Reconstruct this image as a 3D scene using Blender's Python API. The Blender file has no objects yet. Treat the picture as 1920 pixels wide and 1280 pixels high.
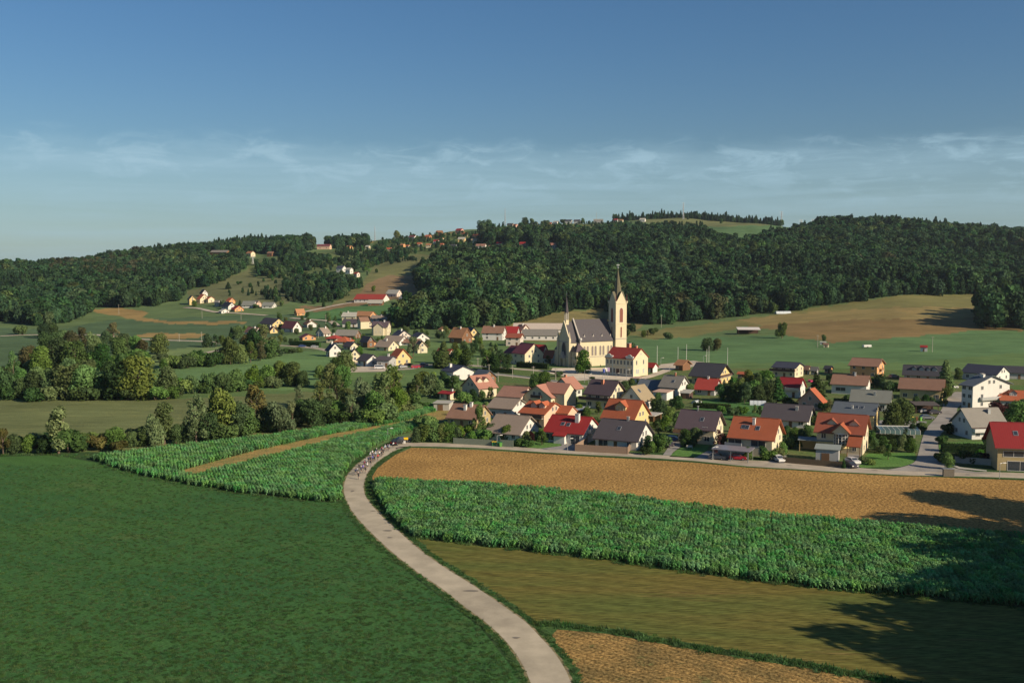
import bpy, bmesh, math, random
import numpy as np
from mathutils import Vector, Matrix
R = math.radians
random.seed(7); np.random.seed(7)
C = bpy.context.scene.collection
SC = bpy.context.scene

# ------------------------------------------------------------------ camera
CAMH = 49.0; F = 1900.0; PITCH = math.atan(145.0 / F)
cam_d = bpy.data.cameras.new('camera'); cam = bpy.data.objects.new('camera', cam_d); C.objects.link(cam)
cam.location = (0, 0, CAMH); cam.rotation_euler = (math.pi / 2 - PITCH, 0, 0)
cam_d.sensor_width = 36; cam_d.lens = F / 1920 * 36
cam_d.clip_start = 1; cam_d.clip_end = 20000
SC.camera = cam
# ------------------------------------------------------------------ light
SUN_EL = R(25); SUN_AZ = math.atan2(0.84, -0.54)          # azimuth from +Y towards +X
sdir = Vector((math.sin(SUN_AZ) * math.cos(SUN_EL), math.cos(SUN_AZ) * math.cos(SUN_EL), math.sin(SUN_EL)))
sun_d = bpy.data.lights.new('sun', 'SUN'); sun = bpy.data.objects.new('sun', sun_d); C.objects.link(sun)
sun_d.energy = 5.0; sun_d.angle = R(0.55); sun_d.color = (1.0, 0.83, 0.60)
sun.rotation_euler = sdir.to_track_quat('Z', 'Y').to_euler(); sun.location = (300, -200, 300)
W = bpy.data.worlds.new('World'); SC.world = W; W.use_nodes = True
nt = W.node_tree; N = nt.nodes; L = nt.links; N.clear()
def mth(nt, op, a, b=None, c=None, clamp=False):
    n = nt.nodes.new('ShaderNodeMath'); n.operation = op; n.use_clamp = clamp
    for i, v in enumerate((a, b, c)):
        if v is None: continue
        if isinstance(v, (int, float)): n.inputs[i].default_value = v
        else: nt.links.new(v, n.inputs[i])
    return n.outputs[0]
def mixc(nt, fac, a, b, blend='MIX'):
    n = nt.nodes.new('ShaderNodeMix'); n.data_type = 'RGBA'; n.blend_type = blend
    for i, v in ((0, fac), (6, a), (7, b)):
        if isinstance(v, (int, float)): n.inputs[i].default_value = v
        elif isinstance(v, tuple): n.inputs[i].default_value = (*v[:3], 1)
        else: nt.links.new(v, n.inputs[i])
    return n.outputs[2]
out = N.new('ShaderNodeOutputWorld'); bg = N.new('ShaderNodeBackground'); bg.inputs[1].default_value = 0.066
sky = N.new('ShaderNodeTexSky'); sky.sky_type = 'NISHITA'; sky.sun_disc = False
sky.sun_elevation = SUN_EL; sky.sun_rotation = SUN_AZ; sky.altitude = 300; sky.air_density = 1.0; sky.dust_density = 0.6; sky.ozone_density = 2.5
tc = N.new('ShaderNodeTexCoord'); sp = N.new('ShaderNodeSeparateXYZ'); L.new(tc.outputs['Generated'], sp.inputs[0])
def noise(nt, vec, scale, detail=4, rough=.55, dist=0.0, lac=2.0):
    n = nt.nodes.new('ShaderNodeTexNoise'); n.inputs['Scale'].default_value = scale; n.inputs['Detail'].default_value = detail
    n.inputs['Roughness'].default_value = rough; n.inputs['Distortion'].default_value = dist; n.inputs['Lacunarity'].default_value = lac
    if vec is not None: nt.links.new(vec, n.inputs['Vector'])
    return n.outputs['Fac']
def mapping(nt, vec, sc=(1, 1, 1), rot=(0, 0, 0), loc=(0, 0, 0)):
    m = nt.nodes.new('ShaderNodeMapping'); m.inputs['Scale'].default_value = sc; m.inputs['Rotation'].default_value = rot; m.inputs['Location'].default_value = loc
    nt.links.new(vec, m.inputs['Vector']); return m.outputs[0]
def smooth(nt, v, a, b, lo=0.0, hi=1.0):
    n = nt.nodes.new('ShaderNodeMapRange'); n.interpolation_type = 'SMOOTHSTEP'
    n.inputs[1].default_value = a; n.inputs[2].default_value = b; n.inputs[3].default_value = lo; n.inputs[4].default_value = hi
    nt.links.new(v, n.inputs[0]); return n.outputs[0]
zz = sp.outputs[2]
# thin veil of cirrus low over the hills, with a ragged upper edge
edge = noise(nt, mapping(nt, tc.outputs['Generated'], (11, 11, 34)), 1.0, 6, .62, .35)
zrel = mth(nt, 'ADD', zz, mth(nt, 'MULTIPLY', mth(nt, 'SUBTRACT', edge, .5), .034))
veil = smooth(nt, zrel, .122, .092)
strk = noise(nt, mapping(nt, tc.outputs['Generated'], (4, 4, 75)), 1.0, 5, .6, .5)
strk2 = noise(nt, mapping(nt, tc.outputs['Generated'], (18, 18, 60), (.25, 0, 0)), 1.0, 6, .65, .6)
band = mth(nt, 'MULTIPLY', smooth(nt, zrel, .125, .108), smooth(nt, zrel, .04, .108))
puff = mth(nt, 'MULTIPLY', band, smooth(nt, strk2, .46, .66))
amt = mth(nt, 'ADD', mth(nt, 'MULTIPLY', veil, mth(nt, 'ADD', mth(nt, 'MULTIPLY', smooth(nt, strk, .3, .75), .24), .26)), mth(nt, 'MULTIPLY', puff, .36), clamp=True)
skyc = mixc(nt, 1.0, sky.outputs[0], (.56, .77, .92), 'MULTIPLY')
grad = smooth(nt, zz, .0, .27)
skyc = mixc(nt, 1.0, skyc, mixc(nt, grad, (1.14, .98, .86), (.92, .98, 1.0)), 'MULTIPLY')
cl = mixc(nt, amt, skyc, (4.7, 6.9, 8.2))
L.new(cl, bg.inputs[0]); L.new(bg.outputs[0], out.inputs[0])
SC.view_settings.view_transform = 'Standard'; SC.view_settings.look = 'None'; SC.view_settings.gamma = 1
SC.view_settings.exposure = 0.42
SC.render.engine = 'CYCLES'
try:
    SC.cycles.max_bounces = 5; SC.cycles.diffuse_bounces = 2; SC.cycles.glossy_bounces = 2; SC.cycles.transparent_max_bounces = 4
    SC.cycles.volume_bounces = 0
except Exception: pass

# ------------------------------------------------------------------ helpers
def tag(o, label=None, cat=None, group=None, kind=None):
    if label: o['label'] = label
    if cat: o['category'] = cat
    if group: o['group'] = group
    if kind: o['kind'] = kind
    return o
def empty(name, loc, rz=0, label=None, cat=None, group=None, sc=None):
    o = bpy.data.objects.new(name, None); C.objects.link(o); o.location = loc; o.rotation_euler = (0, 0, rz)
    o.empty_display_size = .5
    if sc: o.scale = sc
    return tag(o, label, cat, group)
class MB:
    def __init__(s): s.v = []; s.f = []; s.m = []; s.mats = []
    def mi(s, mat):
        if mat not in s.mats: s.mats.append(mat)
        return s.mats.index(mat)
    def add(s, vs, fs, mat):
        b = len(s.v); s.v += [tuple(v) for v in vs]; i = s.mi(mat)
        for f in fs: s.f.append(tuple(b + k for k in f)); s.m.append(i)
        return s
    def box(s, a, b, mat, skip=()):
        x0, y0, z0 = a; x1, y1, z1 = b
        vs = [(x0, y0, z0), (x1, y0, z0), (x1, y1, z0), (x0, y1, z0), (x0, y0, z1), (x1, y0, z1), (x1, y1, z1), (x0, y1, z1)]
        fs = [(0, 3, 2, 1), (4, 5, 6, 7), (0, 1, 5, 4), (1, 2, 6, 5), (2, 3, 7, 6), (3, 0, 4, 7)]
        return s.add(vs, [f for i, f in enumerate(fs) if i not in skip], mat)
    def cyl(s, p, q, r0, r1, mat, n=8, cap=True):
        p = Vector(p); q = Vector(q); d = (q - p)
        if d.length < 1e-6: return s
        d.normalize(); u = d.orthogonal().normalized(); w = d.cross(u)
        vs = []
        for c, r in ((p, r0), (q, r1)):
            for k in range(n):
                a = 2 * math.pi * k / n; vs.append(c + u * (r * math.cos(a)) + w * (r * math.sin(a)))
        fs = [(k, (k + 1) % n, n + (k + 1) % n, n + k) for k in range(n)]
        if cap: fs += [tuple(reversed(range(n))), tuple(range(n, 2 * n))]
        return s.add(vs, fs, mat)
    def prism(s, poly, axis_pts, mat):
        # poly: list of 3D points (planar), extruded by vector
        n = len(poly); e = Vector(axis_pts)
        vs = [Vector(p) for p in poly] + [Vector(p) + e for p in poly]
        fs = [tuple(reversed(range(n))), tuple(range(n, 2 * n))] + [(k, (k + 1) % n, n + (k + 1) % n, n + k) for k in range(n)]
        return s.add(vs, fs, mat)
    def ball(s, c, r, mat, n=8, m=5, sc=(1, 1, 1)):
        vs = []; fs = []
        for i in range(m + 1):
            t = math.pi * i / m
            for k in range(n):
                a = 2 * math.pi * k / n
                vs.append((c[0] + sc[0] * r * math.sin(t) * math.cos(a), c[1] + sc[1] * r * math.sin(t) * math.sin(a), c[2] + sc[2] * r * math.cos(t)))
        for i in range(m):
            for k in range(n): fs.append((i * n + k, (i + 1) * n + k, (i + 1) * n + (k + 1) % n, i * n + (k + 1) % n))
        return s.add(vs, fs, mat)
    def mesh(s, name, smoothf=False):
        me = bpy.data.meshes.new(name); me.from_pydata(s.v, [], s.f)
        for m in s.mats: me.materials.append(m)
        me.polygons.foreach_set('material_index', s.m)
        if smoothf: me.polygons.foreach_set('use_smooth', [True] * len(s.f))
        me.update(); return me
    def build(s, name, parent=None, smoothf=False):
        o = bpy.data.objects.new(name, s.mesh(name, smoothf)); C.objects.link(o)
        if parent: o.parent = parent
        return o
def mobj(name, me, parent=None):
    o = bpy.data.objects.new(name, me); C.objects.link(o)
    if parent: o.parent = parent
    return o

# ------------------------------------------------------------------ terrain function
TAB = {-900: [(850, None), (1000, 585), (1300, 545), (1600, 520)],
 -300: [(850, None), (1000, 585), (1300, 540), (1600, 512)],
 0: [(900, None), (1000, 585), (1300, 540), (1600, 512)],
 60: [(900, None), (1020, 583), (1320, 532), (1620, 506)],
 120: [(900, None), (1050, 580), (1350, 525), (1650, 498)],
 240: [(880, None), (1000, 583), (1350, 520), (1700, 484)],
 360: [(850, None), (1000, 577), (1350, 510), (1750, 472)],
 480: [(830, None), (950, 580), (1350, 505), (1800, 463)],
 600: [(800, None), (950, 580), (1250, 520), (1800, 454)],
 700: [(760, None), (950, 575), (1250, 520), (1600, 470), (1850, 449)],
 800: [(740, None), (900, 585), (1200, 522), (1550, 465), (1900, 439)],
 900: [(720, None), (850, 597), (1150, 515), (1500, 465), (1900, 433)],
 1000: [(720, None), (820, 602), (1100, 528), (1500, 458), (2000, 419)],
 1100: [(720, None), (820, 602), (1100, 528), (1500, 452), (2050, 417)],
 1200: [(720, None), (850, 602), (1100, 532), (1500, 455), (2100, 413)],
 1320: [(680, None), (850, 599), (1100, 530), (1500, 445), (2100, 409)],
 1440: [(640, None), (850, 590), (1100, 525), (1500, 444), (2100, 414)],
 1560: [(620, None), (850, 580), (1100, 520), (1400, 460), (1700, 426)],
 1700: [(600, None), (900, 560), (1100, 520), (1400, 455), (1650, 424)],
 1800: [(600, None), (950, 556), (1120, 520), (1400, 458), (1650, 434)],
 1920: [(600, None), (950, 556), (1150, 520), (1450, 460), (1650, 444)],
 2800: [(600, None), (950, 556), (1150, 520), (1450, 470), (1650, 455)]}
YS = np.concatenate([np.arange(0, 2600, 20), np.arange(2600, 9001, 200)]).astype(float)
def zpx(Y, py): return CAMH + Y * math.tan(math.atan((640 - py) / F) - PITCH)
us = sorted(TAB); rows = []
for u in us:
    k = TAB[u]; ys = [0]; zs = [0.]
    for Y, py in k:
        ys.append(Y); zs.append(0. if py is None else zpx(Y, py))
    Yc, zc = ys[-1], zs[-1]
    ys += [Yc + 250, Yc + 700, 3600, 9000]; zs += [zc - 14, zc * .5, 20, 0]
    z = np.interp(YS, ys, zs)
    ker = np.array([1, 2, 3, 3, 2, 1.]); ker /= ker.sum()
    zp = np.pad(z, 6, mode='edge'); z = np.convolve(zp, ker, 'same')[6:-6]; z[YS < 560] = 0
    rows.append(z)
rows = np.array(rows); UG = np.arange(-900, 2801, 20.)
ZG = np.array([np.interp(UG, us, rows[:, j]) for j in range(len(YS))])       # [Y][u]
for j in range(len(YS)):
    zp = np.pad(ZG[j], 3, mode='edge'); ZG[j] = np.convolve(zp, np.ones(5) / 5, 'same')[3:-3]
def HZ(X, Y):
    X = np.asarray(X, float); Y = np.asarray(Y, float)
    Yc = np.maximum(Y, 1.0); u = np.clip(960 + F * X / Yc, -900, 2799.9); fu = (u + 900) / 20; iu = fu.astype(int); fu -= iu
    iu1 = np.minimum(iu + 1, len(UG) - 1)
    jy = np.clip(np.searchsorted(YS, Yc, side='right') - 1, 0, len(YS) - 2); fy = np.clip((Yc - YS[jy]) / (YS[jy + 1] - YS[jy]), 0, 1)
    z = (ZG[jy, iu] * (1 - fu) + ZG[jy, iu1] * fu) * (1 - fy) + (ZG[jy + 1, iu] * (1 - fu) + ZG[jy + 1, iu1] * fu) * fy
    amp = np.clip((z - 12) / 40, 0, 1)
    return z + amp * (3.2 * np.sin(X / 75 + Y / 120) + 2.8 * np.sin(X / 43 - Y / 66) + 1.2 * np.sin(X / 19 + Y / 23))
def H(x, y): return float(HZ(x, y))
cp, sp_ = math.cos(PITCH), math.sin(PITCH)
def ray(px, py):
    xc = (px - 960) / F; yc = (640 - py) / F
    return Vector((xc, cp + yc * sp_, -sp_ + yc * cp))
def G(px, py):
    d = ray(px, py)
    if d.z < -0.02:
        t = CAMH / -d.z
        if d.y * t < 560: return Vector((d.x * t, d.y * t, 0))
    t = np.arange(100, 5000, 2.0); zz_ = CAMH + d.z * t - HZ(d.x * t, d.y * t)
    i = np.argmax(zz_ < 0) if (zz_ < 0).any() else int(np.argmin(zz_[:1100]))
    t0 = t[i]
    return Vector((d.x * t0, d.y * t0, H(d.x * t0, d.y * t0)))
def PROJ(X, Y, Z):
    dy = Z - CAMH; dep = Y * cp - dy * sp_; up = Y * sp_ + dy * cp
    return 960 + F * X / dep, 640 - F * up / dep
def inpoly(px, py, poly):
    px = np.asarray(px, float); py = np.asarray(py, float); ins = np.zeros(px.shape, bool); n = len(poly)
    for i in range(n):
        x0, y0 = poly[i]; x1, y1 = poly[(i + 1) % n]
        if y0 == y1: continue
        c = ((y0 > py) != (y1 > py)) & (px < (x1 - x0) * (py - y0) / (y1 - y0) + x0)
        ins ^= c
    return ins

# ------------------------------------------------------------------ materials
MATS = {}
def newmat(name):
    m = bpy.data.materials.new(name); m.use_nodes = True; nt = m.node_tree
    b = nt.nodes['Principled BSDF']; b.inputs['Specular IOR Level'].default_value = .25
    return m, nt, b
def bump(nt, b, h, strength=.5, dist=.1):
    n = nt.nodes.new('ShaderNodeBump'); n.inputs['Strength'].default_value = strength; n.inputs['Distance'].default_value = dist
    nt.links.new(h, n.inputs['Height']); nt.links.new(n.outputs[0], b.inputs['Normal'])
def objc(nt): return nt.nodes.new('ShaderNodeTexCoord').outputs['Object']
def geo(nt): return nt.nodes.new('ShaderNodeNewGeometry').outputs['Position']
def scalec(nt, col, f):
    n = nt.nodes.new('ShaderNodeVectorMath'); n.operation = 'SCALE'
    if isinstance(col, tuple): n.inputs[0].default_value = col[:3]
    else: nt.links.new(col, n.inputs[0])
    if isinstance(f, (int, float)): n.inputs['Scale'].default_value = f
    else: nt.links.new(f, n.inputs['Scale'])
    return n.outputs[0]
def plain(name, col, rough=.8, var=.12, sc=1.5, metal=0, spec=.25):
    if name in MATS: return MATS[name]
    m, nt, b = newmat(name); n = noise(nt, objc(nt), sc, 4)
    c = scalec(nt, col, mth(nt, 'ADD', mth(nt, 'MULTIPLY', n, 2 * var), 1 - var))
    nt.links.new(c, b.inputs['Base Color']); b.inputs['Roughness'].default_value = rough; b.inputs['Metallic'].default_value = metal
    b.inputs['Specular IOR Level'].default_value = spec
    MATS[name] = m; return m
def wallmat(name, col):
    if name in MATS: return MATS[name]
    m, nt, b = newmat(name); p = objc(nt)
    n = noise(nt, p, .6, 6, .65); st = noise(nt, mapping(nt, p, (1.2, 1.2, .12)), 1.5, 4)
    f = mth(nt, 'ADD', mth(nt, 'MULTIPLY', n, .22), mth(nt, 'ADD', mth(nt, 'MULTIPLY', st, .20), .79))
    nt.links.new(scalec(nt, col, f), b.inputs['Base Color']); b.inputs['Roughness'].default_value = .9; MATS[name] = m; return m
def roofmat(name, col, var=.35, metal=False, rough=.75):
    if name in MATS: return MATS[name]
    m, nt, b = newmat(name); p = objc(nt); s = nt.nodes.new('ShaderNodeSeparateXYZ'); nt.links.new(p, s.inputs[0])
    oi = nt.nodes.new('ShaderNodeObjectInfo')
    n1 = noise(nt, p, .35, 6, .65); n2 = noise(nt, mapping(nt, p, (1, 1, .3)), 1.3, 5, .7); n3 = noise(nt, p, 6, 3)
    f = mth(nt, 'ADD', mth(nt, 'MULTIPLY', n1, var), mth(nt, 'ADD', mth(nt, 'MULTIPLY', n2, var), mth(nt, 'MULTIPLY', n3, .3)))
    f = mth(nt, 'ADD', f, 1 - var - .15)
    row = mth(nt, 'FRACT', mth(nt, 'MULTIPLY', s.outputs[0 if metal else 2], 2.0 if metal else 4.6))
    f = mth(nt, 'MULTIPLY', f, smooth(nt, row, 0, .3, .72, 1.0))
    f = mth(nt, 'MULTIPLY', f, mth(nt, 'ADD', mth(nt, 'MULTIPLY', oi.outputs['Random'], .16), .92))
    c = mixc(nt, mth(nt, 'MULTIPLY', smooth(nt, n2, .55, .8), .35), scalec(nt, col, f), (.09, .085, .06))
    nt.links.new(c, b.inputs['Base Color']); b.inputs['Roughness'].default_value = rough
    bump(nt, b, row, .5, .04); MATS[name] = m; return m
def leafmat(name, col, col2, trans=.28):
    m = bpy.data.materials.new(name); m.use_nodes = True; nt = m.node_tree; nt.nodes.clear()
    o = nt.nodes.new('ShaderNodeOutputMaterial'); oi = nt.nodes.new('ShaderNodeObjectInfo')
    p = objc(nt); n = noise(nt, p, 5.0, 3, .6)
    att = nt.nodes.new('ShaderNodeAttribute'); att.attribute_name = 'lv'
    c = mixc(nt, smooth(nt, n, .35, .7), col, col2)
    r = oi.outputs['Random']
    f = mth(nt, 'ADD', mth(nt, 'MULTIPLY', r, .75), .60)
    c = scalec(nt, c, f)
    hs = nt.nodes.new('ShaderNodeHueSaturation'); nt.links.new(c, hs.inputs['Color'])
    r2 = mth(nt, 'FRACT', mth(nt, 'MULTIPLY', r, 17.3))
    nt.links.new(mth(nt, 'ADD', mth(nt, 'MULTIPLY', r2, -.055), .522), hs.inputs['Hue'])
    nt.links.new(mth(nt, 'ADD', mth(nt, 'MULTIPLY', mth(nt, 'FRACT', mth(nt, 'MULTIPLY', r, 5.7)), .3), .8), hs.inputs['Saturation'])
    c = scalec(nt, hs.outputs[0], mth(nt, 'ADD', mth(nt, 'MULTIPLY', att.outputs['Fac'], .7), .62))
    d = nt.nodes.new('ShaderNodeBsdfDiffuse'); t = nt.nodes.new('ShaderNodeBsdfTranslucent'); mx = nt.nodes.new('ShaderNodeMixShader'); mx.inputs[0].default_value = trans
    nt.links.new(c, d.inputs[0]); nt.links.new(c, t.inputs[0]); nt.links.new(d.outputs[0], mx.inputs[1]); nt.links.new(t.outputs[0], mx.inputs[2]); nt.links.new(mx.outputs[0], o.inputs[0])
    MATS[name] = m; return m
LEAF = {'green': leafmat('leaf_green', (.092, .172, .046), (.130, .222, .060)),
        'dark': leafmat('leaf_dark', (.048, .095, .034), (.070, .128, .040)),
        'olive': leafmat('leaf_olive', (.108, .158, .045), (.140, .192, .055)),
        'willow': leafmat('leaf_willow', (.115, .170, .070), (.160, .215, .090)),
        'autumn': leafmat('leaf_autumn', (.130, .120, .045), (.120, .135, .046)),
        'bright': leafmat('leaf_bright', (.085, .185, .040), (.120, .215, .050)),
        'conifer': leafmat('leaf_conifer', (.024, .055, .026), (.034, .070, .030), .1),
        'plum': leafmat('leaf_plum', (.060, .028, .026), (.085, .040, .034)),
        'wood_a': leafmat('leaf_wood_a', (.033, .080, .038), (.050, .106, .044)), 'wood_b': leafmat('leaf_wood_b', (.046, .104, .042), (.064, .132, .048)), 'wood_c': leafmat('leaf_wood_c', (.070, .118, .044), (.090, .140, .048)), 'wood_d': leafmat('leaf_wood_d', (.085, .088, .044), (.070, .098, .042)),
 'corn': leafmat('leaf_corn', (.115, .310, .100), (.180, .400, .130), .40)}
BARK = plain('bark', (.12, .09, .065), .9, .3, 3); PALEBARK = plain('pale_bark', (.42, .38, .31), .9, .3, 3)
ROOF = {k: roofmat('roof_' + k, *v) for k, v in {
 'brown': ((.235, .135, .095),), 'greybrown': ((.270, .215, .175), .3), 'oldred': ((.300, .165, .125), .45), 'pink': ((.360, .175, .130), .25),
 'orange': ((.370, .105, .050), .35), 'terracotta': ((.335, .095, .045), .3), 'red': ((.275, .024, .024), .2), 'crimson': ((.270, .022, .028), .18),
 'slate': ((.080, .070, .080), .2), 'violet': ((.092, .068, .080), .22), 'brick': ((.270, .080, .048), .32), 'metalred': ((.240, .026, .026), .15, True, .5),
 'grey': ((.230, .215, .190), .25), 'greygreen': ((.190, .200, .180), .25), 'black': ((.050, .050, .062), .2), 'navy': ((.050, .055, .085), .2),
 'bluegrey': ((.105, .125, .150), .2), 'maroon': ((.160, .055, .060), .25), 'darkred': ((.300, .045, .035), .25), 'beige': ((.300, .240, .155), .3),
 'purple': ((.175, .050, .065), .2), 'pale': ((.400, .390, .340), .2), 'rust': ((.360, .180, .090), .4), 'churchroof': ((.078, .070, .078), .2), 'sand': ((.52, .44, .37), .12)}.items()}
WALL = {k: wallmat('wall_' + k, tuple(c * .74 for c in v)) for k, v in {'white': (.80, .78, .74), 'cream': (.80, .70, .50), 'yellow': (.80, .62, .30), 'pale': (.72, .74, .66), 'pink': (.80, .55, .40),
 'orange': (.78, .42, .20), 'grey': (.50, .50, .50), 'wood': (.24, .125, .07), 'church': (.78, .68, .47), 'salmon': (.70, .42, .34), 'pinkwhite': (.80, .68, .60), 'tan': (.50, .40, .22), 'darkwood': (.10, .06, .045), 'stone': (.45, .42, .38)}.items()}
GLASS = plain('window_glass', (.035, .045, .06), .12, .1, 1, 0, .6)
WFRAME = plain('window_frame', (.6, .58, .55), .6); SHUT = plain('shutter', (.30, .33, .36), .7); DOORM = plain('door_brown', (.16, .09, .05), .7)
DARKW = plain('dark_timber', (.085, .05, .04), .8, .3, 4); TIMBER = plain('timber', (.30, .17, .09), .85, .35, 4); METAL = plain('metal', (.42, .43, .44), .45, .1, 2, .6)
CONC = plain('concrete', (.42, .40, .36), .9, .15, 1); BRICKM = plain('chimney_brick', (.50, .20, .12), .9, .2, 4); WHITEM = plain('white_paint', (.62, .61, .58), .6, .06)
GUTTER = plain('gutter', (.14, .09, .08), .5, .1)
# ------------------------------------------------------------------ ground
def fieldmat(name, c1, c2, sc=.08, rows=None, fine=2.2, fv=.35, bmp=.6, stretch=None, bd=.15, c3=None):
    m, nt, b = newmat(name); p = geo(nt)
    q = mapping(nt, p, stretch[0], (0, 0, stretch[1])) if stretch else p
    n1 = noise(nt, q, sc, 5, .6); n2 = noise(nt, q, fine, 4, .65); n3 = noise(nt, p, sc * .35, 3)
    c = mixc(nt, smooth(nt, mth(nt, 'ADD', mth(nt, 'MULTIPLY', n1, .6), mth(nt, 'MULTIPLY', n3, .4)), .38, .62), c1, c2)
    if c3: c = mixc(nt, smooth(nt, noise(nt, q, sc * 2.3, 4, .7), .56, .70), c, c3)
    f = mth(nt, 'ADD', mth(nt, 'MULTIPLY', smooth(nt, n2, .3, .7), 2 * fv), 1 - fv)
    if rows:
        r = mapping(nt, p, (1, 1, 1), (0, 0, rows[0])); s = nt.nodes.new('ShaderNodeSeparateXYZ'); nt.links.new(r, s.inputs[0])
        yy = mth(nt, 'ADD', s.outputs[1], mth(nt, 'MULTIPLY', noise(nt, p, .12, 3), rows[1] * .5))
        w = mth(nt, 'SINE', mth(nt, 'MULTIPLY', yy, 2 * math.pi / rows[1]))
        f = mth(nt, 'MULTIPLY', f, mth(nt, 'ADD', mth(nt, 'MULTIPLY', w, rows[2]), 1.0))
        n2 = mth(nt, 'ADD', n2, mth(nt, 'MULTIPLY', w, rows[2]))
    nt.links.new(scalec(nt, c, f), b.inputs['Base Color']); b.inputs['Roughness'].default_value = 1; b.inputs['Specular IOR Level'].default_value = .05
    bump(nt, b, n2, bmp, bd); MATS[name] = m; return m
MEADOW = (.110, .165, .068); OLIVE = (.145, .140, .055); DKGREEN = (.078, .128, .064); TAN = (.28, .20, .080); BROWN = (.27, .165, .085); SOIL = (.10, .085, .05)
REG = [
 ([(-900, 700), (430, 690), (620, 660), (700, 640), (1100, 640), (1300, 650), (1920, 640), (2800, 640), (2800, 800), (-900, 870)], (.110, .178, .066)),
 ([(-900, 600), (0, 615), (110, 618), (200, 600), (420, 592), (700, 585), (900, 600), (620, 612), (420, 650), (0, 690), (-900, 690)], DKGREEN),
 ([(-600, 752), (300, 748), (420, 745), (560, 735), (700, 735), (760, 750), (690, 790), (480, 830), (300, 845), (-600, 855)], (.140, .165, .070)),
 ([(330, 690), (480, 668), (620, 655), (640, 700), (560, 730), (330, 735)], (.118, .205, .080)),
 ([(240, 668), (300, 655), (430, 648), (470, 660), (300, 685)], (.150, .210, .085)),
 # long thin maize stubble bands in the valley
 ([(168, 580), (215, 577), (262, 581), (280, 588), (265, 594), (300, 601), (360, 603), (440, 602), (470, 605), (400, 609), (300, 606), (240, 597), (175, 584)], TAN),
 ([(255, 626), (310, 624), (385, 626), (370, 634), (300, 635), (258, 630)], TAN),
 # hillside pastures above the hamlet
 ([(350, 548), (440, 517), (470, 500), (560, 520), (560, 560), (520, 575), (430, 566), (360, 572)], (.135, .150, .070)),
 ([(455, 490), (560, 476), (640, 470), (700, 470), (690, 500), (560, 520), (480, 520)], (.105, .140, .055)),
 ([(620, 575), (690, 520), (700, 490), (760, 480), (830, 470), (910, 474), (840, 500), (820, 530), (760, 530), (690, 575)], (.150, .160, .068)),
 ([(650, 570), (690, 530), (730, 515), (800, 520), (790, 545), (850, 560), (810, 576), (780, 575), (740, 560), (690, 572), (610, 590), (560, 575)], (.215, .155, .085)),
 ([(690, 452), (752, 447), (752, 452), (692, 456)], TAN), ([(790, 442), (870, 434), (870, 437), (790, 448)], TAN), ([(700, 448), (900, 436), (910, 476), (700, 478)], (.100, .140, .050)),
 ([(560, 590), (700, 568), (860, 580), (860, 610), (640, 610)], (.080, .170, .062)),
 # field behind the church
 ([(950, 606), (1010, 592), (1070, 582), (1200, 575), (1200, 615), (1160, 640), (950, 640)], (.200, .175, .075)),
 # big sloping field on the right
 ([(1160, 625), (1300, 610), (1400, 598), (1480, 584), (1700, 552), (2800, 552), (2800, 585), (1700, 585), (1400, 612), (1250, 640)], (.170, .165, .065)),
 ([(1380, 600), (1500, 586), (1700, 575), (1880, 578), (2800, 590), (2800, 612), (1840, 618), (1700, 632), (1560, 640), (1480, 622)], (.235, .190, .080)),
 ([(1400, 612), (1560, 600), (1840, 596), (2800, 600), (2800, 620), (1840, 620), (1700, 632), (1560, 642), (1470, 640), (1470, 620)], (.200, .145, .065)),
 ([(1160, 640), (1250, 634), (1470, 628), (1560, 642), (1700, 632), (1840, 619), (2800, 625), (2800, 640), (1920, 660), (1700, 680), (1200, 680)], (.096, .175, .074)),
 # upper meadows below the crest wood
 ([(1180, 413), (1270, 405), (1390, 410), (1480, 417), (1500, 424), (1470, 430), (1320, 428), (1250, 422)], (.150, .165, .070)),
 ([(1320, 426), (1500, 420), (1470, 440), (1380, 448), (1340, 436)], (.090, .160, .070)),
 ([(1000, 422), (1130, 417), (1130, 426), (1000, 427)], (.130, .160, .060)),
]
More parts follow.
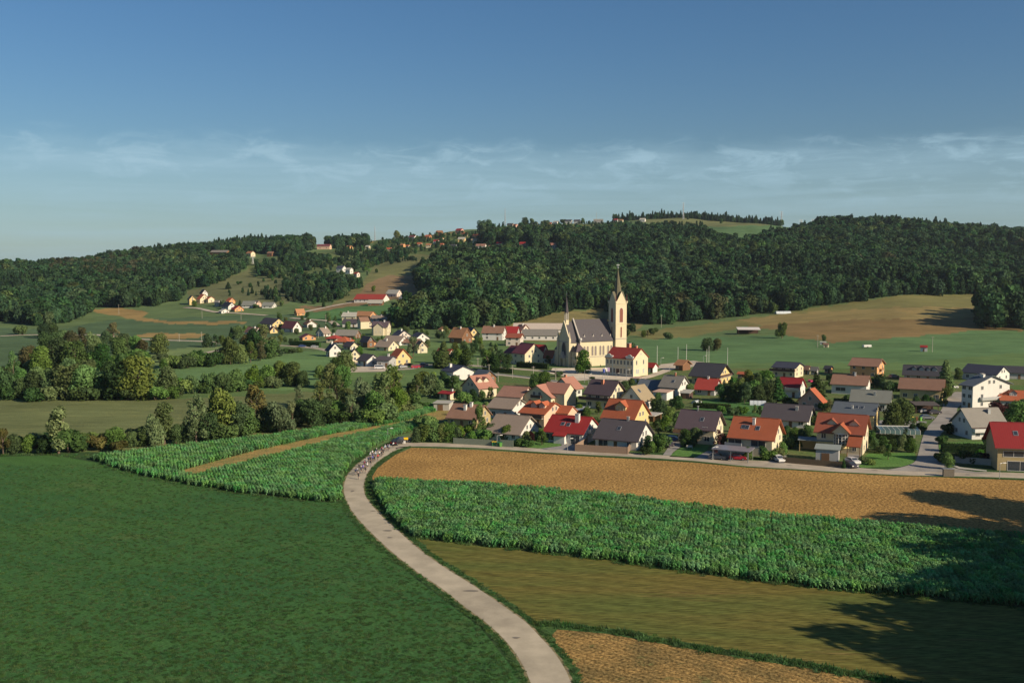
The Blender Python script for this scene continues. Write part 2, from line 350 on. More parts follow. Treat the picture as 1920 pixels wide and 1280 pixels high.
def terrain():
    pys = np.concatenate([np.arange(2600, 1320, -60), np.arange(1320, 900, -4), np.arange(900, 598, -1.6)])
    Yn = 93100 / (pys - 495); Yn = Yn[Yn > 5]
    Yf = np.concatenate([np.arange(Yn[-1] + 4, 1250, 5), np.arange(1250, 2300, 8), np.geomspace(2300, 3200, 14)])
    Y = np.concatenate([[-400, -60, 2, 20], Yn, Yf]); Y = np.unique(Y)
    u = np.concatenate([np.arange(-1500, -300, 60), np.arange(-300, -20, 10), np.arange(-20, 1940, 3), np.arange(1940, 2300, 10), np.arange(2300, 3500, 60)]).astype(float)
    YY, UU = np.meshgrid(Y, u, indexing='ij')
    Yw = np.where(YY < 45, 45, YY)
    XX = (UU - 960) / F * Yw * 1.0
    near = YY < 45
    XX = np.where(near, (UU - 960) * .35, XX)            # broad ground under and behind the camera
    XX[YY < 45] = ((UU - 960) * .35)[YY < 45]
    # make wedge wider near the camera so that the ground reaches the sides
    wid = np.clip((400 - YY) / 400, 0, 1) ** 2 * 300
    XX = XX + np.sign(UU - 960) * wid * np.clip((np.abs(UU - 960) - 1000) / 500, 0, 1)
    ZZ = HZ(XX, np.maximum(YY, 1)); ZZ[YY < 200] = 0
    nR, nC = YY.shape; co = np.stack([XX, YY, ZZ], -1).reshape(-1, 3)
    idx = np.arange(nR * nC).reshape(nR, nC)
    q = np.stack([idx[:-1, :-1], idx[:-1, 1:], idx[1:, 1:], idx[1:, :-1]], -1).reshape(-1, 4)
    me = bpy.data.meshes.new('ground'); me.vertices.add(len(co)); me.vertices.foreach_set('co', co.ravel())
    me.loops.add(q.size); me.loops.foreach_set('vertex_index', q.ravel().astype(np.int32))
    me.polygons.add(len(q)); me.polygons.foreach_set('loop_start', np.arange(0, q.size, 4, dtype=np.int32))
    me.polygons.foreach_set('loop_total', np.full(len(q), 4, np.int32)); me.polygons.foreach_set('use_smooth', np.ones(len(q), bool)); me.update()
    col = np.tile(np.array([*MEADOW, 1.0]), (len(co), 1)).astype(np.float32)
    px, py = PROJ(co[:, 0], np.maximum(co[:, 1], 20), co[:, 2])
    jx = 2.2 * np.sin(px / 7 + py / 5) + 1.5 * np.sin(px / 3.1); jy = .8 * np.sin(px / 11) + .5 * np.sin(px / 4.3)
    ok = co[:, 1] > 120
    for poly, c in REG:
        m = inpoly(px + jx * (py < 620), py + jy, poly) & ok; col[m, :3] = c
    nearf = co[:, 1] < 262
    col[nearf, :3] = (.040, .078, .030)
    a = me.color_attributes.new('col', 'FLOAT_COLOR', 'POINT'); a.data.foreach_set('color', col.ravel())
    m, nt, b = newmat('ground'); p = geo(nt); at = nt.nodes.new('ShaderNodeAttribute'); at.attribute_name = 'col'
    n1 = noise(nt, p, .022, 5, .6); n2 = noise(nt, mapping(nt, p, (.35, 1.5, 1), (0, 0, .2)), .12, 5, .7); n3 = noise(nt, p, 1.1, 5, .7)
    n4 = noise(nt, mapping(nt, p, (.25, 1.6, 1), (0, 0, -.35)), .5, 4, .6)
    f = mth(nt, 'ADD', mth(nt, 'MULTIPLY', smooth(nt, n1, .3, .7), .30), mth(nt, 'ADD', mth(nt, 'MULTIPLY', smooth(nt, n2, .3, .7), .28), mth(nt, 'MULTIPLY', n3, .55)))
    f = mth(nt, 'ADD', f, mth(nt, 'MULTIPLY', smooth(nt, n4, .35, .65), .18))
    c = scalec(nt, at.outputs['Color'], mth(nt, 'ADD', f, .38))
    c = mixc(nt, mth(nt, 'MULTIPLY', smooth(nt, n2, .52, .75), .35), c, mixc(nt, 1.0, c, (1.75, 1.15, .9), 'MULTIPLY'))
    nt.links.new(c, b.inputs['Base Color']); b.inputs['Roughness'].default_value = 1; b.inputs['Specular IOR Level'].default_value = .05
    bump(nt, b, mth(nt, 'ADD', n3, mth(nt, 'MULTIPLY', n2, 1.5)), .7, .35)
    me.materials.append(m); o = mobj('ground', me); tag(o, kind='structure')
terrain()

LAY = [0]
def zoff(k): return .02 + .012 * k
def patch(name, pts, mat, k, kind='structure', world=False):
    P = [p if world else G(*p) for p in pts]
    bm = bmesh.new(); vs = [bm.verts.new((p[0], p[1], zoff(k))) for p in P]
    f = bm.faces.new(vs); bmesh.ops.triangulate(bm, faces=[f]); me = bpy.data.meshes.new(name)
    bm.normal_update()
    for f in bm.faces:
        if f.normal.z < 0: f.normal_flip()
    bm.to_mesh(me); bm.free(); me.materials.append(mat); o = mobj(name, me)
    return tag(o, kind=kind)
def smoothline(P, n=6):
    out = []
    for i in range(len(P) - 1):
        p0 = P[max(i - 1, 0)]; p1 = P[i]; p2 = P[i + 1]; p3 = P[min(i + 2, len(P) - 1)]
        for k in range(n):
            t = k / n
            out.append(tuple(.5 * ((2 * p1[j]) + (-p0[j] + p2[j]) * t + (2 * p0[j] - 5 * p1[j] + 4 * p2[j] - p3[j]) * t * t + (-p0[j] + 3 * p1[j] - 3 * p2[j] + p3[j]) * t ** 3) for j in range(2)))
    out.append(tuple(P[-1])); return out
def strip(name, Lp, Rp, mat, k, z=None):
    vs = []; n = len(Lp)
    for a, b in zip(Lp, Rp):
        vs += [(a[0], a[1], zoff(k)), (b[0], b[1], zoff(k))]
    fs = [(2 * i, 2 * i + 1, 2 * i + 3, 2 * i + 2) for i in range(n - 1)]
    mb = MB().add(vs, fs, mat); me = mb.mesh(name); bm = bmesh.new(); bm.from_mesh(me)
    bmesh.ops.recalc_face_normals(bm, faces=bm.faces); bm.normal_update()
    if bm.faces[:][0].normal.z < 0:
        for f in bm.faces: f.normal_flip()
    bm.to_mesh(me); bm.free(); return tag(mobj(name, me), kind='structure')
def ribbon(name, pts, w, mat, k, world=False, hug=False):
    P = smoothline([(p[0], p[1]) if world else tuple(G(*p)[:2]) for p in pts]); Lp = []; Rp = []
    for i, p in enumerate(P):
        a = P[max(i - 1, 0)]; b = P[min(i + 1, len(P) - 1)]; d = Vector((b[0] - a[0], b[1] - a[1])); d.normalize(); nrm = Vector((-d.y, d.x)) * w / 2
        Lp.append((p[0] + nrm.x, p[1] + nrm.y)); Rp.append((p[0] - nrm.x, p[1] - nrm.y))
    o = strip(name, Lp, Rp, mat, k)
    if hug:
        for v in o.data.vertices:
            hz_ = H(v.co.x, v.co.y); v.co.z = zoff(k) if hz_ < .02 else hz_ + min(.35, .05 + hz_)
    return o
# --- surfaces
def roadmat(name, col):
    m, nt, b = newmat(name); p = geo(nt)
    n1 = noise(nt, p, .25, 5, .6); n2 = noise(nt, p, 5, 4, .7); n3 = noise(nt, p, .06, 3)
    f = mth(nt, 'ADD', mth(nt, 'MULTIPLY', smooth(nt, n1, .35, .65), .20), mth(nt, 'ADD', mth(nt, 'MULTIPLY', n2, .25), mth(nt, 'MULTIPLY', smooth(nt, n3, .4, .6), .18)))
    crack = smooth(nt, noise(nt, mapping(nt, p, (1, 1, 1)), .55, 6, .75, 1.5), .69, .72)
    c = mixc(nt, mth(nt, 'MULTIPLY', crack, .5), scalec(nt, col, mth(nt, 'ADD', f, .64)), (.10, .09, .08))
    nt.links.new(c, b.inputs['Base Color']); b.inputs['Roughness'].default_value = .9; MATS[name] = m; return m
ROADM = roadmat('road_surface', (.44, .385, .290)); ROAD2 = roadmat('street_surface', (.42, .365, .290)); ROAD3 = roadmat('asphalt_surface', (.27, .26, .25)); PAVE = roadmat('gravel_surface', (.50, .43, .34))
SHOULD = fieldmat('road_shoulder', (.30, .24, .15), (.16, .16, .07), .6, None, 3, .3)
GRASSN = fieldmat('lush_grass', (.040, .112, .038), (.060, .138, .038), .028, (.62, 5.2, .06), 3.4, .42, .6, bd=.12, c3=(.076, .132, .042), stretch=((.7, 1.3, 1), .55))
VERGE = fieldmat('verge_grass', (.045, .100, .035), (.070, .130, .040), .3, None, 2.0, .4, .9)
MOWN = fieldmat('mown_meadow', (.150, .128, .036), (.105, .125, .034), .06, (.365, 3.2, .10), 2.6, .50, .8, c3=(.155, .118, .042), stretch=((.16, 1.5, 1), .365))
STUB = fieldmat('stubble', (.385, .235, .080), (.30, .180, .062), .05, None, 1.7, .60, 1.0, bd=.2)
STUB2 = fieldmat('maize_stubble', (.33, .21, .075), (.17, .125, .050), .2, (.75, 1.1, .14), 2.4, .65, 1.0, c3=(.14, .14, .05))
TRACKM = fieldmat('dry_track', (.36, .24, .09), (.22, .20, .075), .3, None, 2.0, .35, .8)
SOILM = fieldmat('crop_soil', (.055, .075, .030), (.075, .070, .035), .3, None, 1.5, .3)
LAWN = fieldmat('lawn', (.085, .190, .045), (.110, .210, .058), .15, None, 1.8, .3, .6)
GARD = fieldmat('garden_ground', (.085, .150, .045), (.130, .145, .060), .12, None, 1.2, .4, .8)

RL = [(1060, 1480), (1040, 1420), (1015, 1330), (995, 1280), (982, 1250), (964, 1221), (938, 1191), (905, 1162), (869, 1135.6), (829.7, 1104), (783.7, 1073), (737.8, 1037), (701.7, 1004), (670.5, 971.5), (652.5, 945), (644.6, 919), (649, 896), (661, 879), (677, 865), (692, 854), (705, 846), (720, 838), (734, 831), (748, 826)]
RR = [(1155, 1480), (1120, 1420), (1092, 1330), (1070.8, 1280), (1059, 1253.7), (1039.6, 1224), (1013.4, 1194.6), (983.9, 1165), (938, 1132), (885.4, 1096), (833, 1063.4), (787, 1030.6), (747.6, 996), (714.8, 966.6), (688.6, 935.5), (682, 917), (684, 900), (691, 884), (705, 867.5), (727.5, 852.5), (738, 846), (748, 842), (758, 838.5), (768, 836.5)]
Lw = smoothline([tuple(G(*p)[:2]) for p in RL]); Rw = smoothline([tuple(G(*p)[:2]) for p in RR])
def off(Lp, Rp, a0_, b0_):
    LL, RR_ = [], []
    for i_, (p, q) in enumerate(zip(Lp, Rp)):
        a = a0_ + .25 * a0_ * math.sin(i_ * 1.9) + .15 * a0_ * math.sin(i_ * .73); b = b0_ + .25 * b0_ * math.sin(i_ * 1.6 + 1) + .15 * b0_ * math.sin(i_ * .57)
        d = Vector((q[0] - p[0], q[1] - p[1])).normalized(); LL.append((p[0] - d.x * a, p[1] - d.y * a)); RR_.append((q[0] + d.x * b, q[1] + d.y * b))
    return LL, RR_
# large foreground grass field on the left (runs under and behind the camera)
patch('grass_field', [(-1500, 905), (0, 856), (100, 853), (181, 867), (266, 891), (337, 905), (443, 923), (549, 934), (641, 940), (652, 960), (690, 1000), (780, 1085), (900, 1175), (1000, 1300), (1030, 1480), (900, 3000), (-3500, 3000)], GRASSN, 0)
a, b = off(Lw, Rw, 1.3, 1.4); strip('verge', a, b, VERGE, 2)
a, b = off(Lw, Rw, .35, .35); strip('road_shoulder', a, b, SHOULD, 3)
strip('road', Lw, Rw, ROADM, 4)
patch('stubble_field', [(772, 839), (900, 843.5), (1000, 849.5), (1100, 855.5), (1200, 861), (1300, 867), (1400, 876), (1600, 888), (1750, 894), (2300, 915), (2300, 1050), (1861, 1012), (1689, 997), (1552, 984), (1380, 970), (1140, 938), (879, 916), (700, 906), (698, 893), (708, 877), (722, 866), (742, 852)], STUB, 1)
patch('mown_meadow', [(700, 912), (879, 914), (1140, 936), (1380, 968), (1861, 1010), (2300, 1048), (3200, 1500), (2300, 1400), (1750, 1290), (1655, 1273), (1517, 1246), (1380, 1225), (1140, 1180), (1036, 1168), (1010, 1185), (900, 1098), (790, 1022), (720, 965), (690, 930)], MOWN, 1)
patch('verge', [(1000, 1172), (1036, 1166), (1140, 1177), (1380, 1221), (1517, 1241), (1655, 1268), (1760, 1285), (1760, 1298), (1655, 1281), (1517, 1253), (1380, 1232), (1140, 1188), (1045, 1180), (1030, 1195)], VERGE, 3)
patch('maize_stubble', [(1028, 1172), (1140, 1180), (1380, 1225), (1517, 1246), (1750, 1290), (2100, 1500), (1150, 1500), (1080, 1285), (1050, 1225)], STUB2, 1)
CORN_R = [(705, 902), (879, 910), (1140, 931), (1380, 963), (1552, 977), (1689, 990), (1861, 1004), (2250, 1038), (2350, 1190), (1920, 1139), (1689, 1115), (1552, 1104.7), (1380, 1084), (1140, 1050), (1026.5, 1037), (895, 1020.8), (777, 1007.6), (752, 985), (727, 960), (706, 935)]
CORN_U = [(170, 862), (195, 856), (337, 839), (514, 819), (691, 791), (800, 765), (818, 760), (815, 772), (762, 789), (620, 815), (479, 845), (333, 885), (250, 876)]
CORN_L = [(250, 877), (333, 889), (362, 895), (461, 871), (585, 839), (691, 813), (762, 796), (800, 787), (790, 800), (762, 812), (730, 821), (712, 832), (686, 848), (654, 870), (641, 893), (636, 915), (640, 938), (620, 942), (549, 934), (443, 923), (337, 905), (266, 891), (190, 869)]
patch('crop_soil', CORN_R, SOILM, 2); patch('crop_soil', CORN_U, SOILM, 2); patch('crop_soil', CORN_L, SOILM, 2)
patch('dry_track', [(325, 890), (333, 884), (479, 844), (620, 814), (762, 788), (812, 771), (850, 768), (850, 786), (800, 791), (762, 801), (691, 818), (585, 846), (461, 878), (365, 903), (345, 900)], TRACKM, 3)
# village ground and streets
patch('village_ground', [(752, 826), (800, 790), (850, 765), (820, 745), (860, 715), (960, 690), (1240, 690), (1500, 690), (1980, 700), (2100, 885), (1720, 868), (1500, 863), (1200, 846), (1000, 834), (850, 825)], GARD, 0)
STt = [(742, 828), (780, 829.5), (840, 831), (900, 834), (1000, 840), (1100, 846), (1200, 851), (1300, 857), (1400, 862.5), (1500, 868), (1560, 873), (1620, 878), (1700, 882), (1800, 884), (1920, 887), (2150, 897)]
STb = [(742, 840), (765, 837), (840, 838), (900, 840), (1000, 846.5), (1100, 852.5), (1200, 857.5), (1300, 864), (1400, 874), (1500, 880), (1560, 884), (1620, 887), (1700, 891), (1800, 893), (1920, 897), (2150, 908)]
Lw2 = smoothline([tuple(G(*p)[:2]) for p in STt]); Rw2 = smoothline([tuple(G(*p)[:2]) for p in STb])
a, b = off(Lw2, Rw2, 1.0, 1.2); strip('verge', a, b, VERGE, 4); strip('street', Lw2, Rw2, ROAD2, 5)
SLl = [(1655, 882), (1690, 876), (1712, 868), (1720, 856), (1729, 823), (1737.5, 802.6), (1756, 782), (1766, 766), (1772, 752), (1782, 741.6), (1790, 735)]
SLr = [(1860, 888), (1800, 880), (1768, 868), (1762, 856), (1760, 823), (1774, 802.6), (1794, 782), (1795, 766), (1807, 754), (1812, 741), (1815, 735)]
strip('side_street', smoothline([tuple(G(*p)[:2]) for p in SLl]), smoothline([tuple(G(*p)[:2]) for p in SLr]), roadmat('side_street_surface', (.30, .28, .255)), 6)
patch('kerb_strip', [(1768, 866), (1772, 865), (1800, 876), (1850, 882), (1850, 884), (1798, 879)], CONC, 8)
patch('driveway', [(1640, 802), (1650, 788), (1738, 790), (1732, 806)], ROAD3, 7)
patch('driveway', [(1243, 853), (1262, 826), (1290, 828), (1262, 848), (1258, 854)], ROAD3, 6)
patch('driveway', [(1010, 842), (1052, 836), (1062, 820), (1085, 826), (1080, 846), (1040, 843)], ROAD3, 6)
patch('driveway', [(1440, 868), (1452, 852), (1475, 854), (1470, 869)], ROAD3, 6)
patch('driveway', [(1583, 876), (1590, 848), (1615, 850), (1610, 879)], ROAD3, 6)
patch('driveway', [(1300, 860), (1325, 846), (1420, 852), (1400, 865)], ROAD3, 6)
patch('lawn', [(950, 836), (960, 826), (1050, 826), (1052, 836), (1010, 841)], LAWN, 5)
patch('lawn', [(1255, 856), (1266, 846), (1290, 832), (1330, 834), (1325, 846), (1300, 859)], LAWN, 5)
patch('lawn', [(1600, 868), (1630, 850), (1715, 848), (1719, 860), (1710, 869), (1690, 875), (1615, 877)], LAWN, 5)
patch('lawn', [(1760, 830), (1850, 828), (1850, 838), (1760, 840)], LAWN, 7)
patch('lawn', [(875, 770), (890, 752), (915, 750), (905, 774)], LAWN, 5)
patch('vegetable_garden', [(1290, 772), (1325, 748), (1430, 752), (1440, 778), (1400, 790)], fieldmat('vegetable_rows', (.060, .150, .050), (.085, .175, .055), .3, (.5, 1.2, .2), 2, .4), 5)
ribbon('village_road', [(380, 662), (450, 652), (515, 648), (570, 651), (612, 657), (650, 672), (700, 690), (760, 692), (800, 685), (860, 684), (930, 689), (1000, 694), (1060, 699)], 5.5, ROAD2, 5, hug=True)
ribbon('village_road', [(905, 700), (980, 707), (1042, 715), (1080, 722), (1110, 726)], 5.0, ROAD2, 4)
ribbon('footpath', [(1150, 715), (1190, 712), (1220, 705), (1250, 694), (1275, 684), (1310, 680)], 4.5, PAVE, 6)
patch('church_square', [(1030, 700), (1036, 690), (1140, 690), (1140, 697), (1215, 708), (1180, 712), (1110, 712), (1085, 714), (1062, 706)], roadmat('square_surface', (.62, .54, .43)), 5)
patch('parking_area', [(648, 694), (665, 688), (720, 687), (735, 694), (715, 697), (655, 698)], PAVE, 6)
patch('sports_court', [(1225, 692), (1240, 683), (1300, 676), (1325, 680), (1290, 690)], PAVE, 5)
ribbon('farm_lane', [(571, 585), (600, 579), (630, 573), (662, 567)], 5.5, PAVE, 5, hug=True)
ribbon('farm_lane', [(545, 597), (590, 600), (620, 603), (632, 612)], 5.5, PAVE, 5, hug=True)
ribbon('hamlet_lane', [(345, 577), (365, 578), (378, 580), (400, 585), (430, 587), (500, 592)], 5, PAVE, 5, hug=True)
ribbon('valley_road', [(0, 630), (60, 628), (120, 629), (180, 628), (260, 636), (380, 640), (420, 645)], 6, PAVE, 5, hug=True)
ribbon('hill_road', [(812, 475), (850, 471), (870, 474), (925, 473)], 7, PAVE, 5, hug=True)

for (px, py, a_, b_) in ((727, 995, .9, .5), (731, 1008, .5, .35), (661, 921, .4, .7), (968, 1196, .5, .3), (884, 1108, 1.2, .4), (700, 958, .6, .3), (1105, 849, .8, .3), (1480, 872, .7, .3), (1640, 882, .8, .35), (1560, 879, .6, .3)):
    g = G(px, py); pts_ = [(g.x + a_ * math.cos(t) * (1 + .2 * math.sin(3 * t + px)), g.y + b_ * math.sin(t) * (1 + .2 * math.cos(2 * t + py))) for t in [k * .628 for k in range(10)]]
    patch('road_patch', pts_, plain('tar_patch', (.20, .18, .15), .9), 7, world=True)
# ------------------------------------------------------------------ vegetation prototypes (unit height)
def crown_mesh(name, seed, kind='round', nleaf=900, leaf=.05):
    rng = np.random.RandomState(seed); lob = []
    if kind == 'round':
        for k in range(18):
            a = rng.rand() * 6.283; e = rng.rand(); r = .30 * math.sqrt(rng.rand()); z = .14 + .66 * e; r *= 1.05 - .6 * abs(e - .3)
            lob.append((r * math.cos(a), r * math.sin(a), z, .115 + .09 * rng.rand(), 1.0))
        lob.append((0, 0, .52, .29, 1.15))
    elif kind == 'tall':
        for k in range(17):
            a = rng.rand() * 6.283; e = rng.rand(); r = .13 * math.sqrt(rng.rand()); z = .12 + .78 * e; r *= 1.25 - .8 * e
            lob.append((r * math.cos(a), r * math.sin(a), z, .06 + .06 * rng.rand() * (1.2 - .6 * e), 1.3))
    elif kind == 'airy':
        for k in range(20):
            a = rng.rand() * 6.283; e = rng.rand(); r = .26 * math.sqrt(rng.rand()); z = .12 + .78 * e; r *= 1.2 - .8 * e
            lob.append((r * math.cos(a), r * math.sin(a), z,   .055 + .06 * rng.rand(), 1.25))
    elif kind == 'willow':
        for k in range(16):
            a = rng.rand() * 6.283; e = rng.rand(); r = .30 * math.sqrt(rng.rand()); z = .22 + .56 * e; r *= 1.15 - .6 * e
            lob.append((r * math.cos(a), r * math.sin(a), z, .09 + .08 * rng.rand(), 1.5))
        lob.append((0, 0, .48, .26, 1.4))
    elif kind == 'bush':
        for k in range(10):
            a = rng.rand() * 6.283; r = .42 * math.sqrt(rng.rand()); z = .25 + .42 * rng.rand()
            lob.append((r * math.cos(a), r * math.sin(a), z, .20 + .14 * rng.rand(), .95))
    v = []; f = []; lv = []
    if kind == 'conifer':
        P = np.zeros((nleaf, 3)); D = np.zeros((nleaf, 3))
        e = np.sqrt(rng.rand(nleaf)); z = .98 - .90 * e; tier = (z * 9) % 1; rr = (.02 + .20 * e) * (.62 + .5 * (1 - tier)) * (.75 + .3 * rng.rand(nleaf)); a = rng.rand(nleaf) * 6.283
        P = np.stack([rr * np.cos(a), rr * np.sin(a), z], 1); D = np.stack([np.cos(a), np.sin(a), .7 + 0 * a], 1); lvv = rng.rand(nleaf) * .35
    else:
        lb = np.array(lob); w = lb[:, 3] ** 2; w /= w.sum(); ch = rng.choice(len(lb), nleaf, p=w)
        D = rng.normal(size=(nleaf, 3)); D[:, 2] = D[:, 2] + .25; D /= np.linalg.norm(D, axis=1)[:, None]
        rad = lb[ch, 3] * (.72 + .34 * rng.rand(nleaf))
        P = lb[ch, :3] + D * rad[:, None] * np.stack([np.ones(nleaf), np.ones(nleaf), lb[ch, 4]], 1)
        lobtint = rng.rand(len(lb)) * .55; lvv = lobtint[ch] + rng.rand(nleaf) * .45
        if kind == 'bush': P[:, 2] = np.maximum(P[:, 2], .03)
    Nn = D + rng.normal(size=(nleaf, 3)) * .55; Nn /= np.linalg.norm(Nn, axis=1)[:, None]
    up = rng.normal(size=(nleaf, 3)); T = np.cross(Nn, up); T /= np.linalg.norm(T, axis=1)[:, None]; B = np.cross(Nn, T)
    s = leaf * (.55 + .9 * rng.rand(nleaf))
    if kind == 'willow': B[:, 2] -= .8
    asp = .6 + .8 * rng.rand(nleaf)
    co = np.empty((nleaf, 4, 3))
    for k, (x, y) in enumerate(((-1, -.6), (.9, -1), (1.1, .7), (-.7, 1))):
        co[:, k] = P + T * (x * s * .5 * asp)[:, None] + B * (y * s * .5 / asp)[:, None] + Nn * (((-1) ** k) * s * .10)[:, None]
    n = nleaf; me = bpy.data.meshes.new(name); me.vertices.add(4 * n); me.vertices.foreach_set('co', co.reshape(-1))
    me.loops.add(4 * n); me.loops.foreach_set('vertex_index', np.arange(4 * n, dtype=np.int32)); me.polygons.add(n)
    me.polygons.foreach_set('loop_start', np.arange(0, 4 * n, 4, dtype=np.int32)); me.polygons.foreach_set('loop_total', np.full(n, 4, np.int32)); me.update()
    a = me.attributes.new('lv', 'FLOAT', 'FACE'); a.data.foreach_set('value', np.clip(lvv, 0, 1).astype(np.float32))
    return me
def trunk_mesh(name, kind, seed):
    rng = random.Random(seed); mb = MB(); mat = BARK
    if kind == 'conifer': mb.cyl((0, 0, -.02), (0, 0, .9), .018, .004, mat, 6)
    elif kind == 'bush':
        for k in range(4):
            a = k * 1.6; mb.cyl((0, 0, -.03), (.2 * math.cos(a), .2 * math.sin(a), .45), .03, .012, mat, 5)
    else:
        th = {'round': .35, 'tall': .5, 'airy': .45, 'willow': .3}[kind]; r = .022 if kind != 'willow' else .035
        mb.cyl((0, 0, -.02), (0, 0, th), r, r * .75, mat, 7, False)
        for k in range(7):
            a = k * .9 + rng.random(); z0 = th * (.6 + .4 * rng.random()); z1 = z0 + .18 + .25 * rng.random(); rr = .10 + .14 * rng.random()
            if kind == 'tall': rr *= .5
            mb.cyl((0, 0, z0), (rr * math.cos(a), rr * math.sin(a), z1), r * .55, r * .15, mat, 5, False)
        mb.cyl((0, 0, th), (0, 0, th + .3), r * .75, r * .25, mat, 6, False)
    return mb.mesh(name, True)
KINDS = {'round': 4, 'tall': 3, 'airy': 3, 'willow': 2, 'bush': 3, 'conifer': 2}
NL = {'round': 3600, 'tall': 2600, 'airy': 2100, 'willow': 3600, 'bush': 1300, 'conifer': 1600}
LS = {'round': .040, 'tall': .030, 'airy': .030, 'willow': .038, 'bush': .095, 'conifer': .050}
CR = {}; TR = {}
for k, n in KINDS.items():
    for i in range(n):
        me = crown_mesh('crown', 11 * i + len(k) * 7, k, NL[k], LS[k]); me.materials.append(LEAF['green']); CR[k, i] = me
        TR[k, i] = trunk_mesh('trunk', k, i)
TCOUNT = 0
def tree(x, y, h, kind, leaf, label, cat='tree', group=None, wid=1.0, name=None, z=None, pale=False):
    """one tree: Empty at the foot > crown, trunk"""
    global TCOUNT; TCOUNT += 1
    i = TCOUNT % KINDS[kind]; nm = name or {'round': 'broadleaf_tree', 'tall': 'poplar_tree', 'airy': 'ash_tree', 'willow': 'willow_tree', 'bush': 'bush', 'conifer': 'conifer_tree'}[kind]
    r = empty(nm, (x, y, (H(x, y) if z is None else z) - .05), random.random() * 6.283, label, cat, group, (h * wid, h * wid, h))
    c = mobj('crown', CR[kind, i], r); c.material_slots[0].link = 'OBJECT'; c.material_slots[0].material = LEAF[leaf]
    t = mobj('stems' if kind == 'bush' else 'trunk', TR[kind, i], r)
    if pale: t.material_slots[0].link = 'OBJECT'; t.material_slots[0].material = PALEBARK
    return r
# ------------------------------------------------------------------ instanced stuff (woods, maize)
def protos(cname, meshes):
    col = bpy.data.collections.new(cname)
    for me in meshes:
        o = bpy.data.objects.new(me.name, me); col.objects.link(o)
    return col
def scatter(name, P, scl, rot, idx, col, z3=False):
    n = len(P); me = bpy.data.meshes.new(name); me.vertices.add(n); me.vertices.foreach_set('co', np.asarray(P, np.float32).ravel())
    for nm, arr, ty in (('scl', scl, 'FLOAT_VECTOR'), ('rot', rot, 'FLOAT'), ('idx', idx, 'INT')):
        a = me.attributes.new(nm, ty, 'POINT'); a.data.foreach_set('vector' if ty == 'FLOAT_VECTOR' else 'value', np.asarray(arr, np.int32 if ty == 'INT' else np.float32).ravel())
    ng = bpy.data.node_groups.new(name, 'GeometryNodeTree'); ng.interface.new_socket('Geometry', in_out='INPUT', socket_type='NodeSocketGeometry'); ng.interface.new_socket('Geometry', in_out='OUTPUT', socket_type='NodeSocketGeometry')
    n_ = ng.nodes; l_ = ng.links; gi = n_.new('NodeGroupInput'); go = n_.new('NodeGroupOutput'); ip = n_.new('GeometryNodeInstanceOnPoints'); ci = n_.new('GeometryNodeCollectionInfo')
    ci.inputs['Collection'].default_value = col; ci.inputs['Separate Children'].default_value = True; ci.inputs['Reset Children'].default_value = True
    l_.new(gi.outputs[0], ip.inputs['Points']); l_.new(ci.outputs[0], ip.inputs['Instance']); ip.inputs['Pick Instance'].default_value = True
    def na(nm, ty):
        a = n_.new('GeometryNodeInputNamedAttribute'); a.data_type = ty; a.inputs['Name'].default_value = nm; return a.outputs['Attribute']
    l_.new(na('idx', 'INT'), ip.inputs['Instance Index']); l_.new(na('scl', 'FLOAT_VECTOR'), ip.inputs['Scale'])
    cx = n_.new('ShaderNodeCombineXYZ'); l_.new(na('rot', 'FLOAT'), cx.inputs[2]); l_.new(cx.outputs[0], ip.inputs['Rotation'])
    l_.new(ip.outputs[0], go.inputs[0]); o = mobj(name, me); m = o.modifiers.new('scatter', 'NODES'); m.node_group = ng
    return o
# woods on the hills
fm = []
LFN = 420
wood_spec = [('round', 'wood_a'), ('round', 'wood_b'), ('round', 'wood_a'), ('round', 'wood_b'), ('willow', 'wood_a'), ('tall', 'wood_b'), ('round', 'wood_c'), ('airy', 'wood_a'), ('conifer', 'conifer'), ('conifer', 'conifer'), ('round', 'wood_d'), ('round', 'wood_b')]
for i, (k, lf) in enumerate(wood_spec):
    cm = crown_mesh('wood_tree_%02d' % i, 100 + i, k, 900 if k != 'conifer' else 650, {'round': .085, 'willow': .08, 'tall': .06, 'airy': .07, 'conifer': .07}[k])
    cm.materials.append(LEAF[lf]); fm.append(cm)
wcol = protos('wood_prototypes', fm)
F1 = [(-900, 602), (0, 603), (30, 604), (95, 612), (120, 606), (165, 590), (172, 577), (270, 574), (335, 566), (345, 546), (400, 531), (440, 516), (462, 500), (452, 486), (430, 480), (480, 476), (540, 478), (560, 472), (600, 467), (640, 466), (688, 460), (695, 400), (-900, 380)]
F2 = [(790, 548), (782, 528), (806, 504), (822, 488), (900, 488), (922, 484), (928, 468), (905, 456), (908, 446), (935, 440), (1000, 444), (1130, 442), (1180, 437), (1245, 434), (1320, 442), (1345, 456), (1390, 467), (1420, 462), (1460, 448), (1505, 440), (1535, 430), (1535, 380), (2900, 380), (2900, 556), (1920, 554), (1765, 553), (1700, 553), (1640, 560), (1560, 573), (1470, 584), (1400, 591), (1300, 602), (1235, 609), (1170, 605), (1150, 592), (1130, 580), (1060, 585), (1005, 597), (950, 611), (860, 618), (790, 616), (742, 613), (740, 602), (775, 593), (805, 584), (845, 568), (828, 558), (800, 553)]
F3 = [(1150, 413), (1200, 404), (1280, 404), (1400, 409), (1520, 416), (1520, 385), (1150, 385)]
FX = [(1470, 440), (1505, 428), (1560, 428), (1560, 380), (1470, 380)]
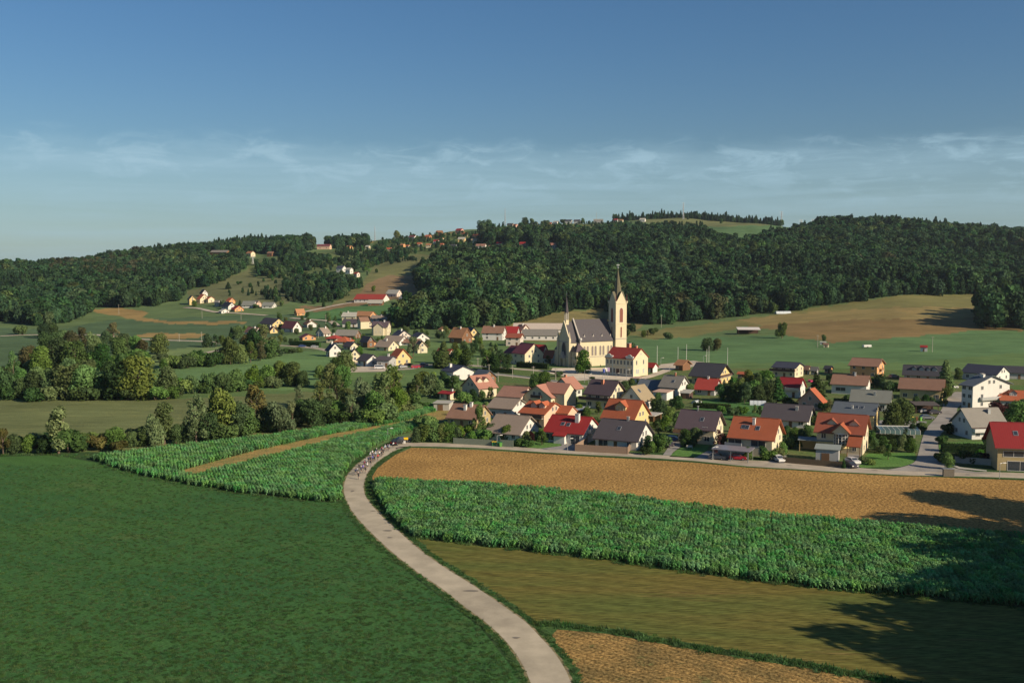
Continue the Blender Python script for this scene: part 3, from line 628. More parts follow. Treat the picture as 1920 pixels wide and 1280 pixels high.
COPSE = [[(488, 502), (545, 482), (600, 480), (660, 488), (600, 503), (560, 512), (505, 522), (478, 516)], [(532, 563), (530, 540), (555, 524), (600, 524), (640, 516), (672, 522), (680, 545), (655, 556), (640, 563), (600, 572), (560, 568)],
 [(640, 508), (690, 480), (760, 473), (765, 482), (700, 498), (662, 514)], [(560, 478), (640, 474), (690, 470), (690, 478), (600, 484), (540, 486)], [(470, 548), (520, 552), (532, 570), (500, 566)],
 [(1100, 645), (1095, 645), (1100, 646)], [(1842, 592), (1860, 584), (2100, 586), (2200, 618), (1842, 616)]]
CLEAR = [[(622, 505), (682, 510), (682, 534), (622, 526)], [(384, 498), (440, 498), (440, 477), (384, 477)], [(965, 482), (1000, 482), (1000, 454), (965, 454)], [(1022, 486), (1052, 486), (1052, 456), (1022, 456)], [(926, 480), (952, 480), (952, 456), (926, 456)], [(588, 486), (630, 486), (630, 458), (588, 458)]]
def wood_points():
    rng = np.random.RandomState(3); sp = 6.6; xs = np.arange(-1600, 2400, sp); ys = np.arange(600, 2400, sp); X, Y = np.meshgrid(xs, ys); X = X + rng.uniform(-.5, .5, X.shape) * sp; Y = Y + rng.uniform(-.5, .5, Y.shape) * sp
    X = X.ravel(); Y = Y.ravel(); Z = HZ(X, Y); px, py = PROJ(X, Y, Z); rim = rng.normal(size=X.shape) * 2.0
    vis = (px > -160) & (px < 2080)
    # drop the hidden back slopes
    yc = np.interp(px, us, [TAB[u][-1][0] for u in us]); vis &= Y < yc + 75
    f1 = inpoly(px, py + rim * .6, F1); f2 = inpoly(px, py + rim * .4, F2) & (Y > 640); f3 = (px > 1150) & (px < 1530) & (Y > 2085) & (Y < 2170)
    cop = np.zeros(X.shape, bool)
    for c in COPSE: cop |= inpoly(px + rim * 2, py + rim, c) & ((rng.rand(len(X)) < .48) | (px > 1800))
    hv = inpoly(px + rim, py + rim * .5, [(700, 470), (706, 452), (770, 446), (900, 436), (915, 450), (926, 472), (880, 470), (760, 476)]) & (rng.rand(len(X)) < .30)
    hv |= inpoly(px + rim, py, [(560, 565), (700, 520), (760, 500), (820, 480), (700, 478), (560, 490), (470, 530), (400, 560)]) & (rng.rand(len(X)) < .045)
    hv |= inpoly(px, py, [(965, 424), (1140, 419), (1210, 420), (1210, 426), (1140, 426), (965, 432)]) & (rng.rand(len(X)) < .22)
    cop |= hv; m = (f1 | f2 | f3 | cop) & vis
    # gaps in the wood at the meadow brow
    for c in CLEAR: m &= ~inpoly(px, py, c)
    X, Y, Z, px, py = X[m], Y[m], Z[m], px[m], py[m]; f1, f2, f3, cop = f1[m], f2[m], f3[m], cop[m]
    n = len(X); big = np.clip(rng.normal(1, .20, n), .6, 1.5)
    pat = np.sin(X / 90 + 1.3) * np.sin(Y / 75) + .6 * np.sin(X / 33 + Y / 41)
    r = rng.rand(n); idx = rng.choice([0, 1, 2, 3, 4, 0, 2, 7], n)
    idx[(r < .10)] = 5; idx[(r > .95)] = 6; idx[(r > .988)] = 10; idx[(r > .93) & (r < .95)] = 11
    idx[(pat > .75) & (r > .65)] = 6
    con = ((pat < -.55) & (r > .35)) | (f3 & (r > .3)) | ((py < 455) & f1 & (r > .5)) | ((py < 440) & f2 & (r > .78)); idx[con] = rng.choice([8, 9], con.sum())
    brown = f1 & (px > 90) & (px < 260) & (r > .66) & (py < 530); idx[brown] = 10
    h = 15.5 * big * (1 + .2 * np.sin(X / 43) * np.sin(Y / 58 + 1)); h[cop] *= .60; h[f3] *= rng.uniform(.55, 1.0, f3.sum()); h[con] *= 1.12; h[(px > 1840) & cop] *= 1.9; h[f1] *= .95
    near_ = ~f1 & ~cop & (px < 1010) & (py > 505); pick = near_ & (r > .35) & (r < .9); idx[pick] = rng.choice([1, 3, 3, 6, 11], pick.sum()); h[near_] *= 1.18
    hv = hv[m]; h[hv] = 6.5 * big[hv]
    w = h * rng.uniform(.80, 1.12, n)
    return X, Y, Z, h, w, idx, rng.rand(n) * 6.283, cop, f1
X, Y, Z, h, w, idx, rot, cop, f1 = wood_points()
print('wood trees', len(X))
for nm, m in (('hill_wood', f1 & ~cop), ('hill_wood', ~f1 & ~cop), ('copse', cop)):
    o = scatter(nm, np.stack([X, Y, Z - .3], 1)[m], np.stack([w, w, h], 1)[m], rot[m], idx[m], wcol); tag(o, kind='stuff')
# maize
def maize_mesh(name, seed):
    rng = random.Random(seed); v = []; f = []; lv = []
    for r in range(2):
        for c in range(5):
            x0 = (r - .5) * .75 + rng.uniform(-.14, .14); y0 = (c - 2) * .34 + rng.uniform(-.14, .14); hh = rng.uniform(1.0, 1.35)
            t = rng.random() * .4
            for k in range(9):
                a = rng.random() * 6.283; z0 = hh * (.30 + .66 * (k / 8) ** .6); ln = rng.uniform(.34, .56); wd = .09; ca, sa = math.cos(a), math.sin(a)
                rise = rng.uniform(.05, .20); b = len(v)
                pts = [(0, 0), (.35 * ln, rise), (.75 * ln, rise * .75), (ln, -.05)]
                for (d, z), ww in zip(pts, (.5, 1.3, 1.1, .15)):
                    for s_ in (-1, 1): v.append((x0 + d * ca - s_ * wd * ww * sa, y0 + d * sa + s_ * wd * ww * ca, max(z0 + z - (.12 if d == ln else 0), .02)))
                for q in range(3): f.append((b + 2 * q, b + 2 * q + 1, b + 2 * q + 3, b + 2 * q + 2)); lv.append(min(1, t + rng.random() * .3 + .3 * k / 8))
            b = len(v); v += [(x0 - .03, y0, 0), (x0 + .03, y0, 0), (x0 + .01, y0, hh + .25), (x0 - .01, y0, hh + .25)]; f.append((b, b + 1, b + 2, b + 3)); lv.append(.9)
    me = bpy.data.meshes.new(name); me.from_pydata(v, [], f); a = me.attributes.new('lv', 'FLOAT', 'FACE'); a.data.foreach_set('value', lv)
    me.materials.append(LEAF['corn']); return me
mcol = protos('maize_prototypes', [maize_mesh('maize_%d' % i, i) for i in range(6)])
def maize(poly, ang, name):
    P = [G(*p) for p in poly]; pw = [(p.x, p.y) for p in P]; xs = [p[0] for p in pw]; ys = [p[1] for p in pw]; rng = np.random.RandomState(len(poly))
    cx, cy = np.mean(xs), np.mean(ys); ext = max(max(xs) - min(xs), max(ys) - min(ys)); g = np.arange(-ext, ext, 1.5); g2 = np.arange(-ext, ext, 1.6)
    U, V = np.meshgrid(g, g2); U = U.ravel() + rng.uniform(-.12, .12, U.size); V = V.ravel() + rng.uniform(-.15, .15, V.size)
    X = cx + U * math.cos(ang) - V * math.sin(ang); Y = cy + U * math.sin(ang) + V * math.cos(ang); ins = inpoly(X, Y, pw)
    X, Y = X[ins], Y[ins]; n = len(X); s = rng.uniform(.88, 1.1, n)
    hs = s * (1 + .05 * np.sin(X / 11) * np.sin(Y / 7))
    o = scatter(name, np.stack([X, Y, 0 * X + .02], 1), np.stack([s, s, hs], 1), ang + rng.choice([0, math.pi], n) + rng.uniform(-.12, .12, n), rng.randint(0, 6, n), mcol)
    tag(o, kind='stuff'); print(name, n)
maize(CORN_R, -.22, 'maize_crop'); maize(CORN_U, .35, 'maize_crop'); maize(CORN_L, .35, 'maize_crop')

# grass tufts: along the lane, at field edges and through the near grass
def tuft_mesh(name, seed, hh, rad, nb):
    rng = random.Random(seed); v = []; f = []; lv = []
    for k in range(nb):
        a = rng.random() * 6.283; r = rad * math.sqrt(rng.random()); x, y = r * math.cos(a), r * math.sin(a); h_ = hh * rng.uniform(.5, 1.1); b = rng.random() * 6.283; l_ = rng.uniform(.1, .5) * h_; w_ = .035; i = len(v)
        v += [(x - w_ * math.sin(b), y + w_ * math.cos(b), 0), (x + w_ * math.sin(b), y - w_ * math.cos(b), 0), (x + l_ * math.cos(b), y + l_ * math.sin(b), h_)]; f.append((i, i + 1, i + 2)); lv.append(rng.random())
    me = bpy.data.meshes.new(name); me.from_pydata(v, [], f); a = me.attributes.new('lv', 'FLOAT', 'FACE'); a.data.foreach_set('value', lv); me.materials.append(LEAF['grass' if seed % 2 else 'grass2']); return me
LEAF['grass'] = leafmat('leaf_grass', (.050, .130, .042), (.070, .155, .046), .3); LEAF['grass2'] = leafmat('leaf_grass_dry', (.062, .135, .042), (.085, .145, .048), .3)
gcol = protos('tuft_prototypes', [tuft_mesh('tuft_%d' % i, i, .30, .45, 46) for i in range(4)])
rng = np.random.RandomState(9); PX = []; SC_ = []
for line, o0, o1, sg in ((Lw, .35, 1.4, -1), (Rw, .35, 1.5, 1)):
    other = Rw if sg < 0 else Lw
    for i in range(len(line) - 1):
        p, q, o_ = Vector(line[i]), Vector(line[i + 1]), Vector(other[i]); d = (p - o_).normalized(); n = max(2, int((q - p).length * 3.2))
        for k in range(n):
            t = rng.rand(); w_ = o0 + (o1 - o0) * rng.rand(); c = p.lerp(q, t) + d * w_; PX.append((c.x, c.y, .06)); SC_.append(.4 + .55 * rng.rand())
def edge_tufts(pts, wd, dens, s0):
    P = [G(*p) for p in pts]
    for p, q in zip(P[:-1], P[1:]):
        for k in range(int((q - p).length * dens)): c = p.lerp(q, rng.rand()); PX.append((c.x + rng.normal() * wd, c.y + rng.normal() * wd, .05)); SC_.append(s0 * (.6 + .8 * rng.rand()))
edge_tufts([(1010, 1172), (1036, 1170), (1140, 1182), (1380, 1227), (1517, 1247), (1655, 1275), (1750, 1292)], .55, 5, 1.1); edge_tufts(CORN_R[9:] + CORN_R[:1], .5, 3, .9); edge_tufts([(0, 854), (100, 852), (190, 860), (337, 842), (514, 824), (691, 796)], .9, 2, 1.2)
edge_tufts([(181, 868), (266, 893), (337, 907), (443, 925), (549, 936), (641, 941)], .6, 3, .8)
n = 26000; Yg = 95 + 150 * rng.rand(n) ** 1.4; ug = rng.uniform(-30, 1060, n); Xg = (ug - 960) / F * Yg; pyg = PROJ(Xg, Yg, 0 * Xg)[1]
gf = [(-60, 858), (100, 855), (181, 869), (266, 893), (337, 907), (443, 925), (549, 936), (641, 942), (650, 962), (688, 1002), (778, 1086), (898, 1176), (985, 1300), (1010, 1480), (-60, 1480)]
mk = inpoly(PROJ(Xg, Yg, 0 * Xg)[0], pyg, gf)
PX += list(zip(Xg[mk], Yg[mk], 0 * Xg[mk] + .02)); SC_ += list(.35 + .35 * rng.rand(mk.sum()))
n = len(PX); s_ = np.array(SC_); o = scatter('grass_tufts', np.array(PX), np.stack([s_ * 1.3, s_ * 1.3, s_], 1), rng.rand(n) * 6.28, rng.randint(0, 4, n), gcol); tag(o, kind='stuff')
# ------------------------------------------------------------------ house builder
def corner(cx, cy, phi, left=None, right=None, A=None, B=None):
    Cn = G(cx, cy); s, c = math.sin(phi), math.cos(phi)
    if A is None:
        k = (left - 960) / F * (1 / 1.0); A = (Cn.x - k * Cn.y) / (c + k * s)
    if B is None:
        k = (right - 960) / F; B = (k * Cn.y - Cn.x) / (s - k * c)
    return Cn, abs(A), abs(B)
def zat(py, Y): return zpx(Y, py)
def shell(root, L_, W_, h, rise, wm, rm, ov=.55, ovg=.45, part=('wall', 'roof'), base=-1.2, th=.22, z0=0, x0=0, y0=0, hip=0):
    """gabled body: ridge along local x"""
    mb = MB(); a, b = L_ / 2, W_ / 2; hp = min(hip, a * .95)
    v = [(-a, -b, base), (a, -b, base), (a, b, base), (-a, b, base), (-a, -b, h), (a, -b, h), (a, b, h), (-a, b, h), (-a + hp, 0, h + rise - .02), (a - hp, 0, h + rise - .02)]
    v = [(x + x0, y + y0, z + z0) for x, y, z in v]
    mb.add(v, [(0, 1, 5, 4), (2, 3, 7, 6), (1, 2, 6, 9, 5), (3, 0, 4, 8, 7)] if hp == 0 else [(0, 1, 5, 4), (2, 3, 7, 6), (1, 2, 6, 5), (3, 0, 4, 7)], wm); w = mb.build(part[0], root)
    rb = MB(); sl = rise / b; e = b + ov; ze = h - ov * sl; g = a + ovg
    if hp == 0:
        for sgn in (-1, 1):
            p = [(-g, 0, h + rise), (g, 0, h + rise), (g, sgn * e, ze), (-g, sgn * e, ze)]
            top = [(x, y, z + th) for x, y, z in p]
            vs = [(x + x0, y + y0, z + z0) for x, y, z in p + top]
            f = [(0, 1, 2, 3), (7, 6, 5, 4), (3, 2, 6, 7), (0, 3, 7, 4), (2, 1, 5, 6)]
            if sgn < 0: f = [tuple(reversed(q)) for q in f]
            rb.add(vs, f, rm)
    else:
        g = a + ov
        p = [(-g, -e, ze), (g, -e, ze), (g, e, ze), (-g, e, ze), (-a + hp, 0, h + rise), (a - hp, 0, h + rise)]
        vs = [(x + x0, y + y0, z + z0) for x, y, z in p] + [(x + x0, y + y0, z + z0 + th) for x, y, z in p]
        rb.add(vs, [(3, 2, 1, 0), (6, 7, 11, 10), (7, 8, 11), (8, 9, 10, 11), (9, 6, 10), (0, 1, 7, 6), (1, 2, 8, 7), (2, 3, 9, 8), (3, 0, 6, 9)], rm)
    r = rb.build(part[1], root); return w, r
def win(root, o, u, n, w, h, name='window', detail=True, mat=None, fmat=None, pane=True):
    """window on a wall: o centre-bottom, u along-wall unit, n outward unit"""
    o = Vector(o); u = Vector(u); n = Vector(n); z = Vector((0, 0, 1)); mb = MB(); t = .09
    fm_ = fmat or WFRAME
    def bx(a0, a1, z0, z1, d0, d1, m, MBx):
        vs = [o + u * a + z * zz + n * d for d in (d0, d1) for a, zz in ((a0, z0), (a1, z0), (a1, z1), (a0, z1))]
        MBx.add(vs, [(0, 3, 2, 1), (4, 5, 6, 7), (0, 1, 5, 4), (1, 2, 6, 5), (2, 3, 7, 6), (3, 0, 4, 7)], m)
    if detail:
        for a0, a1, z0, z1 in ((-w / 2 - t, w / 2 + t, -t, 0), (-w / 2 - t, w / 2 + t, h, h + t), (-w / 2 - t, -w / 2, 0, h), (w / 2, w / 2 + t, 0, h), (-.04, .04, 0, h)): bx(a0, a1, z0, z1, .0, .07, fm_, mb)
        f = mb.build(name, root)
        if pane:
            pb = MB(); bx(-w / 2, w / 2, 0, h, .0, .035, mat or GLASS, pb); pb.build('pane', f)
        return f
    bx(-w / 2, w / 2, 0, h, 0, .05, mat or GLASS, mb); return mb.build(name, root)
def chimney(root, x, y, ztop, zb, w=.7, mat=None, cap=True):
    mb = MB(); mb.box((x - w / 2, y - w / 2, zb), (x + w / 2, y + w / 2, ztop), mat or WHITEM)
    if cap: mb.box((x - w / 2 - .1, y - w / 2 - .1, ztop), (x + w / 2 + .1, y + w / 2 + .1, ztop + .12), CONC)
    return mb.build('chimney', root)
DBG = []
def house(name, label, cat, cx, cy, eave, left, ridge, B, phi, rg='A', roof='brown', wall='white', right=None, A=None, ov=.6, near=1, ch=(), sky_=(), dorm=(), st=None, wing=None, bal=None, hip=0, group=None, door=1, gw=1, big=(), wcol=None, h=None, rise=None):
    phi = R(phi); Cn, A, Bm = corner(cx, cy, phi, left, right, A, B); s, c = math.sin(phi), math.cos(phi)
    if B is not None: Bm = B
    if h is None: h = max(1.6, zat(eave, Cn.y) - Cn.z)
    cen = Vector((Cn.x - A / 2 * c + Bm / 2 * s, Cn.y + A / 2 * s + Bm / 2 * c, Cn.z))
    if rg == 'A': rz = -phi; L_, W_ = A, Bm; sy = -1; gpt = Cn.y + Bm / 2 * c
    else: rz = math.atan2(-c, -s); L_, W_ = Bm, A; sy = 1; gpt = Cn.y + A / 2 * s
    if rise is None: rise = zat(ridge, gpt) - Cn.z - h - .2
    rise = max(.12 * W_, min(rise, .62 * W_))
    DBG.append((name, round(L_, 1), round(W_, 1), round(h, 1), round(rise, 1), round(cen.y), label[:34]))
    root = empty(name, cen, rz, label, cat, group); wm = WALL[wall]; rm = ROOF[roof]
    w, r = shell(root, L_, W_, h, rise, wm, rm, ov, ov * .9, hip=hip)
    r['label'] = ''; del r['label']
    a, b = L_ / 2, W_ / 2; slope = rise / b
    def sz(x, y): return h + rise - abs(y) * slope + .2
    det = near >= 1
    ns = st or (2 if h > 4.2 else 1)
    fm2 = WALL[wcol] if wcol else None
    # ridge tiles
    if near == 1:
        rt = MB(); rt.box((-a - .3 + hip, -.14, h + rise + .16), (a + .3 - hip, .14, h + rise + .30), rm); rt.build('ridge_cap', r)
        gt = MB(); gt.box((-a - .5, sy * (b + ov) - .07, h - ov * slope - .02), (a + .5, sy * (b + ov) + .09, h - ov * slope + .12), GUTTER); gt.build('gutter', r)
    # windows: eaves side facing camera and the visible gable
    if near:
        for q in range(ns):
            zb = .95 + q * 2.75
            if zb + 1.2 > h - .1: zb = max(.6, h - 1.5)
            n = max(2, int(L_ / (3.1 if near == 1 else 4)))
            for k in range(n):
                x = -a + (k + .5) * L_ / n + random.uniform(-.2, .2)
                if any(abs(x - g[0]) < g[2] / 2 + .8 and abs(zb - g[1]) < 1.6 for g in big): continue
                if door and q == 0 and k == n // 2:
                    mb = MB(); mb.box((x - .5, sy * b - .06, -.1), (x + .5, sy * b + .06, 2.05), DOORM); d_ = mb.build('door', root)
                    if near == 1:
                        hb = MB(); hb.box((x + .32, sy * b - .12, .95), (x + .42, sy * b + .12, 1.05), METAL); hb.build('handle', d_)
                    continue
                win(root, (x, sy * b, zb), (1, 0, 0), (0, sy, 0), random.choice((.95, 1.1, 1.4)) if near == 1 else 1.1, 1.2, detail=det, fmat=fm2)
            if gw:
                n = 2 if W_ > 7 else 1
                for k in range(n):
                    y = -b + (k + .5) * W_ / n
                    win(root, (a, y, zb), (0, 1, 0), (1, 0, 0), 1.0, 1.2, detail=det, fmat=fm2)
        if gw and rise > 2.2:
            n = 2 if W_ > 9 else 1
            for k in range(n): win(root, (a, (k - (n - 1) / 2) * 2.2, h + .35), (0, 1, 0), (1, 0, 0), .9, 1.15, detail=det, fmat=fm2)
    for g in big:      # (x, z, w, h) dark glazed openings on the eaves side
        win(root, (g[0], sy * b, g[1]), (1, 0, 0), (0, sy, 0), g[2], g[3], detail=True)
    for cc in ch:      # (t along ridge, y offset, height above roof, width, mat)
        x = cc[0] * L_; y = cc[1] * sy; chimney(r, x, y, sz(x, y) + cc[2], sz(x, y) - .6, cc[3] if len(cc) > 3 else .7, cc[4] if len(cc) > 4 else None)
    for t, v in sky_:
        x = t * L_; y = sy * b * v; mb = MB(); d = Vector((0, sy, -slope)).normalized(); nn = Vector((0, sy * slope, 1)).normalized(); o = Vector((x, y, sz(x, y) + .02)); ux = Vector((1, 0, 0))
        def slab(w_, l_, t0, t1, m, MBx):
            vs = [o + ux * i + d * j + nn * k for k in (t0, t1) for i, j in ((-w_, -l_), (w_, -l_), (w_, l_), (-w_, l_))]
            MBx.add(vs, [(0, 1, 2, 3), (7, 6, 5, 4), (0, 4, 5, 1), (1, 5, 6, 2), (2, 6, 7, 3), (3, 7, 4, 0)], m)
        slab(.55, .75, 0, .10, METAL, mb); f_ = mb.build('skylight', r); pb = MB(); slab(.42, .62, .10, .125, GLASS, pb); pb.build('pane', f_)
    for dd in dorm:    # (t, width, v position along slope 0 ridge..1 eave, height)
        x = dd[0] * L_; dw = dd[1]; yf = sy * b * dd[2]; zf = sz(x, yf) - .25; dh = dd[3]; dr = dw * .42; zt = zf + dh; yb = sy * max(0.0, (abs(yf) - (dh + dr) / slope)); 
        mb = MB(); p = [(x - dw / 2, yf, zf - .3), (x + dw / 2, yf, zf - .3), (x + dw / 2, yf, zt), (x, yf, zt + dr), (x - dw / 2, yf, zt)]
        mb.prism(p if sy < 0 else p[::-1], (0, yb - yf, 0), wm); dm = mb.build('dormer', root)
        rb = MB(); e = .3; y1 = yf + sy * .35
        for sg in (-1, 1):
            q = [(x, y1, zt + dr + .04), (x, yb, zt + dr + .04), (x + sg * (dw / 2 + e), yb, zt - e * .84 + .04), (x + sg * (dw / 2 + e), y1, zt - e * .84 + .04)]
            t_ = [(i, j, k + .14) for i, j, k in q]; f = [(0, 1, 2, 3), (7, 6, 5, 4), (0, 3, 7, 4), (3, 2, 6, 7)]; rb.add(q + t_, f if sg * sy > 0 else [tuple(reversed(z)) for z in f], rm)
        rb.build('dormer_roof', dm); win(dm, (x, yf, zf + .25), (1, 0, 0), (0, sy, 0), dw * .6, dh * .75, 'dormer_window', True, pane=False)
    if bal:            # (side 'E'/'G', z, start, end, depth, mat)
        sd, z, p0, p1, dp, bm_ = bal; mb = MB(); rl = MB()
        if sd == 'E':
            y0, y1 = sorted((sy * b, sy * (b + dp))); mb.box((p0, y0, z - .18), (p1, y1, z), CONC); yy = sy * (b + dp); rl.box((p0, yy - .05, z), (p1, yy + .05, z + .95), bm_)
            for xx in (p0, p1): rl.box((xx - .05, y0, z), (xx + .05, y1, z + .95), bm_)
        else:
            mb.box((a, p0, z - .18), (a + dp, p1, z), CONC); rl.box((a + dp - .05, p0, z), (a + dp + .05, p1, z + .95), bm_)
            for yy in (p0, p1): rl.box((a, yy - .05, z), (a + dp, yy + .05, z + .95), bm_)
        bb = mb.build('balcony', root); rl.build('railing', bb)
    if wing:           # list of dict: centre x,y, L, W, h, rise, rot(0/1), roof, wall
        for wg in wing:
            hold = empty('wing', (wg['x'], wg['y'] * -sy, 0), R(wg.get('rot', 0))); hold.parent = root
            shell(hold, wg['L'], wg['W'], wg['h'], wg['rise'], WALL[wg.get('wall', wall)], ROOF[wg.get('roof', roof)], .35, .3)
            if wg.get('win', 1):
                for k in (-1, 1): win(hold, (wg['L'] / 2, k * wg['W'] * .2, wg['h'] * .35), (0, 1, 0), (1, 0, 0), .9, 1.1, detail=True, pane=False)
    return root, (L_, W_, h, rise, sy)
def simple_box(name, label, cat, cx, cy, wpx, hm, depth, wall, roof_, phi=25, slope=.25, group=None, open_=False, z=None):
    """flat or lean-to roofed outbuilding"""
    Cn, A, Bm = corner(cx, cy, R(phi), left=cx - wpx, B=depth); s, c = math.sin(R(phi)), math.cos(R(phi))
    cen = Vector((Cn.x - A / 2 * c + depth / 2 * s, Cn.y + A / 2 * s + depth / 2 * c, Cn.z)); root = empty(name, cen, -R(phi), label, cat, group); a, b = A / 2, depth / 2
    if open_:
        for x in (-a + .15, 0, a - .15):
            for y in (-b + .15, b - .15):
                mb = MB(); mb.box((x - .1, y - .1, -.1), (x + .1, y + .1, hm), wall); mb.build('post', root)
        mb = MB(); mb.box((-a, b - .12, -.1), (a, b, hm), wall); mb.build('back_wall', root)
    else:
        mb = MB(); mb.box((-a, -b, -.8), (a, b, hm), wall); mb.build('wall', root)
        mb = MB(); mb.box((-a * .5, -b - .05, -.1), (a * .2, -b + .02, 2.0), DOORM); mb.build('door', root)
    mb = MB(); e = .35; hr = slope; p = [(-a - e, -b - e, hm + .02), (a + e, -b - e, hm + .02), (a + e, b + e, hm + hr), (-a - e, b + e, hm + hr)]; t = [(x, y, z_ + .18) for x, y, z_ in p]
    mb.add(p + t, [(3, 2, 1, 0), (4, 5, 6, 7), (0, 1, 5, 4), (1, 2, 6, 5), (2, 3, 7, 6), (3, 0, 4, 7)], roof_); mb.build('roof', root); return root

V = WHITEM
# ---- front rows of the village (cx, cy, eave, left, ridge, depth, yaw)
house('village_house', 'low brown tiled house with two pale chimneys, leftmost of the front row', 'house', 893, 803, 785, 838, 759, 10, 24, roof='brown', wall='tan', ch=((-.02, 2.2, 1.5, .8), (.12, .8, 1.2, .8)), near=1)
house('village_house', 'long house with sagging grey-brown roof and white gable behind the three bins', 'house', 972, 829, 812, 915, 779.5, 13, 27, roof='greybrown', wall='white', ov=.9, ch=(), bal=None)
house('village_house', 'white house with plain grey-brown roof between the brown tiled and orange dormer houses', 'house', 959, 786, 766, 915, 747.5, 11, 27, roof='greybrown', wall='white', ov=.7)
house('village_house', 'old house with blotchy faded red roof just behind the plain grey-brown roof', 'house', 976, 760, 744, 934, 725, 11, 27, roof='oldred', wall='pinkwhite', ov=.7)
house('village_house', 'pinkish brown roofed house with broad front gable, balcony and right wing', 'house', 1033, 763, 749, 981, None, None, 33, 'B', 'pink', 'cream', right=1052, rise=3.6, wing=[dict(x=-3.2, y=-5.0, L=9, W=8, h=4.6, rise=3.0, rot=-90)], near=1, bal=('G', 2.9, -2, 2, 1.0, DARKW), h=3.4)
house('village_house', 'salmon house with orange roof and two shadowed dormers above a balcony', 'house', 1020, 800, 776.5, 975, 754.5, 13, 31, roof='orange', wall='pink', dorm=((-.12, 2.0, .55, 1.2), (.22, 2.0, .55, 1.2)), bal=('E', 2.6, -3.5, 4.0, 1.1, DARKW), wing=[dict(x=6.3, y=4.0, L=4, W=6, h=3.4, rise=1.8, rot=0)])
house('village_house', 'white house with bright red roof, big white chimney and garage, beside a wooden fence', 'house', 1092, 834, 813, 1022, 781.5, 12, 27, roof='red', wall='white', ch=((.22, 2.0, 2.1, 1.1),), sky_=((-.12, .55), (.03, .57)), big=((3.5, .1, 2.6, 2.3), (-4.0, .7, 3.4, 1.7)), bal=('G', 2.7, -2.5, 1.5, 1.1, METAL), wing=[dict(x=-.6, y=-6.3, L=3.2, W=2.6, h=2.3, rise=.6, rot=0, win=0)])
house('village_house', 'white house with wide slate-grey roof and single skylight behind the brown plank fence', 'house', 1193, 845, 825, 1118, 789.5, 12, 28, roof='slate', wall='white', sky_=((-.02, .5),), ch=((.1, .1, .9, .6, METAL),), big=((-3.6, .1, 2.6, 2.1),), ov=.8)
house('village_house', 'cream house with dark violet roof and balcony behind a round dark tree', 'house', 1337, 834, 803.5, 1274, 771, 10, 27, roof='violet', wall='cream', sky_=((.12, .55),), ch=((-.08, .2, 1.2, .3, METAL),), bal=('E', 2.8, -6, -1, 1.3, TIMBER), ov=.9, big=((2.6, 3.3, 1.4, 1.4),))
house('village_house', 'cream house with bright terracotta roof, long dark windows and white rooftop chimney', 'house', 1447, 858, 822, 1374, 785, 11, 28, roof='terracotta', wall='cream', sky_=((-.25, .55), (-.16, .56), (.1, .57)), ch=((-.02, 2.0, 1.5, .7),), big=((1.8, 2.6, 3.6, 1.5), (-4.2, 2.4, 3.4, 2.0)), bal=('E', 2.3, -6.5, -2.2, 1.3, METAL), ov=.9, st=2)
house('village_house', 'brick-red roofed house with two triangular dormers and a round glazed bay', 'house', 1617, 853, 812, 1537, 778, 10, 27, roof='brick', wall='cream', dorm=((-.2, 2.4, .66, .6), (.28, 2.4, .66, .6)), ov=.8, near=1)
house('village_house', 'brown house with ribbed dark red metal roof at the right edge above a garage', 'house', 1990, 886, 838, 1881, 794, 11, 12, roof='metalred', wall='tan', sky_=((-.18, .5), (.02, .5)), big=((-2, .1, 5.5, 2.2), (-3.5, 3.4, 4.5, 1.3)), ov=.9)
house('village_house', 'white house with dusty grey roof and flower balcony beside the side street', 'house', 1822, 824, 798, None, 765, None, 82, 'B', 'grey', 'white', right=1896, A=10, ov=.7, bal=('E', 2.2, -5, 5, 1.1, WHITEM), ch=((-.18, 1.5, 1.0, .8, METAL),))
house('village_house', 'tall three-storey white house with dark roof whose gable faces the side street', 'house', 1823, 767, 723, 1809, 703.5, None, 66, 'A', 'bluegrey', 'white', right=1899, st=3, ch=((-.1, 1.6, .9, .9), (.1, 2.0, .9, .9)), bal=('G', 3.0, -5.5, 4, 1.2, METAL), ov=.9)
house('village_house', 'long brown-roofed house with yellow gable, left of the top of the side street', 'house', 1766, 752, 730.5, 1692, 711, 11, 26, roof='brown', wall='yellow', ov=.8)
house('village_house', 'black-roofed house with a strip of white attic windows by the tall spruce', 'house', 1768, 716, 704, 1699, 686, 12, 24, roof='black', wall='grey', dorm=((-.25, 1.8, .6, 1.0), (-.05, 2.2, .6, 1.0), (.12, 1.5, .6, 1.0), (.28, 2.0, .6, 1.0)), ov=.9)
house('village_house', 'two-storey orange house with brown roof, farthest at the edge of the green field', 'house', 1644, 709, 686.5, 1597, 672.5, None, 33, roof='brown', wall='orange', right=1661, ov=.9, bal=('G', 2.8, -2.5, 2.5, 1.0, TIMBER))
house('village_house', 'white house with dull mauve roof and small chimney, below the orange two-storey house', 'house', 1624, 741, 722, 1563, 704, 10, 27, roof='brown', wall='white', ch=((.12, .4, 1.2, .6),), big=((-3, 1.2, 3.5, 1.3),))
house('village_house', 'low house with pale grey-green roof half in shade behind the dark slate roof', 'house', 1667, 772, 755, 1600, 732.5, 11, 24, roof='greygreen', wall='pale', ch=((.1, 2.4, 1.1, .7, METAL),))
house('village_house', 'yellow house with long blue-grey roof directly behind the brick-red dormer house', 'house', 1637, 806, 778, 1566, 756.5, 11, 29, roof='bluegrey', wall='yellow', sky_=((.05, .45), (.18, .45)), ch=((-.05, 3.2, .8, .5),))
house('village_house', 'low house under a very wide plain slate roof beside the garden greenhouse', 'house', 1513, 803, 788, 1434, 759.5, 13, 25, roof='slate', wall='white', ch=((.22, 2.5, 1.0, .8, METAL),), ov=.8)
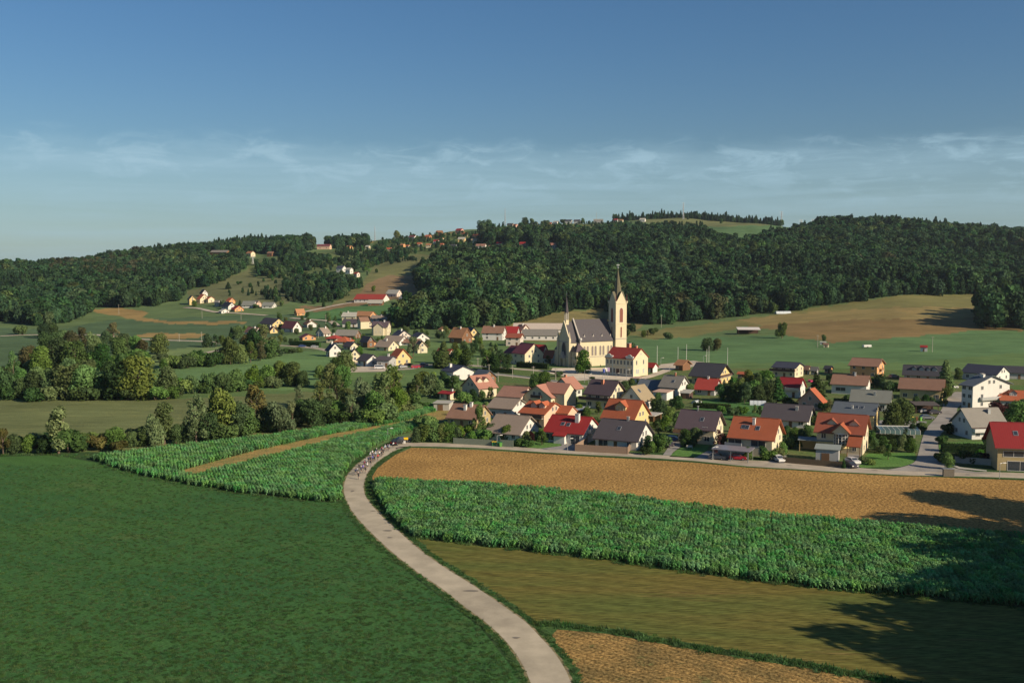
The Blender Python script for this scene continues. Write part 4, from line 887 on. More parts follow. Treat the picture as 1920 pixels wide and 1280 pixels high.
house('village_house', 'small lilac-walled house with bright orange roof sloping right, its gable facing the field', 'house', 1541, 769, 753.5, 1501, None, None, 36, 'B', 'orange', 'salmon', right=1553, rise=4.0, ch=((.1, -.8, .9, .5, METAL),))
house('village_house', 'white house with crimson roof and rounded white gable behind a dark conifer', 'house', 1497, 746, 728.5, 1462, 708.5, 9, 31, roof='crimson', wall='white', bal=('E', 2.8, -1, 4, 1.2, CONC))
house('village_house', 'cream house with near-black shallow roof standing alone at the green field edge', 'house', 1490, 709, 690, 1452, 679.5, None, 34, roof='navy', wall='cream', right=1509, bal=('E', 2.8, -6, 5, 1.2, DARKW), ov=.8)
house('village_house', 'big yellow-gabled house under a steep black roof, right of the wooden kiosk', 'house', 1345, 722, 704.5, 1299, 682, None, 35, roof='black', wall='yellow', right=1372, ov=1.3, bal=('G', 3.0, -6, 6, 1.0, DARKW))
house('village_house', 'low house with dark red roof tucked in front of the yellow-gabled black-roof house', 'house', 1339, 742, 730.5, 1305, 710, 11, 26, roof='darkred', wall='grey', ch=((0, .2, .8, .7),))
house('village_house', 'white house with weathered grey roof and dark red bargeboards, below the school lane', 'house', 1271, 744, 726, 1239, 704.5, 10, 34, roof='grey', wall='white', sky_=((.1, .55),), ch=((.05, .2, 1.2, .5, BRICKM),), ov=.7)
house('village_house', 'low shed-like house with blue-grey roof left of the weathered grey roof', 'house', 1234, 740, 730, 1196, 712.5, 9, 27, roof='bluegrey', wall='pinkwhite')
house('village_house', 'white house with olive-beige roof, its two-window gable facing the fields', 'house', 1203, 769, 750, 1166, None, None, 40, 'B', 'beige', 'white', right=1228, rise=4.2, sky_=((.2, .4),))
house('village_house', 'tall cream house with dark mauve roof, maroon gable top and black timber balcony', 'house', 1144, 768, 738.5, 1100, 713.5, 10, 34, roof='violet', wall='cream', ch=((-.02, 1.5, 1.4, .9, BRICKM),), bal=('E', 3.0, -7, 7, 1.3, DARKW), ov=.9, st=2)
house('village_house', 'yellow-gabled house with orange roof and one large dormer in a long shadow', 'house', 1187, 806, 786, 1131, 750.5, 12, 31, roof='orange', wall='yellow', dorm=((-.02, 3.4, .62, 1.5),), ov=.7)
house('village_house', 'pale green-white house with pink-brown roof and a chimney, facing the road below the church', 'house', 1071, 745, 729, 1037, None, None, 40, 'B', 'pink', 'pale', right=1092, rise=3.6, ch=((.05, -.6, 1.4, .8, BRICKM),))
house('village_house', 'cream house with pink tiled roof and two long dormers beside a lawn', 'house', 898, 746, 727.5, 866, None, None, 52, 'B', 'pink', 'cream', right=931, rise=3.9, dorm=((-.1, 2.2, .6, 1.0), (.25, 2.2, .6, 1.0)))
house('barn', 'dark grey-roofed barn with brown boarded gable behind the white house', 'barn', 905, 719, 708, 885, 694, None, 48, roof='bluegrey', wall='wood', right=930, near=2, door=0)
house('village_house', 'bright white house with broad navy roof and gable facing right, by the main road', 'house', 850, 713, 697, 829, 685.5, None, 57, roof='navy', wall='white', right=888, ch=((-.25, 2.4, 1.4, 1.0),), ov=.8)
house('garden_cottage', 'tiny cabin with crimson roof at the top of the maize fields', 'cottage', 844, 750, 745.5, 823, 735, 5, 32, roof='crimson', wall='cream', near=2, ch=((.35, .2, .8, .6),), h=2.2)
house('inn', 'large cream inn with steep purple roof and many small windows left of the church', 'inn', 984, 685, 663, 961, 644, None, 50, roof='purple', wall='cream', right=1018, near=1, st=2, ov=.5, wing=[dict(x=-9, y=1.0, L=9, W=10, h=5, rise=3.2, rot=0, wall='cream')])
house('village_house', 'house with scarlet roof peeping over the right shoulder of the purple-roofed inn', 'house', 1016, 678, 664, 1000, 646, 10, 20, roof='red', wall='cream', near=2)
house('village_house', 'small orange-roofed house tucked between the inn and the church front', 'house', 1035, 682, 670, 1020, 656, 9, 15, roof='orange', wall='pinkwhite', near=2)
house('store_building', 'small white annex with scarlet roof and red door beside the school', 'annex', 1224, 699, 689.5, 1214, None, None, 35, 'A', 'red', 'white', right=1234, near=2, h=2.6, rise=1.6, gw=0)
house('wooden_kiosk', 'brown timber kiosk with orange-brown roof at the edge of the sports ground', 'kiosk', 1280, 695, 685.5, 1268, None, None, 42, 'A', 'rust', 'wood', right=1296, near=2, h=2.8, rise=1.8, gw=0, ov=.9)
house('village_house', 'orange-roofed house at the right frame edge behind the dusty grey roof', 'house', 1960, 768, 752, 1884, 733, 11, 15, roof='terracotta', wall='grey', dorm=((-.2, 2.4, .6, 1.2),), near=1)
house('village_house', 'dark-roofed house with white gable strip behind the tall white three-storey house', 'house', 1868, 716, 702, 1808, 686, 12, 50, roof='navy', wall='white', near=2)
house('village_house', 'dark-roofed low house at the far right edge near the green field', 'house', 1945, 712, 700, 1882, 687, 12, 20, roof='black', wall='grey', near=2)
# small outbuildings
house('garden_shed', 'small cream-gabled shed right of the lone near-black roofed house', 'shed', 1514, 702, 694, 1508, None, None, 40, 'A', 'brown', 'cream', right=1522, near=2, h=2.4, rise=1.3, gw=0)
house('garden_shed', 'tiny grey shed, middle of the three sheds at the field edge', 'shed', 1531, 703, 695, 1524, None, None, 40, 'A', 'grey', 'grey', right=1537, near=2, h=2.4, rise=1.2, gw=0)
house('garden_shed', 'small orange shed, rightmost of the three sheds at the field edge', 'shed', 1556, 700, 692, 1549, None, None, 40, 'A', 'black', 'orange', right=1564, near=2, h=2.2, rise=1.0, gw=0)
house('garden_shed', 'tan-roofed garden hut among trees right of the yellow-gabled house', 'shed', 1398, 712, 705, 1386, 700, 5, 25, roof='terracotta', wall='wood', near=2, h=2.4, gw=0)
house('garden_shed', 'black-roofed shed with one pale roof slope behind the white greenhouse tunnel', 'shed', 1452, 752, 744, 1412, 735, 6, 20, roof='black', wall='wood', near=2, h=2.3, gw=0)
simple_box('carport', 'brown timber carport with flat pale roof beside the yellow-gabled orange roof', 'carport', 1226, 797, 22, 2.7, 6, TIMBER, CONC, 30, .2, open_=True)
simple_box('garage', 'white garage with flat pinkish roof below the weathered grey-roof house', 'garage', 1250, 751, 24, 2.8, 7, WHITEM, plain('flat_roof_pink', (.46, .31, .24), .9), 28, .2)
simple_box('garage', 'dark garage with flat blue-grey roof behind the bright red roof', 'garage', 1093, 786, 30, 2.8, 7, plain('brown_wall', (.22, .10, .07)), plain('flat_roof_grey', (.33, .35, .38), .7), 20, .15)
simple_box('carport', 'long low carport with grey roof left of the brick-red dormer house', 'carport', 1566, 849, 62, 2.9, 4, WALL['tan'], plain('flat_roof_slate', (.17, .20, .22), .8), 18, .15, open_=True)
simple_box('garage', 'grey shed roof standing in front of the round glazed bay', 'shed', 1572, 866, 36, 2.9, 3.6, WALL['grey'], plain('flat_roof_greygreen', (.24, .27, .26), .8), 22, .6)
simple_box('carport', 'black carport with red fascia and parked vehicles left of the side street', 'carport', 1760, 776, 37, 2.7, 8, DARKW, plain('dark_flat_roof', (.09, .075, .07), .9), 10, .2, open_=True)
simple_box('carport', 'grey carport over the red and dark cars in front of the terracotta house', 'carport', 1403, 868, 62, 2.7, 4.5, METAL, plain('flat_roof_glass', (.20, .20, .23), .3), 28, .3, open_=True)
simple_box('field_barn', 'open-fronted field barn with whitish roof alone on the green field', 'barn', 1425, 627, 40, 3.0, 8, DARKW, plain('whitish_roof', (.62, .58, .55), .7), 6, 1.2, open_=True)
simple_box('garage', 'white box garage beside the blue-grey shed roof', 'garage', 1196, 722, 12, 2.6, 5, WHITEM, plain('flat_roof_pink', (.5, .35, .3)), 30, .1)
simple_box('garden_shed', 'small dark hut with a pale lean-to roof below the brown-walled garage', 'shed', 1292, 748, 14, 2.0, 4, DARKW, plain('pale_felt_roof', (.38, .37, .33)), 30, .8)
simple_box('garden_shed', 'low white shed at the foot of the bright white navy-roofed house', 'shed', 855, 715, 22, 1.4, 4, WHITEM, WHITEM, 10, .1)
simple_box('garage', 'long grey garage with flat felt roof beyond the low brown tiled house', 'garage', 842, 770, 30, 2.4, 6, CONC, plain('pale_felt_roof', (.38, .37, .33)), 10, .1)
# extra bits on two front houses: round glazed bay and carport roof
def bay():
    Cn, A, Bm = corner(1617, 853, R(27), left=1537, B=10); s, c = math.sin(R(27)), math.cos(R(27))
    root = [o for o in bpy.data.objects if o.get('label', '').startswith('brick-red roofed house')][0]
    a = A / 2; x0 = a * .08; y0 = -5.0; n = 14; r = 1.9
    mb = MB(); pts = [(x0 + r * math.cos(math.pi + math.pi * k / n), y0 + r * math.sin(math.pi + math.pi * k / n)) for k in range(n + 1)]
    for zb, zt, m in ((1.6, 2.4, WALL['yellow']), (5.2, 5.6, WALL['white'])):
        v = [(x, y, z) for z in (zb, zt) for x, y in pts]; mb.add(v, [(k, k + 1, n + 2 + k, n + 1 + k) for k in range(n)], m)
    mb.add([(x, y, 1.6) for x, y in pts], [tuple(range(n + 1))[::-1]], WALL['yellow']); b_ = mb.build('bay', root)
    gl = MB(); pg = [(x0 + (r - .06) * math.cos(math.pi + math.pi * k / n), y0 + (r - .06) * math.sin(math.pi + math.pi * k / n)) for k in range(n + 1)]
    gl.add([(x, y, z) for z in (2.4, 5.2) for x, y in pg], [(k, k + 1, n + 2 + k, n + 1 + k) for k in range(n)], GLASS); gl.build('glazing', b_)
    fr = MB()
    for k in range(0, n + 1, 2): fr.cyl((pts[k][0], pts[k][1], 2.4), (pts[k][0], pts[k][1], 5.2), .09, .09, WFRAME, 5)
    for z in (3.1, 3.8, 4.5):
        for k in range(n): fr.cyl((pts[k][0], pts[k][1], z), (pts[k + 1][0], pts[k + 1][1], z), .05, .05, WFRAME, 4)
    fr.build('window_frame', b_)
    rb = MB(); zt = 5.5
    for sg in (-1, 1):
        q = [(x0, y0 - 2.3, zt + 2.3), (x0, y0 + 2.6, zt + 2.3), (x0 + sg * 2.5, y0 + 2.6, zt), (x0 + sg * 2.5, y0 - 2.3, zt)]; t_ = [(i, j, k + .16) for i, j, k in q]
        f = [(0, 1, 2, 3), (7, 6, 5, 4), (0, 3, 7, 4), (3, 2, 6, 7)]; rb.add(q + t_, f if sg < 0 else [tuple(reversed(z)) for z in f], ROOF['terracotta'])
    rb.add([(x0 - 2.2, y0 - 1.9, zt + .1), (x0 + 2.2, y0 - 1.9, zt + .1), (x0, y0 - 1.9, zt + 2.2)], [(0, 1, 2)], WALL['cream']); rb.build('bay_roof', b_)
    cp_ = MB(); xa, xb = a * .42, a * 1.02; q = [(xa, -5.05, 4.9), (xb, -5.05, 4.9), (xb, -9.6, 2.6), (xa, -9.6, 2.6)]; t_ = [(i, j, k + .2) for i, j, k in q]
    cp_.add(q + t_, [(0, 1, 2, 3), (7, 6, 5, 4), (0, 4, 5, 1), (1, 5, 6, 2), (2, 6, 7, 3), (3, 7, 4, 0)], ROOF['terracotta']); h_ = cp_.build('carport_roof', root)
    pp = MB()
    for x in (xa + .2, xb - .2): pp.box((x - .1, -9.3, -.1), (x + .1, -9.1, 2.7), TIMBER)
    pp.build('posts', h_)
bay()
# ---- middle distance village
M = [
 ('white house with pinkish roof, leftmost of the valley village beside a dark tree', 478, 629, 623, 461, 614.5, None, 45, 'A', 'pink', 'white', 487),
 ('tall yellow gabled house with dark green-grey roof in the valley village', 511, 615, 608, 490, 598.5, None, 50, 'A', 'slate', 'yellow', 531),
 ('small yellow gable partly hidden below the tall yellow gabled house', 507, 625, 621, 500, 613, None, 55, 'A', 'maroon', 'yellow', 518),
 ('grey-pink long roofed house with maroon upper slope next to the tall yellow gable', 549, 623, 615, 530, 604, None, 42, 'A', 'maroon', 'white', 562),
 ('white gabled house with brown roofs on both sides in the valley village', 577, 614, 608, 570, 602, None, 62, 'A', 'rust', 'white', 591),
 ('bungalow with pale orange gable half hidden by dark bushes', 569, 638, 635.5, 563, 627, None, 65, 'A', 'maroon', 'orange', 589),
 ('little house with grey-brown front roof slope above the road bend', 607, 631, 625, 594, None, None, 45, 'B', 'greybrown', 'white', 617),
 ('long low barn-like house with plain pale grey roof in the valley village', 664, 635, 629, 631, 619.5, 9, 12, 'A', 'grey', 'wood', None),
 ('cream house with dark red hipped roof left of the orange hipped roof', 630, 643, 635, 613, 629, 8, 15, 'A', 'darkred', 'cream', None),
 ('white house with bright orange hipped roof in the valley village', 650, 646, 640.5, 630, 632, 9, 14, 'A', 'orange', 'white', None),
 ('tall white gabled house with navy roof at the left end of the village street', 619, 669, 657, 612, 645, None, 56, 'A', 'navy', 'white', 636),
 ('small cream gable behind the large weeping willow', 657, 656, 650, 645, 642, None, 45, 'A', 'slate', 'cream', 669),
 ('pale yellow gabled house right beside the large weeping willow', 655, 679, 669, 650, 655.5, None, 60, 'A', 'slate', 'cream', 674),
 ('white low house with charcoal roof beside the white van', 688, 687, 677, 672, 666, None, 46, 'A', 'slate', 'white', 708),
 ('flat-looking dark slate roofed workshop right of the white van', 729, 689, 676, 708, 669, 9, 12, 'A', 'slate', 'grey', None),
 ('yellow house with bright orange roofs beside the main road bend', 743, 685, 673, 732, 656.5, None, 46, 'A', 'orange', 'yellow', 766),
 ('cream house with taupe roof, lower of the two taupe roofs', 728, 658, 650.5, 706, 639.5, 9, 27, 'A', 'greybrown', 'cream', None),
 ('white house with taupe roof, upper of the two taupe roofs', 748, 648, 640.5, 721, 631, 9, 25, 'A', 'greybrown', 'white', None),
 ('pinkish white gabled house with navy roof, left of the navy pair', 746, 639, 631.5, 736, 621, None, 50, 'A', 'navy', 'pinkwhite', 768),
 ('white gabled house with navy roof, right of the navy pair', 781, 642, 635, 771, 625, None, 50, 'A', 'navy', 'white', 802),
 ('long low brown roof below the navy roofed pair', 781, 648, 643, 753, 636, 7, 15, 'A', 'brown', 'white', None),
 ('small cream gabled house with brown roof above a green lawn', 784, 662, 651.5, 778, 641, None, 60, 'A', 'brown', 'cream', 799),
 ('pink and orange-red villa almost hidden between tall garden trees', 838, 684, 669, 818, 650, None, 45, 'A', 'terracotta', 'pinkwhite', 851),
 ('tiny cream cottage with arched gable under the wood', 829, 622, 618, 824, 613.5, None, 55, 'A', 'rust', 'cream', 840),
 ('rustic farmhouse with stacked red-brown roofs and a timber gable', 866, 644, 633, 845, 617, None, 35, 'A', 'rust', 'wood', 882),
 ('bright yellow gabled house with navy roof next to the rustic farmhouse', 880, 637, 627, 872, 616, None, 60, 'A', 'navy', 'yellow', 896),
 ('white two-storey house with purplish roof and small eyebrow dormer', 940, 638, 625, 907, 613.5, 9, 13, 'A', 'brown', 'white', None),
 ('house with bright scarlet roof right of the purplish roof', 967, 632, 624, 943, 613.5, 9, 12, 'A', 'red', 'grey', None),
 ('house with pale gables behind the scarlet roof and the long halls', 978, 626, 620, 968, 610, None, 50, 'A', 'pink', 'pinkwhite', 992),
 ('cream-orange two-storey house with brown-red roof in front of the scarlet roof', 974, 649, 634, 951, 627, 8, 12, 'A', 'brick', 'pinkwhite', None),
 ('pale cream house with light grey roof in the upper rank below the farm', 666, 600, 593.5, 643, 586.5, 9, 9, 'A', 'pale', 'cream', None),
 ('orange house with brick roof in the upper rank below the farm', 692, 600, 592.5, 668, 585, 9, 25, 'A', 'rust', 'orange', None),
 ('long grey-brown roofed white house at the right end of the upper rank', 723, 604, 599, 697, 592, 9, 9, 'A', 'greybrown', 'white', None),
 ('charcoal roofed house with white dormer strip in the upper rank', 668, 613, 606, 644, 599, 8, 9, 'A', 'slate', 'white', None),
 ('dark roofed low house between the charcoal roof and the cream gable', 686, 612, 607, 670, 600, 8, 12, 'A', 'violet', 'grey', None),
 ('narrow cream gable beside the cream house with a central front gable', 688, 616, 609.5, 683, 602, None, 60, 'A', 'brown', 'cream', 698),
 ('cream house with plum roof and central front gable above a driveway', 724, 629, 614, 699, 604.5, 9, 8, 'A', 'violet', 'cream', None),
 ('dark timber A-frame house with slate roof behind the taupe roofs', 689, 652, 641, 677, 628.5, None, 50, 'A', 'slate', 'wood', 699),
 ('small house with glowing orange gable right of the dark timber A-frame', 693, 649, 643, 687, 636, None, 55, 'A', 'maroon', 'orange', 703),
 ('tiny red roofed outbuilding attached below the leftmost pinkish roof', 483, 634, 630, 472, 626, 5, 15, 'A', 'darkred', 'white', None),
]
for k, (lb, cx, cy, ev, lf, rd, B_, ph, rg, rf, wl, rt) in enumerate(M):
    hp = 0
    kw = {}
    if rd is None: kw = dict(rise=3.0)
    ho_, _ = house('village_house', lb, 'house', cx, cy, ev, lf, rd, B_, ph, rg, rf, wl, right=rt, near=2, hip=3.5 if 'hipped' in lb else 0, ch=((random.uniform(-.25, .25), .5, 1.1, .7),) if k % 2 == 0 else (),
          wing=[dict(x=0, y=-3.6, L=6, W=6, h=5.2, rise=2.6, rot=-90)] if 'central front gable' in lb else None, group='houses of the valley village', **kw); ho_.scale = (1.16, 1.16, 1.10)
house('hall', 'long grey-roofed hall in front of the beige hall behind the church', 'hall', 1044, 638, 629, 979, 617, 20, 4, roof='grey', wall='white', near=2, ch=(), door=0)
house('hall', 'very long pale beige-roofed hall at the foot of the wood behind the church', 'hall', 1085, 624, 617.5, 962, 606, 26, 4, roof='sand', wall='white', near=2, door=0)
house('farm_building', 'long farm building with dark red roof and white gable on the hillside', 'farm building', 718, 567, 561, 664, 551.5, None, 14, 'A', 'darkred', 'white', right=730, near=2, group='farm buildings on the hillside', gw=0)
house('farm_building', 'pale grey roofed farmhouse behind the dark red farm roof', 'farm building', 744, 557, 550.5, 724, 543, None, 32, 'A', 'pale', 'pinkwhite', right=754, near=2, group='farm buildings on the hillside')
house('farm_building', 'white gabled farm building, rightmost of the hillside farm', 'farm building', 757, 569, 559, 748, 550.5, None, 46, 'A', 'pale', 'white', right=771, near=2, group='farm buildings on the hillside')
house('farm_building', 'low white lean-to in front of the dark red farm roof', 'farm building', 716, 573, 568, 690, 562, 8, 6, 'A', 'pale', 'wood', near=2, group='farm buildings on the hillside', gw=0)
house('hay_barn', 'lone orange timber barn at the end of the straight farm lane', 'barn', 557, 592, 586, 552, None, None, 52, 'B', 'rust', 'orange', right=571, near=2, rise=4, gw=0)
HM = [
 ('yellow house with two bright faces, leftmost of the hamlet under the wood', 356, 572, 562, 353, 556, None, 60, 'brown', 'yellow', 366),
 ('white gabled house, highest of the hamlet', 380, 556, 550, 376, 543, None, 55, 'brown', 'white', 389),
 ('cream farmhouse with brick-red roof in the middle of the hamlet', 376, 569, 561, 371, 553, None, 35, 'brick', 'cream', 390),
 ('low cream wing with brick-red roof right of the hamlet farmhouse', 391, 568, 561, 388, 557, None, 35, 'brick', 'cream', 401),
 ('grey boxy house beside the white boxy house in the hamlet', 409, 575, 567, 403, 564, None, 30, 'grey', 'grey', 413),
 ('white boxy house in the hamlet', 414, 574, 567, 411, 564, None, 30, 'pale', 'white', 423),
 ('orange roofed house at the back of the hamlet', 430, 571, 565, 425, 559.5, None, 40, 'orange', 'orange', 440),
 ('white steep gabled house with dark roof in the hamlet', 428, 581, 575, 417, 568, None, 50, 'black', 'white', 440),
 ('orange gabled cottage with dark red roof in front of the steep white gable', 441, 584.5, 580, 435, 574, None, 50, 'darkred', 'orange', 455),
 ('small white shed-like house at the hamlet lane', 416, 588, 584, 411, 580, None, 40, 'pale', 'white', 428),
 ('house with long pale green-grey roof, left of two alike in the hamlet', 474, 577, 572.5, 455, 565.5, 9, 8, 'greygreen', 'white', None),
 ('pinkish house between the two pale green-grey roofs', 481, 576, 570, 473, 564.5, None, 45, 'greybrown', 'pink', 489),
 ('house with long pale green-grey roof, right of two alike in the hamlet', 510, 578, 573.5, 493, 567.5, 9, 8, 'greygreen', 'white', None)]
for lb, cx, cy, ev, lf, rd, B_, ph, rf, wl, rt in HM:
    ho_, _ = house('hamlet_house', lb, 'house', cx, cy, ev, lf, rd, B_, ph, 'A', rf, wl, right=rt, near=2, group='houses of the hamlet under the wood', door=0); ho_.scale = (1.15, 1.15, 1.12)
# ---- far houses on the hill (centre x, base y, width px, wall, roof, label)
FH = [(608, 467, 28, 'pink', 'maroon', 'long pink house with dark roof on the upper left slope'), (655, 468, 11, 'orange', 'rust', 'small orange house near the edge of the upper left wood'), (690, 467, 8, 'cream', 'pale', 'small cream house under the tall trees of the left summit'),
 (413, 479, 42, 'wood', 'grey', 'long grey farm hall at the upper edge of the left wood'), (470, 481, 15, 'cream', 'rust', 'small low farm cottage by the pylon above the hamlet'), (508, 481, 12, 'wood', 'brown', 'brown hut right of the low farm cottage'),
 (640, 510, 15, 'white', 'navy', 'white villa, left of three among the slope bushes'), (655, 513, 12, 'white', 'pale', 'white villa, middle of three among the slope bushes'), (669, 519, 10, 'pinkwhite', 'darkred', 'small white villa with red band, right of three on the slope'),
 (730, 472, 10, 'cream', 'orange', 'cottage with tilted orange-red roof alone on the lower village slope'), (755, 464, 9, 'orange', 'rust', 'orange cottage left of the cream cottage on the slope'), (765, 466, 7, 'cream', 'orange', 'cream cottage right of the orange cottage on the slope'),
 (774, 450, 14, 'white', 'maroon', 'white house with maroon roof next to the dry yellow field'), (803, 448, 11, 'orange', 'orange', 'orange house right of the maroon roof by the dry field'), (824, 441, 12, 'wood', 'rust', 'wide rust-roofed house on the upper dry field'),
 (787, 462, 9, 'cream', 'orange', 'small orange roofed cottage among the slope gardens'), (804, 464, 10, 'cream', 'rust', 'cottage with two orange gables in the slope gardens'), (818, 457, 10, 'white', 'red', 'white cottage with bright red roof in the slope gardens'),
 (828, 452, 7, 'cream', 'orange', 'narrow orange cottage above the bright red roof'), (829, 463, 7, 'pink', 'orange', 'narrow pink cottage below the bright red roof'), (851, 466, 11, 'white', 'black', 'white gabled house with black roof above the hill road'),
 (866, 454, 14, 'yellow', 'pale', 'low yellow house in the middle of the hill village'), (862, 437, 14, 'salmon', 'crimson', 'crimson-roofed house on the skyline of the hill village'), (872, 443, 9, 'cream', 'orange', 'small cream house right of the crimson roof'),
 (894, 448, 15, 'orange', 'orange', 'tall orange house, largest in the upper hill village'), (890, 456, 12, 'cream', 'beige', 'low cream house under the tall orange house'), (902, 468, 20, 'white', 'oldred', 'big white house with pale red roof at the wood edge'), (918, 467, 6, 'cream', 'brown', 'tiny cream hut beside the big white house at the wood edge'),
 (937, 462, 11, 'grey', 'crimson', 'magenta-red roof lying low among the trees'), (980, 462, 11, 'salmon', 'red', 'short red roofed house inside the wood'), (1037, 466, 14, 'white', 'pink', 'white house with pink roof alone in the wood clearing'),
 (957, 421, 12, 'cream', 'black', 'dark roofed house left on the summit ridge'), (958, 429, 9, 'white', 'grey', 'small white house just below the ridge by the mast'), (966, 422, 10, 'salmon', 'brick', 'brick roofed house on the ridge near the mast'),
 (1003, 418, 10, 'cream', 'navy', 'cream gabled house on the skyline, first right of the round trees'), (1031, 418, 8, 'pink', 'brick', 'pink low house on the skyline between trees'), (1043, 415, 11, 'white', 'pale', 'whitish tall house on the skyline'),
 (1066, 414, 14, 'white', 'black', 'white house with black roof, left of the bright skyline pair'), (1082, 416, 12, 'white', 'slate', 'white house with slate roof, right of the bright skyline pair'), (1122, 413, 19, 'grey', 'grey', 'wide grey house beside the thin pole on the skyline'),
 (1205, 416, 11, 'white', 'pale', 'white low house near the summit meadow'), (1165, 417, 7, 'cream', 'rust', 'tiny cream house in the trees left of the summit meadow'),
 (1155, 414, 8, 'grey', 'red', 'small red roof among the trees right of the wide grey house')]
for i, (px, py, wp, wl, rf, lb) in enumerate(FH):
    g = G(px, py); ppm = F / g.y; w = wp / ppm; d = min(9, w * .8); ph = random.uniform(.15, .7); hh = 3.6 if wp < 12 else 4.6
    root = empty('hill_house', (g.x, g.y, g.z + .3), -ph, lb, 'house', 'houses on the hill'); L_ = w * .9; shell(root, L_, d, hh, d * .34, WALL[wl], ROOF[rf], .5, .5, base=-4)
    for k in range(2): win(root, ((k - .5) * L_ * .5, -d / 2, 1.2), (1, 0, 0), (0, -1, 0), 1.3, 1.3, detail=False)
    win(root, (L_ / 2, 0, 1.3), (0, 1, 0), (1, 0, 0), 1.2, 1.3, detail=False)

# ------------------------------------------------------------------ school
def arch_gable(mb, x, y, z, w, hgt, t, mat):
    n = 8; p = [(x - w / 2, y, z)] + [(x - w / 2 + w * k / n, y, z + .35 + hgt * math.sin(math.pi * k / n) ** .8) for k in range(n + 1)] + [(x + w / 2, y, z)]
    mb.prism(p, (0, -t, 0), mat)
def school():
    phi = R(41); Cn, A, Bm = corner(1187.2, 707, phi, left=1137, right=1216); root, (L_, W_, h, rise, sy) = house('school_building', 'two-storey cream school with red roof, curved front gablets and rows of windows beside the church', 'school', 1187.2, 707, 673, 1137, 664, None, 41, 'A', 'darkred', 'church', right=1216, near=0, h=8.0, rise=4.0, ov=.5)
    a, b = L_ / 2, W_ / 2; n = 8
    for q in range(2):
        for k in range(n):
            x = -a + (k + .5) * L_ / n
            if q == 0 and k == 3:
                mb = MB(); mb.box((x - .8, -b - .08, -.1), (x + .8, -b + .05, 3.2), DARKW); mb.build('door', root); continue
            win(root, (x, -b, 1.3 + q * 3.9), (1, 0, 0), (0, -1, 0), .85, 2.0 if q == 0 else 1.7, fmat=WALL['pale'])
    for y in (-3.2, 2.2):
        for q in range(2): win(root, (a, y, 1.3 + q * 3.9), (0, 1, 0), (1, 0, 0), .85, 1.8, mat=SHUT if q == 0 else GLASS, fmat=WALL['pale'])
    for y in (-1.9,): win(root, (a, y, 1.3), (0, 1, 0), (1, 0, 0), .85, 1.8, mat=SHUT, fmat=WALL['pale'])
    for y in (-.5, .5): win(root, (a, y, 9.3), (0, 1, 0), (1, 0, 0), .4, .7, detail=False, mat=SHUT)
    mb = MB()
    for z in (.9, 4.5, 7.6): mb.box((-a - .08, -b - .12, z), (a + .08, -b, z + .22), WALL['pale'])
    mb.build('cornice', root)
    mb = MB(); mb.box((-a - .06, -b - .09, -.8), (a + .09, -b - .002, .55), CONC); mb.build('plinth', root)
    for x in (-a * .76, a * .76):
        mb = MB(); arch_gable(mb, x, -b - .12, h - .3, 3.6, 1.7, .35, WALL['pale']); mb.build('gablet', root)
    for x in (-a + .05, -a * .5, a * .5, a - .05):
        mb = MB(); mb.box((x - .2, -b - .2, -.5), (x + .2, -b - .005, h), WALL['pale']); mb.ball((x, -b - .1, h + .6), .4, WHITEM); mb.build('pilaster', root)
    chimney(root, 0, 1.5, h + rise + 1.9, h + 1, 1.5, BRICKM); chimney(root, a * .62, .6, h + rise + 1.1, h + 1, .9, BRICKM)
    return root
school()

# ------------------------------------------------------------------ church
def pointed(w, h, n=5):
    """pointed arch outline from bottom-left, counter-clockwise (x,z)"""
    hs = h - w * .75; p = [(-w / 2, 0), (w / 2, 0), (w / 2, hs)]
    for k in range(1, n): t = k / n; p.append((w / 2 - w / 2 * t ** 1.5, hs + w * .75 * math.sin(t * math.pi / 2)))
    p.append((0, h))
    for k in range(n - 1, 0, -1): t = k / n; p.append((-(w / 2 - w / 2 * t ** 1.5), hs + w * .75 * math.sin(t * math.pi / 2)))
    p.append((-w / 2, hs)); return p
def gwin(root, o, u, n, w, h, name='window', mat=None, frame=None):
    o = Vector(o); u = Vector(u); n = Vector(n); mb = MB()
    P = pointed(w + .35, h + .25); v = [o + u * x + Vector((0, 0, z - .12)) for x, z in P]; q = [p + n * .10 for p in v]; k = len(P)
    mb.add(v + q, [tuple(range(k, 2 * k))] + [(i, (i + 1) % k, k + (i + 1) % k, k + i) for i in range(k)], frame or WALL['cream']); f = mb.build(name, root)
    P = pointed(w, h); pb = MB(); pb.add([o + u * x + Vector((0, 0, z)) + n * .13 for x, z in P], [tuple(range(len(P)))], mat or GLASS); pb.build('pane', f); return f
